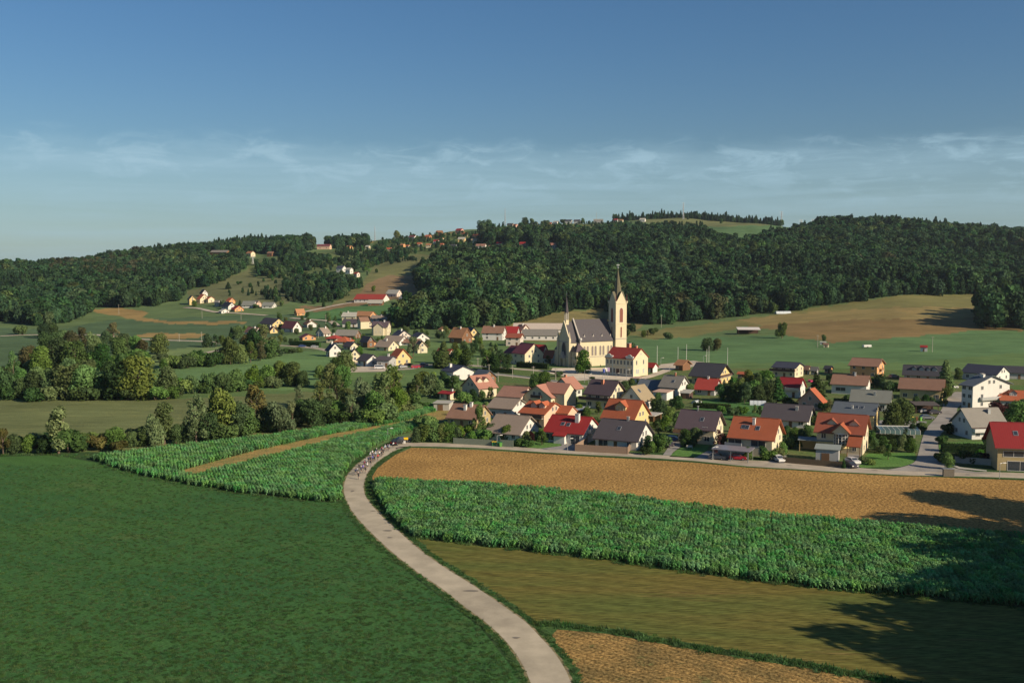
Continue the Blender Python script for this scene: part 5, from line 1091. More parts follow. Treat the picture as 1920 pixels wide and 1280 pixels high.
def church():
    phi = R(27); s, c = math.sin(phi), math.cos(phi)
    P0 = G(1074, 689)                                   # near right corner of the front
    # local frame: +x runs along the nave away to the right, +y away to the left-back; front wall faces -x
    # facade faces camera-left; nave side wall faces right/camera: local -y
    rz = math.atan2(s, c)
    # nave direction away-right = (c', s') with yaw 30 deg
    root = empty('church', (P0.x, P0.y, 0), R(28), 'tall cream neo-Gothic parish church with steep grey roof, spire tower and small ridge turret', 'church')
    CW = WALL['church']; RF = ROOF['churchroof']; TR_ = plain('church_trim', (.36, .33, .30), .85); ppm = F / P0.y
    Ln = 30.0; Wn = 13.0; hn = 12.6; rn = 9.5; y0 = 1.6
    # nave (main body, from x=6 to 27)
    mb = MB(); x0, x1 = 5.0, 24.2; ya, yb = y0, y0 + Wn
    mb.add([(x0, ya, -1), (x1, ya, -1), (x1, yb, -1), (x0, yb, -1), (x0, ya, hn), (x1, ya, hn), (x1, yb, hn), (x0, yb, hn), (x0, (ya + yb) / 2, hn + rn), (x1, (ya + yb) / 2, hn + rn)], [(0, 1, 5, 4), (2, 3, 7, 6), (1, 2, 6, 9, 5), (3, 0, 4, 8, 7)], CW)
    nave = mb.build('nave', root)
    def groof(nm, xa, xb, ya_, yb_, h_, r_, par, ov=.5, m=RF):
        mb = MB(); ym = (ya_ + yb_) / 2; b_ = (yb_ - ya_) / 2; sl = r_ / b_
        for sg in (-1, 1):
            q = [(xa, ym, h_ + r_), (xb, ym, h_ + r_), (xb, ym + sg * (b_ + ov), h_ - ov * sl), (xa, ym + sg * (b_ + ov), h_ - ov * sl)]; t = [(x, y, z + .25) for x, y, z in q]
            f = [(0, 1, 2, 3), (7, 6, 5, 4), (3, 2, 6, 7), (0, 3, 7, 4), (2, 1, 5, 6)]; mb.add(q + t, f if sg > 0 else [tuple(reversed(z)) for z in f], m)
        return mb.build(nm, par)
    nroof = groof('nave_roof', x0, x1, ya, yb, hn, rn, root)
    mb = MB(); ym = (ya + yb) / 2
    for sg in (-1, 1):   # raised verge between front bay and nave
        mb.prism([(x0 - .35, ym, hn + rn + .9), (x0 - .35, ym + sg * (Wn / 2 + .6), hn - .4), (x0 - .35, ym + sg * (Wn / 2 + .6), hn - 1.0), (x0 - .35, ym, hn + rn - .1)], (.7, 0, 0), TR_)
    mb.ball((x0, ya - .5, hn + .6), .7, WALL['white']); mb.build('parapet', nroof)
    for k in range(4):   # little roof vents
        x = x0 + 3.0 + k * 5.0; y = ya + 1.3; z = hn + 1.3 * rn / (Wn / 2); mb = MB()
        mb.prism([(x - .5, y - .4, z - .5), (x + .5, y - .4, z - .5), (x, y - .4, z + .9)], (0, 1.5, 0), TR_); mb.build('roof_vent', nroof)
    # choir roof beyond
    mb = MB(); mb.add([(x1, ya + 2, -1), (x1 + 7, ya + 2, -1), (x1 + 9.5, ym, -1), (x1 + 7, yb - 2, -1), (x1, yb - 2, -1)] + [(x1, ya + 2, hn - 1), (x1 + 7, ya + 2, hn - 1), (x1 + 9.5, ym, hn - 1), (x1 + 7, yb - 2, hn - 1), (x1, yb - 2, hn - 1)], [(0, 1, 6, 5), (1, 2, 7, 6), (2, 3, 8, 7), (3, 4, 9, 8)], CW); mb.build('choir', root)
    mb = MB(); zt = hn + rn - 1; mb.add([(x1, ya + 1.4, hn - 1.2), (x1 + 7.3, ya + 1.4, hn - 1.2), (x1 + 10, ym, hn - 1.2), (x1 + 7.3, yb - 1.4, hn - 1.2), (x1, yb - 1.4, hn - 1.2), (x1, ym, zt), (x1 + 6, ym, zt)], [(0, 1, 6, 5), (1, 2, 6), (2, 3, 6), (3, 4, 5, 6)], RF); mb.cyl((x1 + 6, ym, zt), (x1 + 6, ym, zt + 1.8), .12, .05, TR_, 5); mb.build('choir_roof', root)
    # side wall windows in pairs
    for k in range(4):
        for d in (-.9, .9): gwin(root, (x0 + 3.4 + k * 4.5 + d, ya, 5.2), (1, 0, 0), (0, -1, 0), 1.0, 4.6, mat=plain('church_glass', (.20, .17, .16), .4), frame=WALL['cream'])
    mb = MB(); mb.box((x0, ya - .15, 4.4), (x1, ya - .002, 4.7), TR_); mb.box((x0, ya - .2, hn - .5), (x1, ya - .003, hn - .15), WALL['pink']); mb.build('string_course', root)
    # front bay
    xf = 0.0; yfa, yfb = y0 + 1.2, yb - 1.2; mb = MB(); hf = 12.0; rf_ = 9.2; ymf = (yfa + yfb) / 2
    mb.add([(xf, yfa, -1), (x0, yfa, -1), (x0, yfb, -1), (xf, yfb, -1), (xf, yfa, hf), (x0, yfa, hf), (x0, yfb, hf), (xf, yfb, hf), (xf, ymf, hf + rf_), (x0, ymf, hf + rf_)], [(0, 1, 5, 4), (2, 3, 7, 6), (3, 0, 4, 8, 7)], CW); fb = mb.build('front_bay', root)
    groof('front_roof', xf + .15, x0, yfa, yfb, hf - .1, rf_, root, .3)
    # facade details
    mb = MB()
    for sg in (-1, 1): mb.prism([(xf - .25, ymf, hf + rf_ + .8), (xf - .25, ymf + sg * ((yfb - yfa) / 2 + .5), hf - .2), (xf - .25, ymf + sg * ((yfb - yfa) / 2 + .5), hf - .8), (xf - .25, ymf, hf + rf_ - .2)], (.5, 0, 0), WALL['cream'])
    mb.build('gable_coping', fb)
    for z in (4.6, 11.6): mb = MB(); mb.box((xf - .25, yfa - .1, z), (xf - .003, yfb + .1, z + .35), TR_); mb.build('string_course', fb)
    P = pointed(4.4, 7.2, 6); mb = MB(); mb.add([(xf - .12, ymf - x, 4.9 + z) for x, z in P], [tuple(range(len(P)))], TR_); g_ = mb.build('great_window', fb)
    P = pointed(3.4, 6.2, 6); mb = MB(); mb.add([(xf - .18, ymf - x, 5.3 + z) for x, z in P], [tuple(range(len(P)))], GLASS); mb.build('pane', g_)
    mb = MB(); mb.box((xf - .2, ymf - .9, 0), (xf - .01, ymf + .9, 3.9), DARKW); mb.build('portal_door', fb)
    mb = MB(); mb.prism([(xf - 1.6, ymf - 1.7, 3.9), (xf - 1.6, ymf + 1.7, 3.9), (xf - 1.6, ymf, 7.2)], (1.5, 0, 0), TR_); mb.box((xf - 1.5, ymf - 1.7, -.5), (xf - .1, ymf - 1.2, 3.9), CW); mb.box((xf - 1.5, ymf + 1.2, -.5), (xf - .1, ymf + 1.7, 3.9), CW); mb.build('porch', fb)
    for y in (yfa, yfb):
        mb = MB(); mb.box((xf - .7, y - .5, -1), (xf + .3, y + .5, hf + 1.5), CW); mb.cyl((xf - .2, y, hf + 1.5), (xf - .2, y, hf + 5.0), .5, .03, CW, 4); mb.build('buttress', fb)
    # side chapels flanking the front
    for (xa, ya2, yb2, nm) in ((.6, -2.2, y0 + 1.15, 1), (.6, yb - 1.15, yb + 3.4, 2)):
        x0 = 3.8; mb = MB(); mb.box((xa, ya2, -1), (x0 + 2.0, yb2, 7.6), CW); ch_ = mb.build('side_chapel', root); xm = (xa + x0 + 2.0) / 2; yc_ = (ya2 + yb2) / 2
        mb = MB(); mb.add([(xa - .4, ya2 - .4, 7.5), (x0 + 2.4, ya2 - .4, 7.5), (x0 + 2.4, yb2 + .0, 7.5), (xa - .4, yb2 + .0, 7.5), (xm, yc_, 11.6)], [(0, 1, 4), (1, 2, 4), (2, 3, 4), (3, 0, 4), (3, 2, 1, 0)], ROOF['violet']); mb.build('chapel_roof', ch_)
        if nm == 1:
            for z in (1.0, 5.0): gwin(root, (xa + 0, (ya2 + yb2) / 2 - .6, z), (0, -1, 0), (-1, 0, 0), .8, 2.4)
            mb = MB(); mb.box((xa - .15, ya2 - .15, 4.3), (x0 + 2.1, ya2 - .002, 4.6), TR_); mb.box((xa - .15, ya2 - .15, 4.3), (xa - .002, yb2, 4.6), TR_); mb.build('string_course', ch_)
            for d in (2.2, 4.2): gwin(root, (xa + d, ya2, 5.2), (1, 0, 0), (0, -1, 0), .8, 2.4)
    # ridge turret over the front gable
    xt = xf + 1.3; zt = hf + rf_; mb = MB()
    for dx in (-.6, .6):
        for dy in (-.6, .6): mb.box((xt + dx - .14, ymf + dy - .14, zt - 2.5), (xt + dx + .14, ymf + dy + .14, zt + 4.6), TR_)
    mb.box((xt - .8, ymf - .8, zt - 2.5), (xt + .8, ymf + .8, zt + 1.0), CW); mb.cyl((xt, ymf, zt + 4.4), (xt, ymf, zt + 12.6), 1.0, .05, ROOF['slate'], 8); mb.cyl((xt, ymf, zt + 12.4), (xt, ymf, zt + 14.4), .06, .04, METAL, 5); mb.build('ridge_turret', root)
    # tower: standing at the far right end of the nave side
    tq = G(1150, 688); inv = root.matrix_basis.inverted() if False else Matrix.Rotation(-R(28), 4, 'Z') @ Matrix.Translation(-Vector((P0.x, P0.y, 0)))
    tl = inv @ Vector((tq.x, tq.y, 0)); tx, ty, tw = 24.4, y0 - 1.4, 6.3; tq = Vector((48, 491, 0))
    ht = zat(568, tq.y); zs = zat(503, tq.y + 3); zc = zat(494, tq.y + 3)
    mb = MB(); mb.box((tx, ty, -1), (tx + tw, ty + tw, ht), CW); tower = mb.build('tower', root)
    mb = MB()
    for z in (ht * .42, ht * .66, ht - .4): mb.box((tx - .18, ty - .18, z), (tx + tw + .18, ty + tw + .18, z + .35), TR_ if z < ht * .5 else WALL['cream'])
    mb.build('tower_cornice', tower)
    xm, ym2 = tx + tw / 2, ty + tw / 2
    for (o, u, n) in (((xm, ty, 0), (1, 0, 0), (0, -1, 0)), ((tx, ym2, 0), (0, -1, 0), (-1, 0, 0))):
        o = Vector(o)
        gwin(tower, o + Vector((0, 0, ht * .69)), u, n, 1.9, 7.0, 'belfry_window', mat=plain('louvre', (.20, .07, .05), .8), frame=WALL['white'])
        gwin(tower, o + Vector((0, 0, ht * .45)), u, n, .8, 5.0, 'tower_window', mat=plain('louvre', (.20, .07, .05), .8))
        gwin(tower, o + Vector((0, 0, ht * .10)), u, n, .55, 5.0, 'tower_window')
    # four gables and corner pinnacles
    mb = MB(); gh = 5.4
    for sg in (0, 1):
        mb.prism([(tx + .1, ty + (tw if sg else 0), ht), (tx + tw - .1, ty + (tw if sg else 0), ht), (xm, ty + (tw if sg else 0), ht + gh)], (0, .5 if not sg else -.5, 0), CW)
        mb.prism([(tx + (tw if sg else 0), ty + .1, ht), (tx + (tw if sg else 0), ty + tw - .1, ht), (tx + (tw if sg else 0), ym2, ht + gh)], (.5 if not sg else -.5, 0, 0), CW)
    mb.build('tower_gable', tower)
    mb = MB()
    for x in (tx, tx + tw):
        for y in (ty, ty + tw): mb.ball((x, y, ht + .4), .55, WALL['cream']); mb.cyl((x, y, ht + .4), (x, y, ht + 4.4), .28, .06, ROOF['maroon'], 6)
    mb.build('pinnacle', tower)
    spm = plain('spire_copper', (.115, .105, .065), .55, .25, 2)
    mb = MB(); hb = ht + .3
    mb.cyl((xm, ym2, hb), (xm, ym2, hb + 4.5), tw * .50, tw * .30, spm, 8); mb.cyl((xm, ym2, hb + 4.5), (xm, ym2, zs), tw * .30, .07, spm, 8)
    for a_ in (0, 1):   # saddle roofs behind the gables
        for sg in (-1, 1):
            if a_ == 0: mb.add([(xm, ty + .05, ht + gh + .12), (xm, ty + tw - .05, ht + gh + .12), (xm + sg * tw / 2, ty + tw - .05, ht + .1), (xm + sg * tw / 2, ty + .05, ht + .1)], [(0, 1, 2, 3)], spm)
            else: mb.add([(tx + .05, ym2, ht + gh + .12), (tx + tw - .05, ym2, ht + gh + .12), (tx + tw - .05, ym2 + sg * tw / 2, ht + .1), (tx + .05, ym2 + sg * tw / 2, ht + .1)], [(0, 1, 2, 3)], spm)
    spire = mb.build('spire', root)
    mb = MB(); mb.ball((xm, ym2, zs + .2), .4, METAL); mb.cyl((xm, ym2, zs), (xm, ym2, zc), .13, .08, METAL, 6); mb.box((xm - .9, ym2 - .08, zs + (zc - zs) * .62), (xm + .9, ym2 + .08, zs + (zc - zs) * .62 + .2), METAL); mb.build('cross', spire)
    # stair buttress between nave and tower
    print('church tower local', tx, ty, 'ht', ht, 'spire', zs, zc)
church()
# ------------------------------------------------------------------ trees one by one
ORD = 'first second third fourth fifth sixth seventh eighth ninth tenth eleventh twelfth thirteenth fourteenth fifteenth sixteenth seventeenth eighteenth nineteenth twentieth'.split()
def ordn(i):
    if i < 20: return ORD[i]
    t = {2: 'twenty', 3: 'thirty', 4: 'forty', 5: 'fifty'}[(i + 1) // 10]; u = (i + 1) % 10
    return {2: 'twentieth', 3: 'thirtieth', 4: 'fortieth', 5: 'fiftieth'}[(i + 1) // 10] if u == 0 else t + '-' + ORD[u - 1]
LW = {'green': 'mid-green', 'dark': 'dark green', 'olive': 'yellow-green', 'willow': 'grey-green', 'autumn': 'brownish', 'bright': 'bright green', 'conifer': 'blackish green', 'plum': 'purple-brown'}
KW = {'round': 'round tree', 'tall': 'slender tree', 'airy': 'thin open tree', 'willow': 'drooping tree', 'bush': 'bush', 'conifer': 'spruce'}
CAT = {'bush': 'bush'}
def grove(items, area, group):
    """items: (px, py, height px, kind, leaf[, width])"""
    cnt = {}
    for it in items: cnt[(it[3], it[4])] = cnt.get((it[3], it[4]), 0) + 1
    seen = {}
    for it in sorted(items, key=lambda t: t[0]):
        px, py, hp, kd, lf = it[:5]; wd = it[5] if len(it) > 5 else 1.0; g = G(px, py); hm = hp * g.y / F; k = (kd, lf); i = seen.get(k, 0); seen[k] = i + 1
        lb = (LW[lf] + ' ' + KW[kd] + ', ' + ordn(i) + ' such from the left ' + area) if cnt[k] > 1 else (LW[lf] + ' ' + KW[kd] + ', only one of this kind ' + area)
        if kd == 'bush': hm *= 1.15
        if py < 860 and px < 780: wd *= 1.08; hm *= (.82 if px > 545 and py > 690 else .92)
        tree(g.x, g.y, hm * 1.02, kd, lf, lb, CAT.get(kd, 'tree'), group, wd * (1.0 if kd != 'bush' else 1.15), z=g.z)
rr = random.Random(5)
def mixl(px, py, h, leafs=('green', 'dark', 'olive', 'green')): return (px, py, h, rr.choice(('round', 'round', 'airy', 'willow')), rr.choice(leafs))
grove([(12, 748, 66, 'willow', 'dark'), (40, 748, 48, 'round', 'green'), (66, 747, 58, 'round', 'dark'), (95, 748, 62, 'airy', 'dark'), (128, 748, 76, 'round', 'olive', 1.1), (160, 748, 70, 'round', 'green', 1.1), (190, 746, 48, 'round', 'green'), (222, 748, 82, 'round', 'dark', 1.05), (256, 748, 92, 'round', 'olive', 1.05), (288, 746, 62, 'round', 'green'), (316, 746, 64, 'round', 'olive'), (60, 752, 26, 'bush', 'dark'), (182, 750, 24, 'bush', 'dark'), (240, 750, 22, 'bush', 'green'), (292, 750, 26, 'bush', 'green'),
 (335, 738, 34, 'round', 'bright'), (362, 738, 40, 'round', 'green'), (392, 736, 44, 'round', 'bright'), (418, 736, 42, 'round', 'green'), (445, 734, 48, 'round', 'green'), (472, 730, 50, 'willow', 'bright'), (500, 726, 48, 'round', 'green'), (524, 722, 50, 'round', 'olive'), (548, 724, 58, 'round', 'olive'), (566, 726, 40, 'round', 'green')], 'in the hedgerow behind the meadow', 'hedgerow trees behind the left meadow')
grove([(80, 634, 32, 'round', 'dark'), (100, 632, 30, 'round', 'dark'), (42, 628, 18, 'bush', 'green'), (25, 700, 45, 'airy', 'green'), (50, 692, 50, 'round', 'autumn'), (75, 698, 56, 'round', 'green'), (92, 668, 52, 'round', 'dark'), (108, 692, 66, 'round', 'dark'), (132, 664, 48, 'round', 'autumn'), (142, 694, 62, 'round', 'green'), (156, 662, 52, 'airy', 'autumn'), (178, 668, 50, 'willow', 'willow'), (190, 694, 56, 'round', 'dark'), (212, 644, 42, 'airy', 'autumn', 1.2), (200, 650, 34, 'round', 'dark'), (222, 676, 50, 'willow', 'green'), (236, 658, 38, 'round', 'dark'), (256, 664, 38, 'round', 'green'), (268, 666, 34, 'round', 'autumn'), (296, 664, 44, 'round', 'olive', 1.15), (232, 702, 46, 'round', 'green'), (12, 726, 44, 'willow', 'dark'), (38, 728, 42, 'round', 'green'), (70, 724, 40, 'round', 'green'), (165, 708, 40, 'round', 'olive'), (128, 712, 46, 'round', 'green'), (205, 714, 44, 'round', 'dark'), (262, 688, 34, 'willow', 'green'), (116, 650, 36, 'round', 'green')], 'in the far-left thicket', 'trees of the valley thicket')
grove([(308, 694, 24, 'round', 'green'), (332, 690, 22, 'bush', 'green'), (352, 690, 22, 'bush', 'dark'), (372, 687, 36, 'round', 'dark'), (386, 684, 26, 'round', 'green'), (403, 681, 28, 'willow', 'green'), (420, 681, 34, 'round', 'willow'), (432, 683, 58, 'round', 'olive', .8), (390, 651, 28, 'round', 'dark'), (405, 651, 26, 'airy', 'dark'), (417, 649, 22, 'round', 'green'), (434, 636, 26, 'conifer', 'dark'), (446, 636, 28, 'round', 'green'),
 (448, 682, 42, 'round', 'green'), (462, 664, 44, 'round', 'autumn'), (470, 680, 44, 'airy', 'olive'), (478, 668, 56, 'round', 'dark'), (496, 664, 62, 'airy', 'willow', 1.1), (488, 676, 40, 'airy', 'autumn'), (507, 672, 42, 'round', 'green'), (516, 668, 32, 'round', 'dark'), (535, 662, 10, 'bush', 'green'), (548, 662, 9, 'bush', 'dark'), (560, 661, 9, 'bush', 'green')], 'between the valley meadows', 'trees between the valley meadows')
grove([(6, 852, 56, 'airy', 'autumn'), (28, 850, 42, 'round', 'dark'), (55, 848, 40, 'round', 'green'), (84, 850, 40, 'round', 'dark'), (110, 850, 96, 'tall', 'willow', 1.25), (128, 848, 44, 'bush', 'dark'), (158, 845, 40, 'round', 'bright'), (185, 842, 30, 'bush', 'autumn'), (216, 842, 46, 'round', 'green', 1.15), (246, 838, 34, 'round', 'green'), (222, 846, 22, 'bush', 'autumn'), (290, 836, 66, 'willow', 'willow', .9), (308, 832, 84, 'tall', 'willow', 1.4), (272, 836, 42, 'round', 'dark'), (330, 832, 42, 'round', 'green'), (350, 829, 46, 'round', 'dark'), (368, 830, 96, 'airy', 'willow', .85), (392, 826, 60, 'round', 'green'), (420, 820, 106, 'round', 'olive', .8), (446, 818, 72, 'round', 'dark'), (426, 826, 32, 'bush', 'bright'), (462, 818, 62, 'round', 'green'), (482, 806, 92, 'airy', 'autumn', 1.0), (505, 808, 60, 'round', 'dark'), (524, 812, 66, 'willow', 'willow', 1.1), (548, 802, 62, 'airy', 'willow'), (562, 798, 58, 'round', 'dark'), (585, 802, 68, 'round', 'green', 1.1), (608, 790, 56, 'round', 'dark'), (560, 760, 46, 'airy', 'willow'), (600, 768, 64, 'airy', 'olive', 1.1), (632, 762, 72, 'airy', 'olive', 1.1), (622, 786, 40, 'bush', 'green'), (658, 790, 62, 'airy', 'willow', 1.1), (640, 795, 30, 'bush', 'dark'), (684, 782, 92, 'willow', 'willow', .85), (704, 786, 70, 'round', 'green'), (716, 780, 100, 'airy', 'willow', 1.0), (736, 772, 104, 'airy', 'olive', 1.15), (748, 776, 66, 'round', 'bright'), (728, 792, 40, 'bush', 'green'), (762, 766, 34, 'bush', 'green'), (700, 796, 34, 'bush', 'bright'), (676, 796, 32, 'bush', 'dark')], 'along the maize strip', 'stream side trees along the maize')
grove([(618, 728, 60, 'round', 'olive', .95), (600, 712, 34, 'round', 'green'), (642, 728, 54, 'round', 'green'), (646, 700, 52, 'willow', 'willow', 1.25), (634, 706, 46, 'willow', 'dark'), (625, 700, 34, 'airy', 'willow'), (672, 672, 26, 'round', 'bright'), (735, 722, 30, 'round', 'olive', 1.1), (716, 728, 40, 'round', 'green'), (782, 748, 48, 'airy', 'olive'), (795, 728, 34, 'round', 'olive'), (806, 744, 44, 'willow', 'willow'), (822, 744, 34, 'round', 'green'), (770, 740, 30, 'round', 'dark'), (812, 722, 26, 'round', 'bright'), (832, 716, 22, 'round', 'dark'), (796, 768, 14, 'bush', 'bright'), (784, 772, 14, 'bush', 'green'), (852, 728, 26, 'round', 'green'), (840, 726, 24, 'round', 'dark'), (775, 668, 42, 'airy', 'willow')], 'between stream and village', 'trees between the stream and the village')
grove([(782, 829, 30, 'round', 'dark'), (797, 828, 36, 'round', 'olive'), (812, 828, 40, 'round', 'green'), (828, 828, 38, 'round', 'olive'), (843, 828, 40, 'round', 'green'), (790, 800, 20, 'bush', 'bright'), (806, 806, 24, 'bush', 'green'), (858, 828, 28, 'round', 'dark'), (868, 822, 24, 'bush', 'bright'), (884, 832, 26, 'round', 'bright'), (898, 822, 66, 'airy', 'olive', .7), (906, 826, 20, 'bush', 'green'), (924, 822, 30, 'round', 'dark'), (936, 816, 24, 'round', 'dark'), (948, 826, 32, 'round', 'green'), (974, 836, 14, 'bush', 'bright'), (986, 830, 24, 'round', 'olive'), (996, 828, 22, 'round', 'plum'), (993, 838, 13, 'bush', 'bright'), (1016, 834, 30, 'airy', 'bright', 1.3), (1008, 824, 16, 'bush', 'green'), (1044, 828, 16, 'bush', 'green'), (1030, 826, 16, 'bush', 'dark')], 'in the front-row gardens left', 'garden trees of the front row')
grove([(1214, 842, 28, 'round', 'dark'), (1222, 848, 22, 'round', 'green'), (1236, 846, 36, 'round', 'bright'), (1213, 852, 14, 'bush', 'dark'), (1244, 840, 22, 'bush', 'green'), (1286, 836, 34, 'round', 'dark', 1.1), (1302, 836, 38, 'round', 'dark', 1.1), (1348, 850, 44, 'airy', 'plum', 1.0), (1356, 846, 34, 'round', 'autumn', .7), (1403, 862, 26, 'round', 'green'), (1432, 860, 26, 'round', 'dark'), (1443, 862, 18, 'bush', 'green'), (1468, 852, 26, 'round', 'bright'), (1458, 856, 16, 'bush', 'olive'), (1474, 820, 24, 'round', 'dark'), (1490, 828, 28, 'round', 'green'), (1504, 834, 32, 'round', 'dark'), (1516, 822, 28, 'round', 'green'), (1526, 838, 20, 'bush', 'dark'), (1484, 840, 20, 'bush', 'dark'), (1582, 878, 20, 'conifer', 'dark'), (1632, 872, 12, 'bush', 'green'), (1620, 868, 12, 'bush', 'olive'), (1665, 862, 32, 'airy', 'bright', 1.0), (1640, 846, 26, 'round', 'dark'), (1656, 840, 24, 'round', 'green'), (1672, 846, 26, 'round', 'dark'), (1690, 842, 30, 'willow', 'willow'), (1706, 848, 30, 'round', 'green'), (1632, 830, 24, 'round', 'green'), (1712, 812, 20, 'round', 'dark'), (1728, 808, 16, 'bush', 'dark'), (1776, 880, 34, 'round', 'green'), (1768, 868, 18, 'bush', 'dark'), (1764, 832, 16, 'bush', 'dark'), (1776, 812, 18, 'bush', 'dark'), (1806, 866, 20, 'bush', 'dark'), (1830, 868, 18, 'bush', 'dark'), (1852, 868, 20, 'bush', 'plum'), (1856, 836, 16, 'bush', 'green')], 'in the front-row gardens right', 'garden trees of the front row')
grove([(1004, 728, 30, 'round', 'bright', 1.1), (1018, 728, 34, 'round', 'green', 1.2), (905, 752, 22, 'round', 'green'), (888, 754, 26, 'round', 'dark'), (920, 750, 26, 'airy', 'olive'), (912, 766, 12, 'bush', 'olive'), (870, 756, 20, 'bush', 'bright'), (1060, 758, 18, 'round', 'bright'), (1084, 782, 26, 'round', 'bright', 1.1), (1098, 786, 26, 'round', 'bright'), (1122, 776, 24, 'tall', 'olive', 1.5), (1076, 752, 18, 'round', 'dark'), (1172, 736, 24, 'round', 'green'), (1184, 730, 22, 'round', 'bright'), (1240, 782, 36, 'round', 'dark', 1.1), (1226, 768, 24, 'round', 'dark'), (1270, 768, 28, 'round', 'dark', 1.2), (1256, 790, 30, 'round', 'green'), (1270, 800, 32, 'round', 'bright'), (1248, 806, 30, 'round', 'bright'), (1234, 814, 24, 'airy', 'green'), (1118, 806, 26, 'airy', 'green'), (1132, 816, 24, 'round', 'olive'), (1108, 812, 28, 'round', 'dark'), (1294, 740, 22, 'round', 'olive'), (1284, 812, 16, 'bush', 'bright'), (1048, 706, 10, 'bush', 'green'), (1152, 756, 14, 'bush', 'green'), (1260, 760, 12, 'bush', 'dark')], 'in the middle gardens', 'garden trees of the middle village')
grove([(1352, 752, 34, 'round', 'dark'), (1368, 752, 36, 'round', 'dark'), (1382, 754, 40, 'round', 'green'), (1396, 756, 40, 'round', 'dark'), (1410, 752, 42, 'round', 'green'), (1424, 754, 34, 'round', 'dark'), (1404, 722, 30, 'round', 'olive'), (1420, 724, 26, 'round', 'green'), (1438, 716, 20, 'bush', 'bright'), (1388, 728, 22, 'round', 'olive'), (1444, 752, 40, 'round', 'dark'), (1458, 752, 48, 'conifer', 'dark', 1.6), (1530, 748, 52, 'conifer', 'dark', 1.5), (1436, 734, 28, 'round', 'green'), (1478, 762, 16, 'bush', 'dark'), (1394, 776, 14, 'bush', 'bright'), (1374, 778, 14, 'bush', 'green'), (1350, 774, 13, 'bush', 'bright'), (1416, 776, 18, 'airy', 'olive'), (1526, 796, 16, 'bush', 'olive'), (1556, 772, 24, 'airy', 'autumn', 1.2), (1544, 770, 14, 'bush', 'dark'), (1648, 728, 30, 'round', 'dark'), (1638, 726, 18, 'bush', 'olive'), (1664, 734, 18, 'bush', 'dark'), (1682, 734, 16, 'bush', 'dark'), (1672, 806, 54, 'round', 'olive', 1.0), (1694, 800, 58, 'round', 'green', 1.05), (1576, 760, 14, 'bush', 'dark'), (1592, 756, 16, 'bush', 'dark'), (1718, 768, 26, 'round', 'dark'), (1734, 766, 28, 'round', 'dark'), (1746, 764, 22, 'round', 'green'), (1768, 762, 34, 'airy', 'olive', .8), (1772, 736, 64, 'conifer', 'green', 1.3), (1776, 744, 26, 'round', 'green'), (1798, 712, 24, 'round', 'dark'), (1870, 792, 42, 'round', 'plum', 1.3), (1888, 790, 34, 'round', 'plum', 1.1), (1908, 806, 58, 'round', 'bright', 1.1), (1916, 784, 40, 'round', 'green'), (1548, 724, 8, 'bush', 'dark')], 'in the right-hand gardens', 'garden trees of the right part of the village')
grove([(1092, 700, 46, 'round', 'bright', .95), (1186, 676, 36, 'round', 'dark', 1.1), (1172, 668, 22, 'round', 'green'), (1028, 682, 16, 'airy', 'autumn', 1.3), (914, 694, 40, 'airy', 'green'), (926, 696, 34, 'round', 'dark'), (938, 694, 38, 'airy', 'dark', 1.3), (950, 690, 30, 'round', 'dark'), (822, 690, 36, 'round', 'green'), (832, 690, 52, 'conifer', 'green', 1.6), (860, 690, 38, 'round', 'green'), (872, 690, 40, 'round', 'dark'), (850, 688, 32, 'round', 'olive'), (1324, 658, 26, 'round', 'dark', 1.2), (1344, 658, 24, 'round', 'autumn'), (1206, 632, 14, 'round', 'olive'), (1214, 632, 14, 'airy', 'autumn'), (1182, 622, 14, 'bush', 'dark'), (1545, 641, 14, 'round', 'dark'), (1466, 634, 30, 'willow', 'green'), (1225, 628, 12, 'bush', 'olive'), (1110, 712, 6, 'bush', 'dark'), (1252, 636, 12, 'bush', 'dark'), (1176, 630, 12, 'bush', 'green')], 'around the church and sports field', 'trees around the church and the field')
grove([(428, 542, 15, 'conifer', 'dark', 1.8), (793, 496, 15, 'round', 'dark', .8), (448, 534, 7, 'bush', 'dark'), (700, 547, 13, 'round', 'green'), (640, 522, 16, 'round', 'dark'), (762, 560, 16, 'round', 'dark'), (688, 510, 24, 'airy', 'green'), (745, 448, 18, 'round', 'olive'), (1352, 419, 10, 'round', 'dark'), (1465, 419, 13, 'round', 'dark'), (1503, 420, 12, 'round', 'dark'), (985, 420, 18, 'round', 'dark'), (998, 421, 14, 'round', 'green'), (1093, 414, 11, 'round', 'dark'), (1022, 417, 9, 'bush', 'dark'), (1056, 415, 8, 'bush', 'dark'), (903, 440, 28, 'round', 'dark'), (915, 436, 24, 'round', 'dark'), (860, 462, 8, 'bush', 'green'), (520, 606, 9, 'round', 'dark'), (500, 608, 8, 'bush', 'green'), (1290, 412, 12, 'conifer', 'dark'), (480, 578, 8, 'bush', 'dark'), (450, 574, 13, 'conifer', 'conifer', 1.4), (418, 575, 12, 'bush', 'dark'), (365, 575, 14, 'round', 'green'), (528, 574, 12, 'round', 'green')], 'standing free on the hill slopes', 'free standing trees on the slopes')
its = []
for (x0, y0, x1, y1, n_) in ((0, 750, 330, 750, 14), (20, 700, 300, 680, 12), (0, 850, 240, 841, 12), (250, 838, 540, 812, 16), (540, 806, 760, 782, 16), (330, 740, 560, 728, 8), (560, 770, 740, 745, 8), (300, 694, 430, 684, 6)):
    for k in range(n_): t = (k + rr.random()) / n_; its.append((x0 + (x1 - x0) * t, y0 + (y1 - y0) * t - rr.uniform(0, 5) - (6 if y0 > 800 else 0), rr.uniform(16, 30), 'bush', rr.choice(('dark', 'green', 'green', 'olive', 'willow'))))
grove(its, 'in the undergrowth left of the village', 'undergrowth bushes of the left valley')
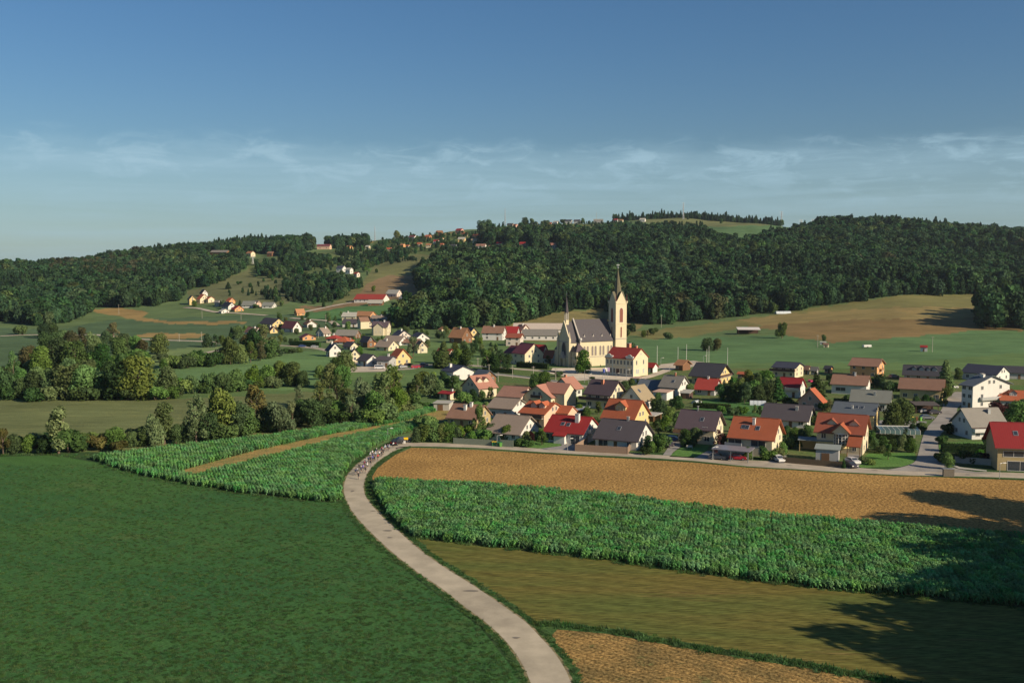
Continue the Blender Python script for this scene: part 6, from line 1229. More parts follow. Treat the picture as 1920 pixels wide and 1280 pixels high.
# gardens of the valley village: fill between the houses
HP = [(o.location.x, o.location.y, o.children[0].dimensions.x if o.children else 8) for o in C.objects if o.get('category') in ('house', 'hall', 'farm building', 'inn', 'school', 'church')]
hx = np.array([p[0] for p in HP]); hy = np.array([p[1] for p in HP])
VP = [(452, 622), (540, 592), (640, 582), (735, 590), (800, 606), (960, 640), (960, 672), (905, 672), (800, 660), (760, 650), (690, 664), (600, 652), (525, 648), (455, 632)]
its = []; tries = 0; rs = random.Random(12); occ = []
while len(its) < 112 and tries < 6000:
    tries += 1; px = rs.uniform(455, 960); py = rs.uniform(594, 672)
    if not inpoly([px], [py], VP)[0]: continue
    g = G(px, py); d = np.hypot(hx - g.x, hy - g.y)
    infront = (np.abs(hx - g.x) < 8.5) & (hy - g.y > 0) & (hy - g.y < 30)
    if d.min() < 8.5 or infront.any() or any(math.hypot(g.x - a, g.y - b) < 5.5 for a, b in occ): continue
    occ.append((g.x, g.y)); kd = rs.choice(('round', 'round', 'round', 'airy', 'bush', 'willow', 'round')); its.append((px, py, rs.uniform(9, 18) if kd != 'bush' else rs.uniform(5, 9), kd, rs.choice(('dark', 'green', 'dark', 'green', 'olive', 'willow'))))
grove(its, 'in the valley village gardens', 'garden trees of the valley village')
its = []; tries = 0; occ = []
while len(its) < 60 and tries < 6000:
    tries += 1; px = rs.uniform(840, 1900); py = rs.uniform(722, 862)
    if py > 826 + (px - 850) * .042 or 1715 < px < 1805: continue
    g = G(px, py); d = np.hypot(hx - g.x, hy - g.y); infront = (np.abs(hx - g.x) < 6) & (hy - g.y > 0) & (hy - g.y < 13)
    if d.min() < 9.5 or infront.any() or any(math.hypot(g.x - a, g.y - b) < 4 for a, b in occ): continue
    occ.append((g.x, g.y)); kd = rs.choice(('bush', 'bush', 'round', 'airy')); its.append((px, py, rs.uniform(9, 15) if kd == 'bush' else rs.uniform(14, 22), kd, rs.choice(('dark', 'green', 'dark', 'bright', 'olive'))))
grove(its, 'among the back yards and lawns', 'plants of the back yards')
# tall trees just right of the frame: their long shadows lie across the fields
for i, (x, y, h_) in enumerate([(118, 181, 27), (127, 171, 25), (104, 168, 24), (112, 156, 27), (97, 146, 25), (105, 138, 27), (90, 130, 26), (98, 122, 28), (82, 116, 26), (90, 108, 28), (75, 102, 26), (82, 94, 28), (66, 88, 25), (74, 80, 27), (58, 74, 24), (66, 66, 26), (112, 140, 28), (104, 126, 28), (97, 112, 28), (89, 98, 28)]):
    x += 11 if i < 3 else 15
    tree(x, y, h_, 'round', 'dark', 'tall dark tree of the wood edge throwing its shadow over the fields from the right', 'tree', 'wood edge just right of the fields', 1.15)
    if i >= 3: tree(x + 15 + (i % 3) * 3, y - 9 + (i % 2) * 6, h_, 'round', 'dark', 'tall dark tree of the wood edge throwing its shadow over the fields from the right', 'tree', 'wood edge just right of the fields', 1.2)

# ------------------------------------------------------------------ hedges, fences, walls
def hedge(p0, p1, hm, wd, leaf, label):
    a, b = G(*p0), G(*p1); d = b - a; ln = d.length; root = empty('hedge', ((a + b) / 2), math.atan2(d.y, d.x), label, 'hedge', 'clipped garden hedges'); rng = np.random.RandomState(int(p0[0])); n = int(ln * 55)
    P = np.stack([rng.uniform(-ln / 2, ln / 2, n), rng.choice([-1, 1], n) * wd / 2 * rng.uniform(.8, 1.1, n), rng.uniform(0, hm, n)], 1); top = rng.rand(n) < .45; P[top, 1] = rng.uniform(-wd / 2, wd / 2, top.sum()); P[top, 2] = hm * rng.uniform(.92, 1.06, top.sum())
    v = []; f = []
    for q in P:
        u = Vector(rng.normal(size=3)).normalized() * .16; w = Vector(rng.normal(size=3)).normalized() * .16; b_ = len(v); q = Vector(q); v += [q - u, q + w, q + u, q - w]; f.append((b_, b_ + 1, b_ + 2, b_ + 3))
    mb = MB(); mb.add(v, f, LEAF[leaf]); mb.build('foliage', root); mb = MB(); mb.box((-ln / 2, -wd * .35, 0), (ln / 2, wd * .35, hm * .9), LEAF['dark']); mb.build('core', root)
hedge((905, 697), (962, 700), 2.0, 2.2, 'dark', 'dark clipped hedge in front of the purple-roofed inn')
hedge((970, 688), (1028, 692), 2.6, 2.5, 'dark', 'tall dark hedge between the inn and the church square')
hedge((1476, 760), (1500, 764), 1.6, 1.5, 'dark', 'short dark hedge under the crimson-roofed white house')
hedge((1640, 822), (1712, 826), 1.4, 1.6, 'dark', 'dark hedge along the pale wall left of the side street')
hedge((1765, 846), (1862, 850), 2.2, 3.5, 'dark', 'thick dark hedge below the flower balcony house')
hedge((1764, 862), (1860, 866), 1.8, 2.5, 'dark', 'dark hedge just behind the low street-corner wall')
hedge((1550, 712), (1592, 715), 2.2, 2.2, 'dark', 'long dark hedge left of the orange two-storey house')
hedge((1300, 764), (1370, 768), 1.8, 2.0, 'dark', 'dark hedge along the back of the vegetable garden')
hedge((545, 648), (600, 651), 3.0, 2.5, 'dark', 'dark hedge along the valley village road')
def fence(p0, p1, hm, mat, label, cat='fence', name='plank_fence', gaps=True):
    a, b = G(*p0), G(*p1); d = b - a; ln = d.length; root = empty(name, (a + b) / 2, math.atan2(d.y, d.x), label, cat); mb = MB(); n = max(1, int(ln / .24))
    if gaps:
        for k in range(n):
            x = -ln / 2 + ln * k / n; mb.box((x, -.03, .06), (x + ln / n * .93, .03, hm + random.uniform(-.02, .02)), mat)
    else: mb.box((-ln / 2, -.12, -.2), (ln / 2, .12, hm), mat)
    mb.build('boards' if gaps else 'wall', root)
    if gaps:
        for k in range(int(ln / 2.5) + 1):
            x = -ln / 2 + k * ln / max(1, int(ln / 2.5)); mb = MB(); mb.box((x - .06, .03, -.1), (x + .06, .14, hm + .1), mat); mb.build('post', root)
    else: mb = MB(); mb.box((-ln / 2 - .05, -.17, hm), (ln / 2 + .05, .17, hm + .08), CONC); mb.build('coping', root)
BRF = plain('brown_boards', (.27, .19, .14), .85, .25, 6); GRF = plain('grey_green_boards', (.16, .19, .15), .85, .2, 6); OLF = plain('dark_boards', (.12, .09, .06), .85, .25, 6)
fence((1079, 846), (1177, 851.5), 1.9, BRF, 'long brown plank fence before the slate-grey roofed white house')
fence((1177, 851.5), (1184, 840), 1.9, BRF, 'short return of the brown plank fence toward the white wall')
fence((1079, 846), (1102, 832), 1.9, BRF, 'sunlit side run of brown plank fence by the red-roof house')
fence((850, 832), (924, 836), 1.7, GRF, 'dull grey-green fence behind the shrubs and the bins')
fence((938, 837), (962, 838.5), 1.9, GRF, 'light grey-green fence panel right of the bins')
fence((1468, 867.5), (1578, 877), 1.5, OLF, 'dark plank fence below the carport beside the white car')
fence((1790, 867), (1866, 873), 1.5, CONC, 'low concrete wall on the corner of the side street', 'wall', 'garden_wall', False)
fence((1640, 818), (1716, 822), .9, CONC, 'long pale garden wall left of the side street', 'wall', 'garden_wall', False)
fence((1080, 692), (1140, 692), .7, WALL['cream'], 'low cream wall under the church nave', 'wall', 'garden_wall', False)
def guard():
    pts = smoothline([tuple(G(*p)[:2]) for p in ((902, 701), (960, 706), (1000, 711), (1045, 718))], 4); root = empty('guard_rail', (*pts[0], 0), 0, 'pale metal guard rail along the road below the church', 'guard rail'); o = Vector((*pts[0], 0))
    mb = MB()
    for p, q in zip(pts[:-1], pts[1:]):
        p = Vector((*p, .55)) - o; q = Vector((*q, .55)) - o; mb.add([p, q, q + Vector((0, 0, .35)), p + Vector((0, 0, .35)), p + Vector((0, .06, 0)), q + Vector((0, .06, 0)), q + Vector((0, .06, .35)), p + Vector((0, .06, .35))], [(0, 1, 2, 3), (7, 6, 5, 4), (3, 2, 6, 7)], WHITEM)
    mb.build('rail', root)
    for p in pts[::3]: mb = MB(); q = Vector((*p, 0)) - o; mb.box((q.x - .05, q.y + .06, 0), (q.x + .05, q.y + .16, .85), METAL); mb.build('post', root)
guard()

# ------------------------------------------------------------------ poles, lamps, masts
POLEM = plain('weathered_pole', (.36, .33, .28), .85)
def pole(px, py, ytop, label, name='utility_pole', cat='pole', r=.14, arm=True, group='utility poles', mat=None, lamp=0):
    g = G(px, py); hm = (py - ytop) * g.y / F; root = empty(name, g, random.uniform(-.4, .4), label, cat, group); mb = MB(); mb.cyl((0, 0, -.3), (0, 0, hm), r, r * .7, mat or POLEM, 7); mb.build('post', root)
    if lamp:
        mb = MB(); mb.cyl((0, 0, hm), (1.1, 0, hm + .15), .05, .05, METAL, 5); mb.box((.7, -.16, hm + .06), (1.5, .16, hm + .22), WHITEM); mb.build('lamp_head', root)
    elif arm: mb = MB(); mb.box((-.8, -.06, hm - .6), (.8, .06, hm - .48), mat or POLEM); mb.build('crossarm', root)
def mast(px, py, ytop, label, w=2.6, cat='pylon'):
    g = G(px, py); hm = (py - ytop) * g.y / F; root = empty('lattice_mast', g, .3, label, cat, 'lattice masts on the hills'); n = 8; lg = [];
    for k in range(4):
        a = math.pi / 4 + k * math.pi / 2; mb = MB(); mb.cyl((w * .7 * math.cos(a), w * .7 * math.sin(a), -2), (.15 * math.cos(a), .15 * math.sin(a), hm), .34, .2, METAL, 5); mb.build('leg', root)
    mb = MB()
    for i in range(n):
        z0, z1 = hm * i / n, hm * (i + 1) / n
        for k in range(4):
            a, b = math.pi / 4 + k * math.pi / 2, math.pi / 4 + (k + 1) * math.pi / 2; r0, r1 = w * .7 * (1 - z0 / hm) + .15, w * .7 * (1 - z1 / hm) + .15
            mb.cyl((r0 * math.cos(a), r0 * math.sin(a), z0), (r1 * math.cos(b), r1 * math.sin(b), z1), .13, .13, METAL, 4, False)
    mb.build('bracing', root)
    for z in (.72, .84, .95):
        if cat == 'pylon': mb = MB(); mb.box((-w * 1.3, -.12, hm * z), (w * 1.3, .12, hm * z + .25), METAL); mb.build('crossarm', root)
mast(1281, 411, 380, 'tall pylon standing at the summit wood, centre of the skyline'); mast(1465, 418, 390, 'pylon on the skyline right of the summit meadow'); mast(1502, 421, 404, 'short pylon beside a small skyline tree'); mast(1524, 424, 406, 'faint pylon right of the short one on the skyline')
mast(947, 424, 388, 'slim radio mast above the ridge trees', 1.4, 'mast'); mast(703, 452, 424, 'slim radio mast at the dry yellow field on the left summit', 1.6, 'mast'); mast(474, 495, 480, 'pylon on the slope above the hamlet'); mast(1594, 482, 466, 'pylon rising out of the right-hand wood', 2.6)
mast(1676, 494, 472, 'second pylon rising out of the right-hand wood', 2.6); pole(1118, 424, 398, 'thin tall pole on the ridge beside the wide grey house', r=.3, arm=False)
for a in [(917, 700, 682, 'dark wooden pole before the big hedge of the inn'), (961, 709, 684, 'tall wooden pole in the dark meadow under the inn'), (1000, 708, 686, 'wooden pole above the round bright tree'), (934, 716, 697, 'short pale pole beside the brown barn gable'), (1042, 716, 689, 'pale pole at the left edge of the church square'), (379, 597, 583, 'pole beside the hamlet lane'), (452, 600, 587, 'pole below the orange hamlet cottage'), (378, 638, 622, 'pole left of the valley road stubble strip'), (336, 640, 625, 'pole behind the valley trees by the road'), (498, 652, 632, 'pole by the valley village road bend'), (611, 612, 590, 'tall pole above the valley village'), (597, 634, 622, 'pole by the orange gabled bungalow'), (730, 606, 593, 'pole at the right end of the upper rank of houses'),
          (1748, 660, 630, 'lone white pole standing in the green field'), (1533, 652, 628, 'thin pole by the two tiny field huts'), (1240, 614, 590, 'pole at the wood foot right of the church'), (790, 662, 646, 'thin pole on the lawn right of the cream gable'), (896, 685, 670, 'dark pole on the lawn left of the inn'), (223, 590, 571, 'pole on the ochre maize stubble')]: pole(*a)
for i, (px, py, yt) in enumerate([(1232, 682, 648), (1271, 678, 650), (1287, 677, 645), (1325, 681, 654), (1329, 681, 648), (1364, 686, 651)]):
    pole(px, py, yt, 'tall slender pale pole, %s from the left around the sports ground' % ORD[i], 'sports_pole', 'pole', .11, False, 'poles around the sports ground', WHITEM)
for a in [(932, 837, 816, 'street lamp standing above the yellow-lidded bins'), (1064, 848, 822, 'dark street lamp by the garage drive of the red-roof house'), (1336, 862, 838, 'street lamp beside the carport of the terracotta house'), (1874, 897, 868, 'slim street lamp at the right edge before the metal red roof'), (1239, 686, 671, 'floodlight lamp left of the wooden kiosk'), (1319, 683, 667, 'floodlight lamp right of the wooden kiosk'), (1096, 718, 694, 'lamp on the lawn below the big church tree'), (1103, 720, 701, 'lamp with white heads right below the church tree'), (1255, 698, 685, 'small lamp by the path right of the school'), (1155, 712, 700, 'short lamp in front of the school door'), (1175, 712, 693, 'pale lamp in front of the school right half'), (727, 822, 803, 'thin pale lamp among the maize by the junction')]:
    pole(*a, name='street_lamp', cat='street lamp', r=.08, group='street lamps', mat=METAL, lamp=1)
FLAGC = [plain('flag_blue', (.08, .12, .45)), plain('flag_white', (.75, .72, .70)), plain('flag_violet', (.35, .25, .42))]
for i, (px, py, yt) in enumerate([(1130, 708, 690), (1134.5, 708.5, 688), (1139, 709, 688)]):
    g = G(px, py); hm = (py - yt) * g.y / F; root = empty('flag_pole', g, .3, ['flag pole with blue flag', 'flag pole with white flag', 'flag pole with violet flag'][i] + ' at the left corner of the school', 'flag pole', 'flag poles at the school'); mb = MB(); mb.cyl((0, 0, -.2), (0, 0, hm), .07, .05, METAL, 6); mb.build('post', root)
    mb = MB(); n = 6; v = []
    for k in range(n + 1): v += [(.06 + .9 * k / n, .08 * math.sin(k), hm - .1 - .2 * k / n), (.06 + .9 * k / n, .08 * math.sin(k + .5), hm - 1.9)]
    mb.add(v, [(2 * k, 2 * k + 1, 2 * k + 3, 2 * k + 2) for k in range(n)], FLAGC[i]); mb.build('flag', root)
# ------------------------------------------------------------------ cars
def carpaint(name, col): return plain('paint_' + name, col, .3, .04, 1, .1, .5)
PAINT = {k: carpaint(k, v) for k, v in {'white': (.62, .62, .62), 'black': (.02, .02, .025), 'red': (.40, .02, .04), 'blue': (.03, .06, .20), 'silver': (.35, .36, .38), 'dark': (.05, .045, .06), 'grey': (.16, .17, .19)}.items()}
TYRE = plain('tyre', (.02, .02, .02), .9); LAMPR = plain('tail_lamp', (.5, .01, .02), .3); LAMPW = plain('head_lamp', (.7, .7, .65), .2)
def car_parts(kind):
    l, w = (4.3, 1.78) if kind != 'van' else (4.9, 1.95)
    if kind == 'van': prof = [(-2.45, .35), (2.4, .35), (2.45, .95), (2.2, 1.15), (1.5, 1.95), (-2.35, 2.0), (-2.45, 1.7)]; cab = [(1.40, 1.2), (2.02, 1.2), (1.42, 1.85), (-2.2, 1.85), (-2.3, 1.2)]
    else: prof = [(-2.15, .32), (2.12, .32), (2.15, .72), (1.95, .92), (1.15, 1.02), (.35, 1.46), (-1.35, 1.50), (-2.0, 1.05), (-2.15, .95)]; cab = [(1.02, 1.03), (.32, 1.41), (-1.32, 1.44), (-1.88, 1.04)]
    out = []
    mb = MB(); n = len(prof); hw = w / 2
    def wd(z): return hw - max(0, z - .9) * .18
    v = [(x, -wd(z), z) for x, z in prof] + [(x, wd(z), z) for x, z in prof]
    mb.add(v, [tuple(range(n)), tuple(reversed(range(n, 2 * n)))] + [(k, n + k, n + (k + 1) % n, (k + 1) % n) for k in range(n)], 'P'); out.append(('body', mb))
    mb = MB(); n = len(cab)
    for sg in (-1, 1): mb.add([(x, sg * (wd(z) + .012), z) for x, z in cab], [tuple(range(n))], GLASS)
    out.append(('side_windows', mb)); mb = MB()
    if kind == 'van': a, b = (2.16, 1.20), (1.56, 1.90); c_, d = (-2.47, 1.25), (-2.38, 1.85)
    else: a, b = (1.10, 1.06), (.42, 1.44); c_, d = (-1.95, 1.10), (-1.42, 1.47)
    mb.add([(a[0] + .03, -hw * .82, a[1] + .02), (a[0] + .03, hw * .82, a[1] + .02), (b[0] + .03, hw * .76, b[1] + .02), (b[0] + .03, -hw * .76, b[1] + .02)], [(0, 1, 2, 3)], GLASS); out.append(('windscreen', mb)); mb = MB()
    mb.add([(c_[0] - .03, -hw * .8, c_[1] + .02), (d[0] - .03, -hw * .74, d[1] + .02), (d[0] - .03, hw * .74, d[1] + .02), (c_[0] - .03, hw * .8, c_[1] + .02)], [(0, 1, 2, 3)], GLASS); out.append(('rear_window', mb))
    for x in (-l / 2 + .85, l / 2 - .85):
        for sg in (-1, 1):
            mb = MB(); mb.cyl((x, sg * (hw - .18), .33), (x, sg * (hw + .02), .33), .33, .33, TYRE, 14); mb.cyl((x, sg * (hw + .015), .33), (x, sg * (hw + .03), .33), .18, .18, METAL, 10); out.append(('wheel', mb))
    for sg in (-1, 1):
        mb = MB(); mb.box((-l / 2 - .03, sg * hw * .78 - .16, .72), (-l / 2 + .06, sg * hw * .78 + .16, .95 if kind != 'van' else 1.3), LAMPR); out.append(('tail_light', mb))
        mb = MB(); mb.box((l / 2 - .10, sg * hw * .72 - .2, .62), (l / 2 + .02, sg * hw * .72 + .2, .80), LAMPW); out.append(('headlight', mb))
    return out
CARM = {}
def car(px, py, ang, paint, label, kind='car', group='parked cars', cat='car'):
    """ang: heading in degrees from world +X"""
    g = G(px, py); root = empty('parked_car' if kind == 'car' else 'van', g, R(ang), label, cat, group)
    key = (kind, paint)
    if key not in CARM:
        L_ = []
        for nm, mb in car_parts(kind): mb.mats = [PAINT[paint] if m == 'P' else m for m in mb.mats]; L_.append((nm, mb.mesh(nm)))
        CARM[key] = L_
    for nm, me in CARM[key]: mobj(nm, me, root)
    root.location.z += .06; return root
car(744.5, 833.5, 68, 'black', 'black car with red tail lights leading the cyclists at the junction', group='cars on the road')
car(757, 829, 25, 'dark', 'dark car just ahead of the black lead car at the junction', group='cars on the road')
car(1460, 865, -80, 'white', 'white car parked on the drive right of the terracotta house')
car(1384, 862, -20, 'red', 'bright red car under the grey carport'); car(1345, 861, -25, 'grey', 'dark grey car under the left end of the carport')
car(1262, 827, -20, 'blue', 'blue car in the shaded drive left of the violet roofed house'); car(1254, 838, 60, 'dark', 'dark car at the planting bed beside the shaded drive')
car(1599, 869, -75, 'white', 'white car under the orange roofed carport beside the bay house'); car(1594, 876, -75, 'dark', 'dark car in front of the white car at the bay house')
car(1735, 774, 5, 'silver', 'silver car parked under the black carport'); car(1752, 776, 5, 'dark', 'dark car beside the silver car under the black carport'); car(1738, 786, 0, 'grey', 'grey car in front of the black carport')
car(1676, 708, 20, 'silver', 'pale car in the small garage beside the orange two-storey house'); car(712, 692, 5, 'white', 'white van on the gravel yard of the valley village', 'van', None, 'van')
car(755, 690, 40, 'silver', 'silver car before the bright orange roofed yellow house'); car(766, 686, 40, 'dark', 'dark car in front of the yellow house awning'); car(779, 690, 20, 'red', 'first red car on the village roadside yard'); car(786, 689, 20, 'red', 'second red car on the village roadside yard, just behind the first')
car(795, 686, 5, 'dark', 'dark car on the main road near the red cars', group='cars on the road'); car(567, 651, 5, 'blue', 'dark blue car driving on the valley village road', group='cars on the road'); car(1862, 846, 5, 'blue', 'deep blue car under the flower balcony')
car(1786, 728, 10, 'white', 'white car behind the spruce at the top of the side street'); car(590, 652, 5, 'silver', 'silver car on the valley village road right of the blue one', group='cars on the road')

# ------------------------------------------------------------------ cyclists
def skinned(name, verts, edges, rad, sub=1):
    me = bpy.data.meshes.new(name); me.from_pydata(verts, edges, []); o = bpy.data.objects.new(name, me); C.objects.link(o)
    o.modifiers.new('s', 'SKIN'); 
    if sub: m = o.modifiers.new('u', 'SUBSURF'); m.levels = sub
    for i, r in enumerate(rad): me.skin_vertices[0].data[i].radius = (r, r) if isinstance(r, (int, float)) else r
    me.skin_vertices[0].data[0].use_root = True
    bpy.context.view_layer.update(); dg = bpy.context.evaluated_depsgraph_get(); ev = o.evaluated_get(dg); out = bpy.data.meshes.new_from_object(ev, depsgraph=dg); bpy.data.objects.remove(o); out.name = name; return out
SKIN = plain('skin', (.50, .30, .21), .6); LYCRA = plain('black_lycra', (.015, .015, .02), .6); SHOE = plain('shoe', (.5, .5, .5), .6); HELM = plain('helmet', (.7, .7, .7), .4)
JER = {k: plain('jersey_' + k, v, .7) for k, v in {'white': (.65, .65, .65), 'black': (.025, .025, .03), 'blue': (.10, .13, .50), 'red': (.60, .06, .05), 'violet': (.25, .18, .55), 'navy': (.03, .04, .12), 'grey': (.30, .32, .36), 'maroon': (.20, .03, .07), 'pale': (.45, .55, .65)}.items()}
def body_mesh(pose):
    kl, kr = ((.27, .80), (.30, .56)) if pose == 0 else ((.30, .58), (.26, .82)) if pose == 1 else ((.30, .70), (.29, .68))
    fl, fr = ((.05, .40), (-.02, .13)) if pose == 0 else ((-.02, .13), (.05, .40)) if pose == 1 else ((.14, .27), (-.12, .27))
    # forward is +y; z up; saddle about .97
    V = [(0, -.18, .98), (0, -.06, 1.12), (0, .10, 1.27), (0, .22, 1.36), (0, .30, 1.43), (0, .36, 1.52), (0, .38, 1.60)]
    E = [(0, 1), (1, 2), (2, 3), (3, 4), (4, 5), (5, 6)]; Rr = [(.15, .12), (.14, .11), (.16, .11), (.14, .09), .055, .085, .085]
    for sg, k, f in ((-1, kl, fl), (1, kr, fr)):
        i = len(V); V += [(sg * .10, -.12, .95), (sg * .12, k[0], k[1] + .02), (sg * .11, f[0] - .02, f[1] + .09), (sg * .11, f[0] + .10, f[1] + .01)]; E += [(0, i), (i, i + 1), (i + 1, i + 2), (i + 2, i + 3)]; Rr += [.095, .065, .042, .035]
        i = len(V); V += [(sg * .19, .24, 1.33), (sg * .25, .38, 1.14), (sg * .21, .56, 1.04), (sg * .20, .63, 1.03)]; E += [(3, i), (i, i + 1), (i + 1, i + 2), (i + 2, i + 3)]; Rr += [.06, .042, .032, .03]
    me = skinned('cyclist_body', V, E, Rr, 1)
    me.materials.clear(); [me.materials.append(m) for m in (JER['white'], LYCRA, SKIN, SHOE)]
    for p in me.polygons:
        c = p.center; ax = abs(c.x)
        if c.z > 1.41: mi = 2
        elif c.z > 1.04 and (ax < .17 or (c.z > 1.20 and c.y < .36)) and c.y > -.3: mi = 0
        elif c.y > .36 and c.z > .98: mi = 2
        elif c.z > .60 and c.z <= 1.06: mi = 1
        elif c.z > .30: mi = 2 if c.z > .32 else 3
        else: mi = 2 if (c.y < fl[0] + .02 and c.z > .3) else 3
        p.material_index = mi; p.use_smooth = True
    return me
BODY = [body_mesh(i) for i in range(3)]
hm_ = MB(); hm_.ball((0, .37, 1.63), .125, HELM, 10, 6, (.85, 1.15, .72)); HELMESH = hm_.mesh('helmet', True)
def bike_meshes():
    out = []
    def mb_(nm, fn):
        m = MB(); fn(m); out.append((nm, m.mesh(nm)))
    fr_ = plain('bike_frame', (.06, .06, .08), .3)
    def frame(m):
        for a, b in (((0, -.22, .92), (0, .04, .30)), ((0, .04, .30), (0, .46, .80)), ((0, -.20, .85), (0, .44, .90)), ((0, .04, .30), (0, -.42, .34)), ((0, -.42, .34), (0, -.20, .85)), ((0, .44, .95), (0, .60, .34))): m.cyl(a, b, .022, .022, fr_, 5)
    mb_('frame', frame)
    for y in (-.42, .60):
        def wheel(m, y=y):
            n = 16
            for k in range(n):
                a, b = 2 * math.pi * k / n, 2 * math.pi * (k + 1) / n; m.cyl((0, y + .33 * math.cos(a), .34 + .33 * math.sin(a)), (0, y + .33 * math.cos(b), .34 + .33 * math.sin(b)), .016, .016, TYRE, 4, False)
            for k in range(6): a = math.pi * k / 6; m.cyl((0, y - .32 * math.cos(a), .34 - .32 * math.sin(a)), (0, y + .32 * math.cos(a), .34 + .32 * math.sin(a)), .003, .003, METAL, 3, False)
        mb_('wheel', wheel)
    mb_('handlebar', lambda m: (m.cyl((-.21, .52, 1.0), (.21, .52, 1.0), .015, .015, fr_, 5), m.cyl((-.21, .52, 1.0), (-.21, .64, 1.0), .015, .015, fr_, 5), m.cyl((.21, .52, 1.0), (.21, .64, 1.0), .015, .015, fr_, 5), m.cyl((0, .45, .95), (0, .52, 1.0), .015, .015, fr_, 5)))
    mb_('saddle', lambda m: m.prism([(-.07, -.32, .93), (.07, -.32, .93), (.02, -.06, .93), (-.02, -.06, .93)], (0, 0, .04), LYCRA))
    return out
BIKE = bike_meshes()
CY = [(258, 950, 'black'), (214, 888, 'navy'), (240, 872, 'grey'), (296, 858, 'navy'), (326, 830, 'violet'), (360, 856, 'black'), (386, 798, 'white'), (268, 820, 'black'), (346, 770, 'maroon'), (376, 742, 'grey'), (440, 752, 'black'), (406, 704, 'navy'), (440, 706, 'black'), (468, 690, 'blue'), (494, 690, 'black'), (432, 640, 'white'), (470, 648, 'navy'), (546, 668, 'red'), (512, 628, 'pale'), (602, 614, 'black'), (568, 618, 'white'), (524, 582, 'navy'), (464, 606, 'white'), (626, 588, 'black'), (652, 528, 'pale'), (604, 548, 'maroon'), (690, 512, 'navy'), (712, 526, 'grey'), (776, 482, 'white')]
CL = ['front rider in black at the very head of the bunch near the bend', 'rider in navy at the left edge of the lowest row', 'rider in grey just inside the lowest left riders', 'rider in navy in the middle of the second row', 'rider in violet jersey in the lower bunch', 'rider in black at the right edge of the lower bunch', 'rider in white at the right of the lower bunch',
 'rider in black on the far left behind the lowest row', 'rider in maroon left of centre in the lower half', 'rider in grey following the maroon jersey', 'rider in black riding alone at the right edge mid-bunch', 'rider in navy left in the middle rows', 'rider in black in the centre of the middle rows', 'rider in bright blue in the middle of the bunch', 'rider in black right of the bright blue jersey', 'rider in white at the left edge of the middle rows', 'rider in navy right of the left white jersey', 'rider in bright red jersey at the right edge of the bunch', 'rider in pale blue just above the red jersey', 'rider in black at the right edge above the red jersey',
 'rider in white between the red jersey and the upper riders', 'rider in navy at the left of the upper rows', 'rider in white, upper of two on the left verge side', 'rider in black ahead of the right edge in the upper rows', 'rider in pale blue in the upper line', 'rider in maroon left in the upper line', 'rider in navy near the upper end of the line', 'rider in grey near the upper end of the line', 'rider in white directly behind the black lead car']
mid = [((a[0] + b[0]) / 2, (a[1] + b[1]) / 2) for a, b in zip(Lw, Rw)]
for i, (zx, zy, jc) in enumerate(CY):
    g = G(640 + zx / 8, 780 + zy / 8); d = [math.hypot(p[0] - g.x, p[1] - g.y) for p in mid]; k = int(np.argmin(d)); a = mid[max(k - 2, 0)]; b = mid[min(k + 2, len(mid) - 1)]; ang = math.atan2(b[1] - a[1], b[0] - a[0]) - math.pi / 2 + random.uniform(-.06, .06); z = .07
    br = empty('bicycle', (g.x, g.y, z), ang, ('bicycle ridden by the ' + CL[i]) if len(CL[i].split()) < 13 else 'bicycle of the ' + ' '.join(CL[i].split()[:13]), 'bicycle', 'bicycles of the riding group')
    for nm, me in BIKE: mobj(nm, me, br)
    pr = empty('cyclist', (g.x, g.y, z), ang, CL[i], 'person', 'cyclists riding along the lane'); b_ = mobj('body', BODY[i % 3], pr); b_.material_slots[0].link = 'OBJECT'; b_.material_slots[0].material = JER[jc]; hh = mobj('helmet', HELMESH, pr)
    if i % 3 != 0: hh.material_slots[0].link = 'OBJECT'; hh.material_slots[0].material = JER['black']
# a person on foot by the church
def walker(px, py, ang, jc, label):
    V = [(0, 0, .92), (0, .01, 1.12), (0, .02, 1.34), (0, .01, 1.46), (0, .02, 1.55), (0, .03, 1.66), (0, .03, 1.74)]; E = [(0, 1), (1, 2), (2, 3), (3, 4), (4, 5), (5, 6)]; Rr = [(.16, .11), (.14, .10), (.17, .11), (.10, .08), .055, .09, .08]
    for sg in (-1, 1):
        i = len(V); V += [(sg * .10, 0, .86), (sg * .11, sg * .08, .48), (sg * .11, sg * .12, .09), (sg * .12, sg * .12 + .14, .04)]; E += [(0, i), (i, i + 1), (i + 1, i + 2), (i + 2, i + 3)]; Rr += [.09, .06, .04, .035]
        i = len(V); V += [(sg * .20, 0, 1.40), (sg * .26, -sg * .04, 1.13), (sg * .27, .04 - sg * .1, .88), (sg * .27, .05 - sg * .1, .78)]; E += [(3, i), (i, i + 1), (i + 1, i + 2), (i + 2, i + 3)]; Rr += [.06, .045, .035, .035]
    me = skinned('person_body', V, E, Rr, 1); me.materials.clear(); [me.materials.append(m) for m in (JER[jc], LYCRA, SKIN, SHOE)]
    for p in me.polygons: c = p.center; p.use_smooth = True; p.material_index = 2 if c.z > 1.48 or (abs(c.x) > .22 and c.z < .9 and c.z > .7) else 0 if c.z > .95 else 1 if c.z > .12 else 3
    g = G(px, py); pr = empty('person', (g.x, g.y, .1), ang, label, 'person'); mobj('body', me, pr)
    m = MB(); m.ball((0, -.0, 1.73), .105, DARKW, 8, 5, (1, 1.05, .9)); m.build('hair', pr)
walker(1126, 690, 1.0, 'black', 'person in dark clothes walking on the church square')
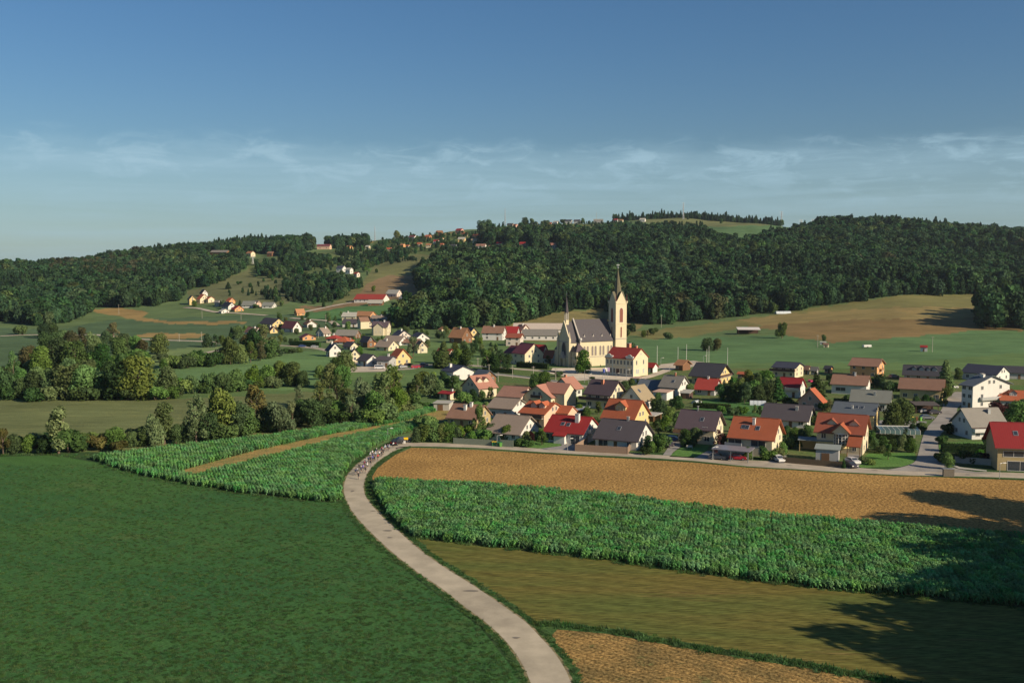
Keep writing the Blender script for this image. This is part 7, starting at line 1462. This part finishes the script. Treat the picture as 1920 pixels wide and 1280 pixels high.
# ------------------------------------------------------------------ small things
def wheelie(px, py, bodyc, lidc, label):
    g = G(px, py); root = empty('wheeled_bin', (g.x, g.y, .08), random.uniform(-.3, .3), label, 'bin', 'wheeled bins at the roadside'); mb = MB(); v = [(-.24, -.28, 0), (.24, -.28, 0), (.24, .28, 0), (-.24, .28, 0), (-.34, -.38, 1.15), (.34, -.38, 1.15), (.34, .38, 1.15), (-.34, .38, 1.15)]
    mb.add(v, [(0, 3, 2, 1), (4, 5, 6, 7), (0, 1, 5, 4), (1, 2, 6, 5), (2, 3, 7, 6), (3, 0, 4, 7)], bodyc); mb.build('body', root)
    mb = MB(); mb.box((-.37, -.42, 1.15), (.37, .42, 1.25), lidc); mb.build('lid', root)
GRN = plain('green_plastic', (.03, .16, .07), .5); GRN2 = plain('light_green_plastic', (.15, .40, .08), .5); YEL = plain('yellow_plastic', (.75, .50, .03), .5); BRN = plain('brown_plastic', (.22, .10, .05), .5)
wheelie(924.5, 836.2, GRN, YEL, 'green bin with yellow lid, left of the roadside pair'); wheelie(929, 836.5, GRN, YEL, 'green bin with yellow lid, right of the roadside pair'); wheelie(934.5, 837, GRN, GRN, 'all dark green bin right of the yellow-lidded bins'); wheelie(939, 837.5, GRN2, GRN, 'light green bin at the right end of the roadside bins')
wheelie(1710, 789, GRN, YEL, 'green bin with yellow lid beside the dark carport trees'); wheelie(1719, 789, BRN, BRN, 'brown bin beside the dark carport'); wheelie(1726, 789, GRN2, GRN, 'light green bin at the dark carport corner')
def roundsign(px, py, ytop, label):
    g = G(px, py); hm = (py - ytop) * g.y / F; root = empty('traffic_sign', g, 0, label, 'traffic sign'); mb = MB(); mb.cyl((0, 0, 0), (0, 0, hm), .04, .04, METAL, 6); mb.build('post', root); mb = MB(); mb.cyl((0, -.05, hm - .35), (0, -.08, hm - .35), .40, .40, plain('sign_red', (.6, .02, .03), .5), 18); f = mb.build('plate', root); mb = MB(); mb.cyl((0, -.08, hm - .35), (0, -.095, hm - .35), .24, .24, WHITEM, 18); mb.build('centre', f)
roundsign(788, 828, 811.5, 'round red-rimmed traffic sign in the shade at the junction')
def board(px, py, w, h_, z0, mat, label, ang=0, name='sign_board', cat='sign'):
    g = G(px, py); root = empty(name, g, ang, label, cat); mb = MB()
    mb.box((-w / 2, -.04, z0), (w / 2, .04, z0 + h_), mat); mb.build('panel', root)
    for s_ in (-1, 1): mb = MB(); mb.cyl((s_ * w * .4, .06, -.1), (s_ * w * .4, .06, z0 + h_), .04, .04, METAL, 6); mb.build('post', root)
board(761, 830, 1.25, .62, .9, plain('sign_yellow', (.85, .55, .02), .5), 'yellow rectangular place sign at the junction'); board(758.5, 832, .6, .7, .15, WHITEM, 'small white board at the foot of the yellow sign')
def crate(px, py):
    g = G(px, py); root = empty('waste_enclosure', g, -.15, 'grey slatted waste enclosure standing at the street corner verge', 'enclosure')
    for x0, y0, x1, y1, nm in ((-1.2, -.5, 1.2, -.46, 'front_panel'), (-1.2, .46, 1.2, .5, 'back_panel'), (-1.2, -.5, -1.16, .5, 'side_panel'), (1.16, -.5, 1.2, .5, 'side_panel')):
        mb = MB()
        for k in range(7): mb.box((x0, y0, .08 + k * .24), (x1, y1, .26 + k * .24), plain('grey_boards', (.20, .18, .15), .9))
        mb.build(nm, root)
    mb = MB(); mb.box((-1.25, -.55, 1.8), (1.25, .55, 1.88), METAL); mb.build('roof', root)
crate(1778, 893)
def tunnel(px, py, L_, rad, ang, label, mat):
    g = G(px, py); root = empty('polytunnel', g, ang, label, 'greenhouse'); mb = MB(); n = 8; v = []
    for x in (-L_ / 2, L_ / 2):
        for k in range(n + 1): a = math.pi * k / n; v.append((x, rad * math.cos(a), rad * 1.05 * math.sin(a)))
    mb.add(v, [(k, k + 1, n + 2 + k, n + 1 + k) for k in range(n)] + [tuple(range(n + 1)), tuple(reversed(range(n + 1, 2 * n + 2)))], mat); mb.build('cover', root)
    mb = MB()
    for j in range(5):
        x = -L_ / 2 + L_ * j / 4
        for k in range(n): a, b = math.pi * k / n, math.pi * (k + 1) / n; mb.cyl((x, (rad + .03) * math.cos(a), (rad * 1.05 + .03) * math.sin(a)), (x, (rad + .03) * math.cos(b), (rad * 1.05 + .03) * math.sin(b)), .04, .04, METAL, 4, False)
    mb.build('hoops', root)
FOIL = plain('foil', (.50, .55, .58), .35, .15, 2, 0, .5)
tunnel(1421, 759, 5.5, 1.5, -.2, 'white foil greenhouse tunnel by the black shed', FOIL); tunnel(1306, 756, 3.2, 1.1, .8, 'small pale foil tunnel at the corner of the vegetable garden', FOIL); tunnel(1468, 588, 13, 2.0, .15, 'bright white tunnel far off at the wood edge of the right field', FOIL)
def glasshouse():
    g = G(1684, 812); root = empty('pool_shelter', g, R(-6), 'long low glazed pool shelter with pale frame beside the side street', 'pool shelter'); mb = MB(); a, b, h_ = 5.6, 2.2, 1.7
    mb.add([(-a, -b, 0), (a, -b, 0), (a, b, 0), (-a, b, 0), (-a, -b, h_ * .7), (a, -b, h_ * .7), (a, b, h_), (-a, b, h_)], [(0, 1, 5, 4), (1, 2, 6, 5), (2, 3, 7, 6), (3, 0, 4, 7), (4, 5, 6, 7)], plain('tinted_glass', (.10, .16, .17), .15, .1, 1, 0, .5)); mb.build('glazing', root); mb = MB()
    for k in range(9): x = -a + k * 2 * a / 8; mb.box((x - .05, -b - .03, 0), (x + .05, -b + .03, h_ * .7), WHITEM); mb.cyl((x, -b, h_ * .72), (x, b, h_ * 1.02), .05, .05, WHITEM, 4)
    mb.box((-a, b, h_), (a, b + .5, h_ + .15), WHITEM); mb.build('frame', root)
glasshouse()
def hut(px, py, w, d, h_, wall, roof, label, name='field_hut', cat='hut'):
    g = G(px, py); root = empty(name, g, -.4, label, cat); shell(root, w, d, h_, d * .32, wall, roof, .2, .2, base=-.5); mb = MB(); mb.box((-.4, -d / 2 - .05, 0), (.4, -d / 2 + .02, h_ * .8), DOORM); mb.build('door', root)
hut(1732, 659, 3.6, 3.0, 2.3, WALL['white'], ROOF['red'], 'tiny white hut with red roof alone on the green field'); hut(1549, 651, 2.8, 2.2, 1.6, WALL['cream'], ROOF['brown'], 'tiny cream hut on the green field below a small tree'); hut(1543, 646, 3.4, 1.6, 1.3, WALL['white'], ROOF['pale'], 'low white hut just behind the tiny cream hut')
g = G(1626, 652); root = empty('field_trailer', g, .2, 'small white trailer standing on the green field', 'trailer'); mb = MB(); mb.box((-2.6, -.9, .5), (2.2, .9, 1.7), WHITEM); mb.build('body', root); mb = MB(); mb.box((2.2, -.05, .5), (3.4, .05, .6), METAL); mb.build('drawbar', root)
for sg in (-1, 1): mb = MB(); mb.cyl((-.2, sg * .8, .4), (-.2, sg * .98, .4), .4, .4, TYRE, 12); mb.build('wheel', root)
g = G(1520, 716); root = empty('paddling_pool', g, 0, 'round pink-red garden pool tub beside the near-black roofed house', 'garden pool'); mb = MB(); mb.cyl((0, 0, 0), (0, 0, .9), 1.1, 1.1, plain('pink_plastic', (.55, .05, .15), .5), 16, False); mb.build('rim', root); mb = MB(); mb.cyl((0, 0, .6), (0, 0, .7), 1.05, 1.05, plain('pool_water', (.1, .25, .3), .1), 16); mb.build('water', root)
g = G(1293, 841); root = empty('garden_bench', g, .1, 'pale garden bench on the shaded lawn below the violet roof', 'bench'); mb = MB(); mb.box((-.8, -.25, .42), (.8, .2, .48), CONC); mb.build('seat', root); mb = MB(); mb.box((-.8, .18, .5), (.8, .22, .95), CONC); mb.build('backrest', root)
for x in (-.7, .7): mb = MB(); mb.box((x - .05, -.22, 0), (x + .05, .18, .42), METAL); mb.build('leg', root)
# ------------------------------------------------------------------ air
def haze(dens):
    mb = MB(); m = bpy.data.materials.new('haze_air'); m.use_nodes = True; nt = m.node_tree; nt.nodes.clear(); o = nt.nodes.new('ShaderNodeOutputMaterial'); v = nt.nodes.new('ShaderNodeVolumePrincipled')
    v.inputs['Color'].default_value = (.72, .84, .95, 1); v.inputs['Density'].default_value = dens; v.inputs['Anisotropy'].default_value = .35; nt.links.new(v.outputs[0], o.inputs['Volume'])
    mb.box((-4600, -460, -1.2), (5800, 3260, 222), m); tag(mb.build('haze'), kind='stuff')
haze(.000045)
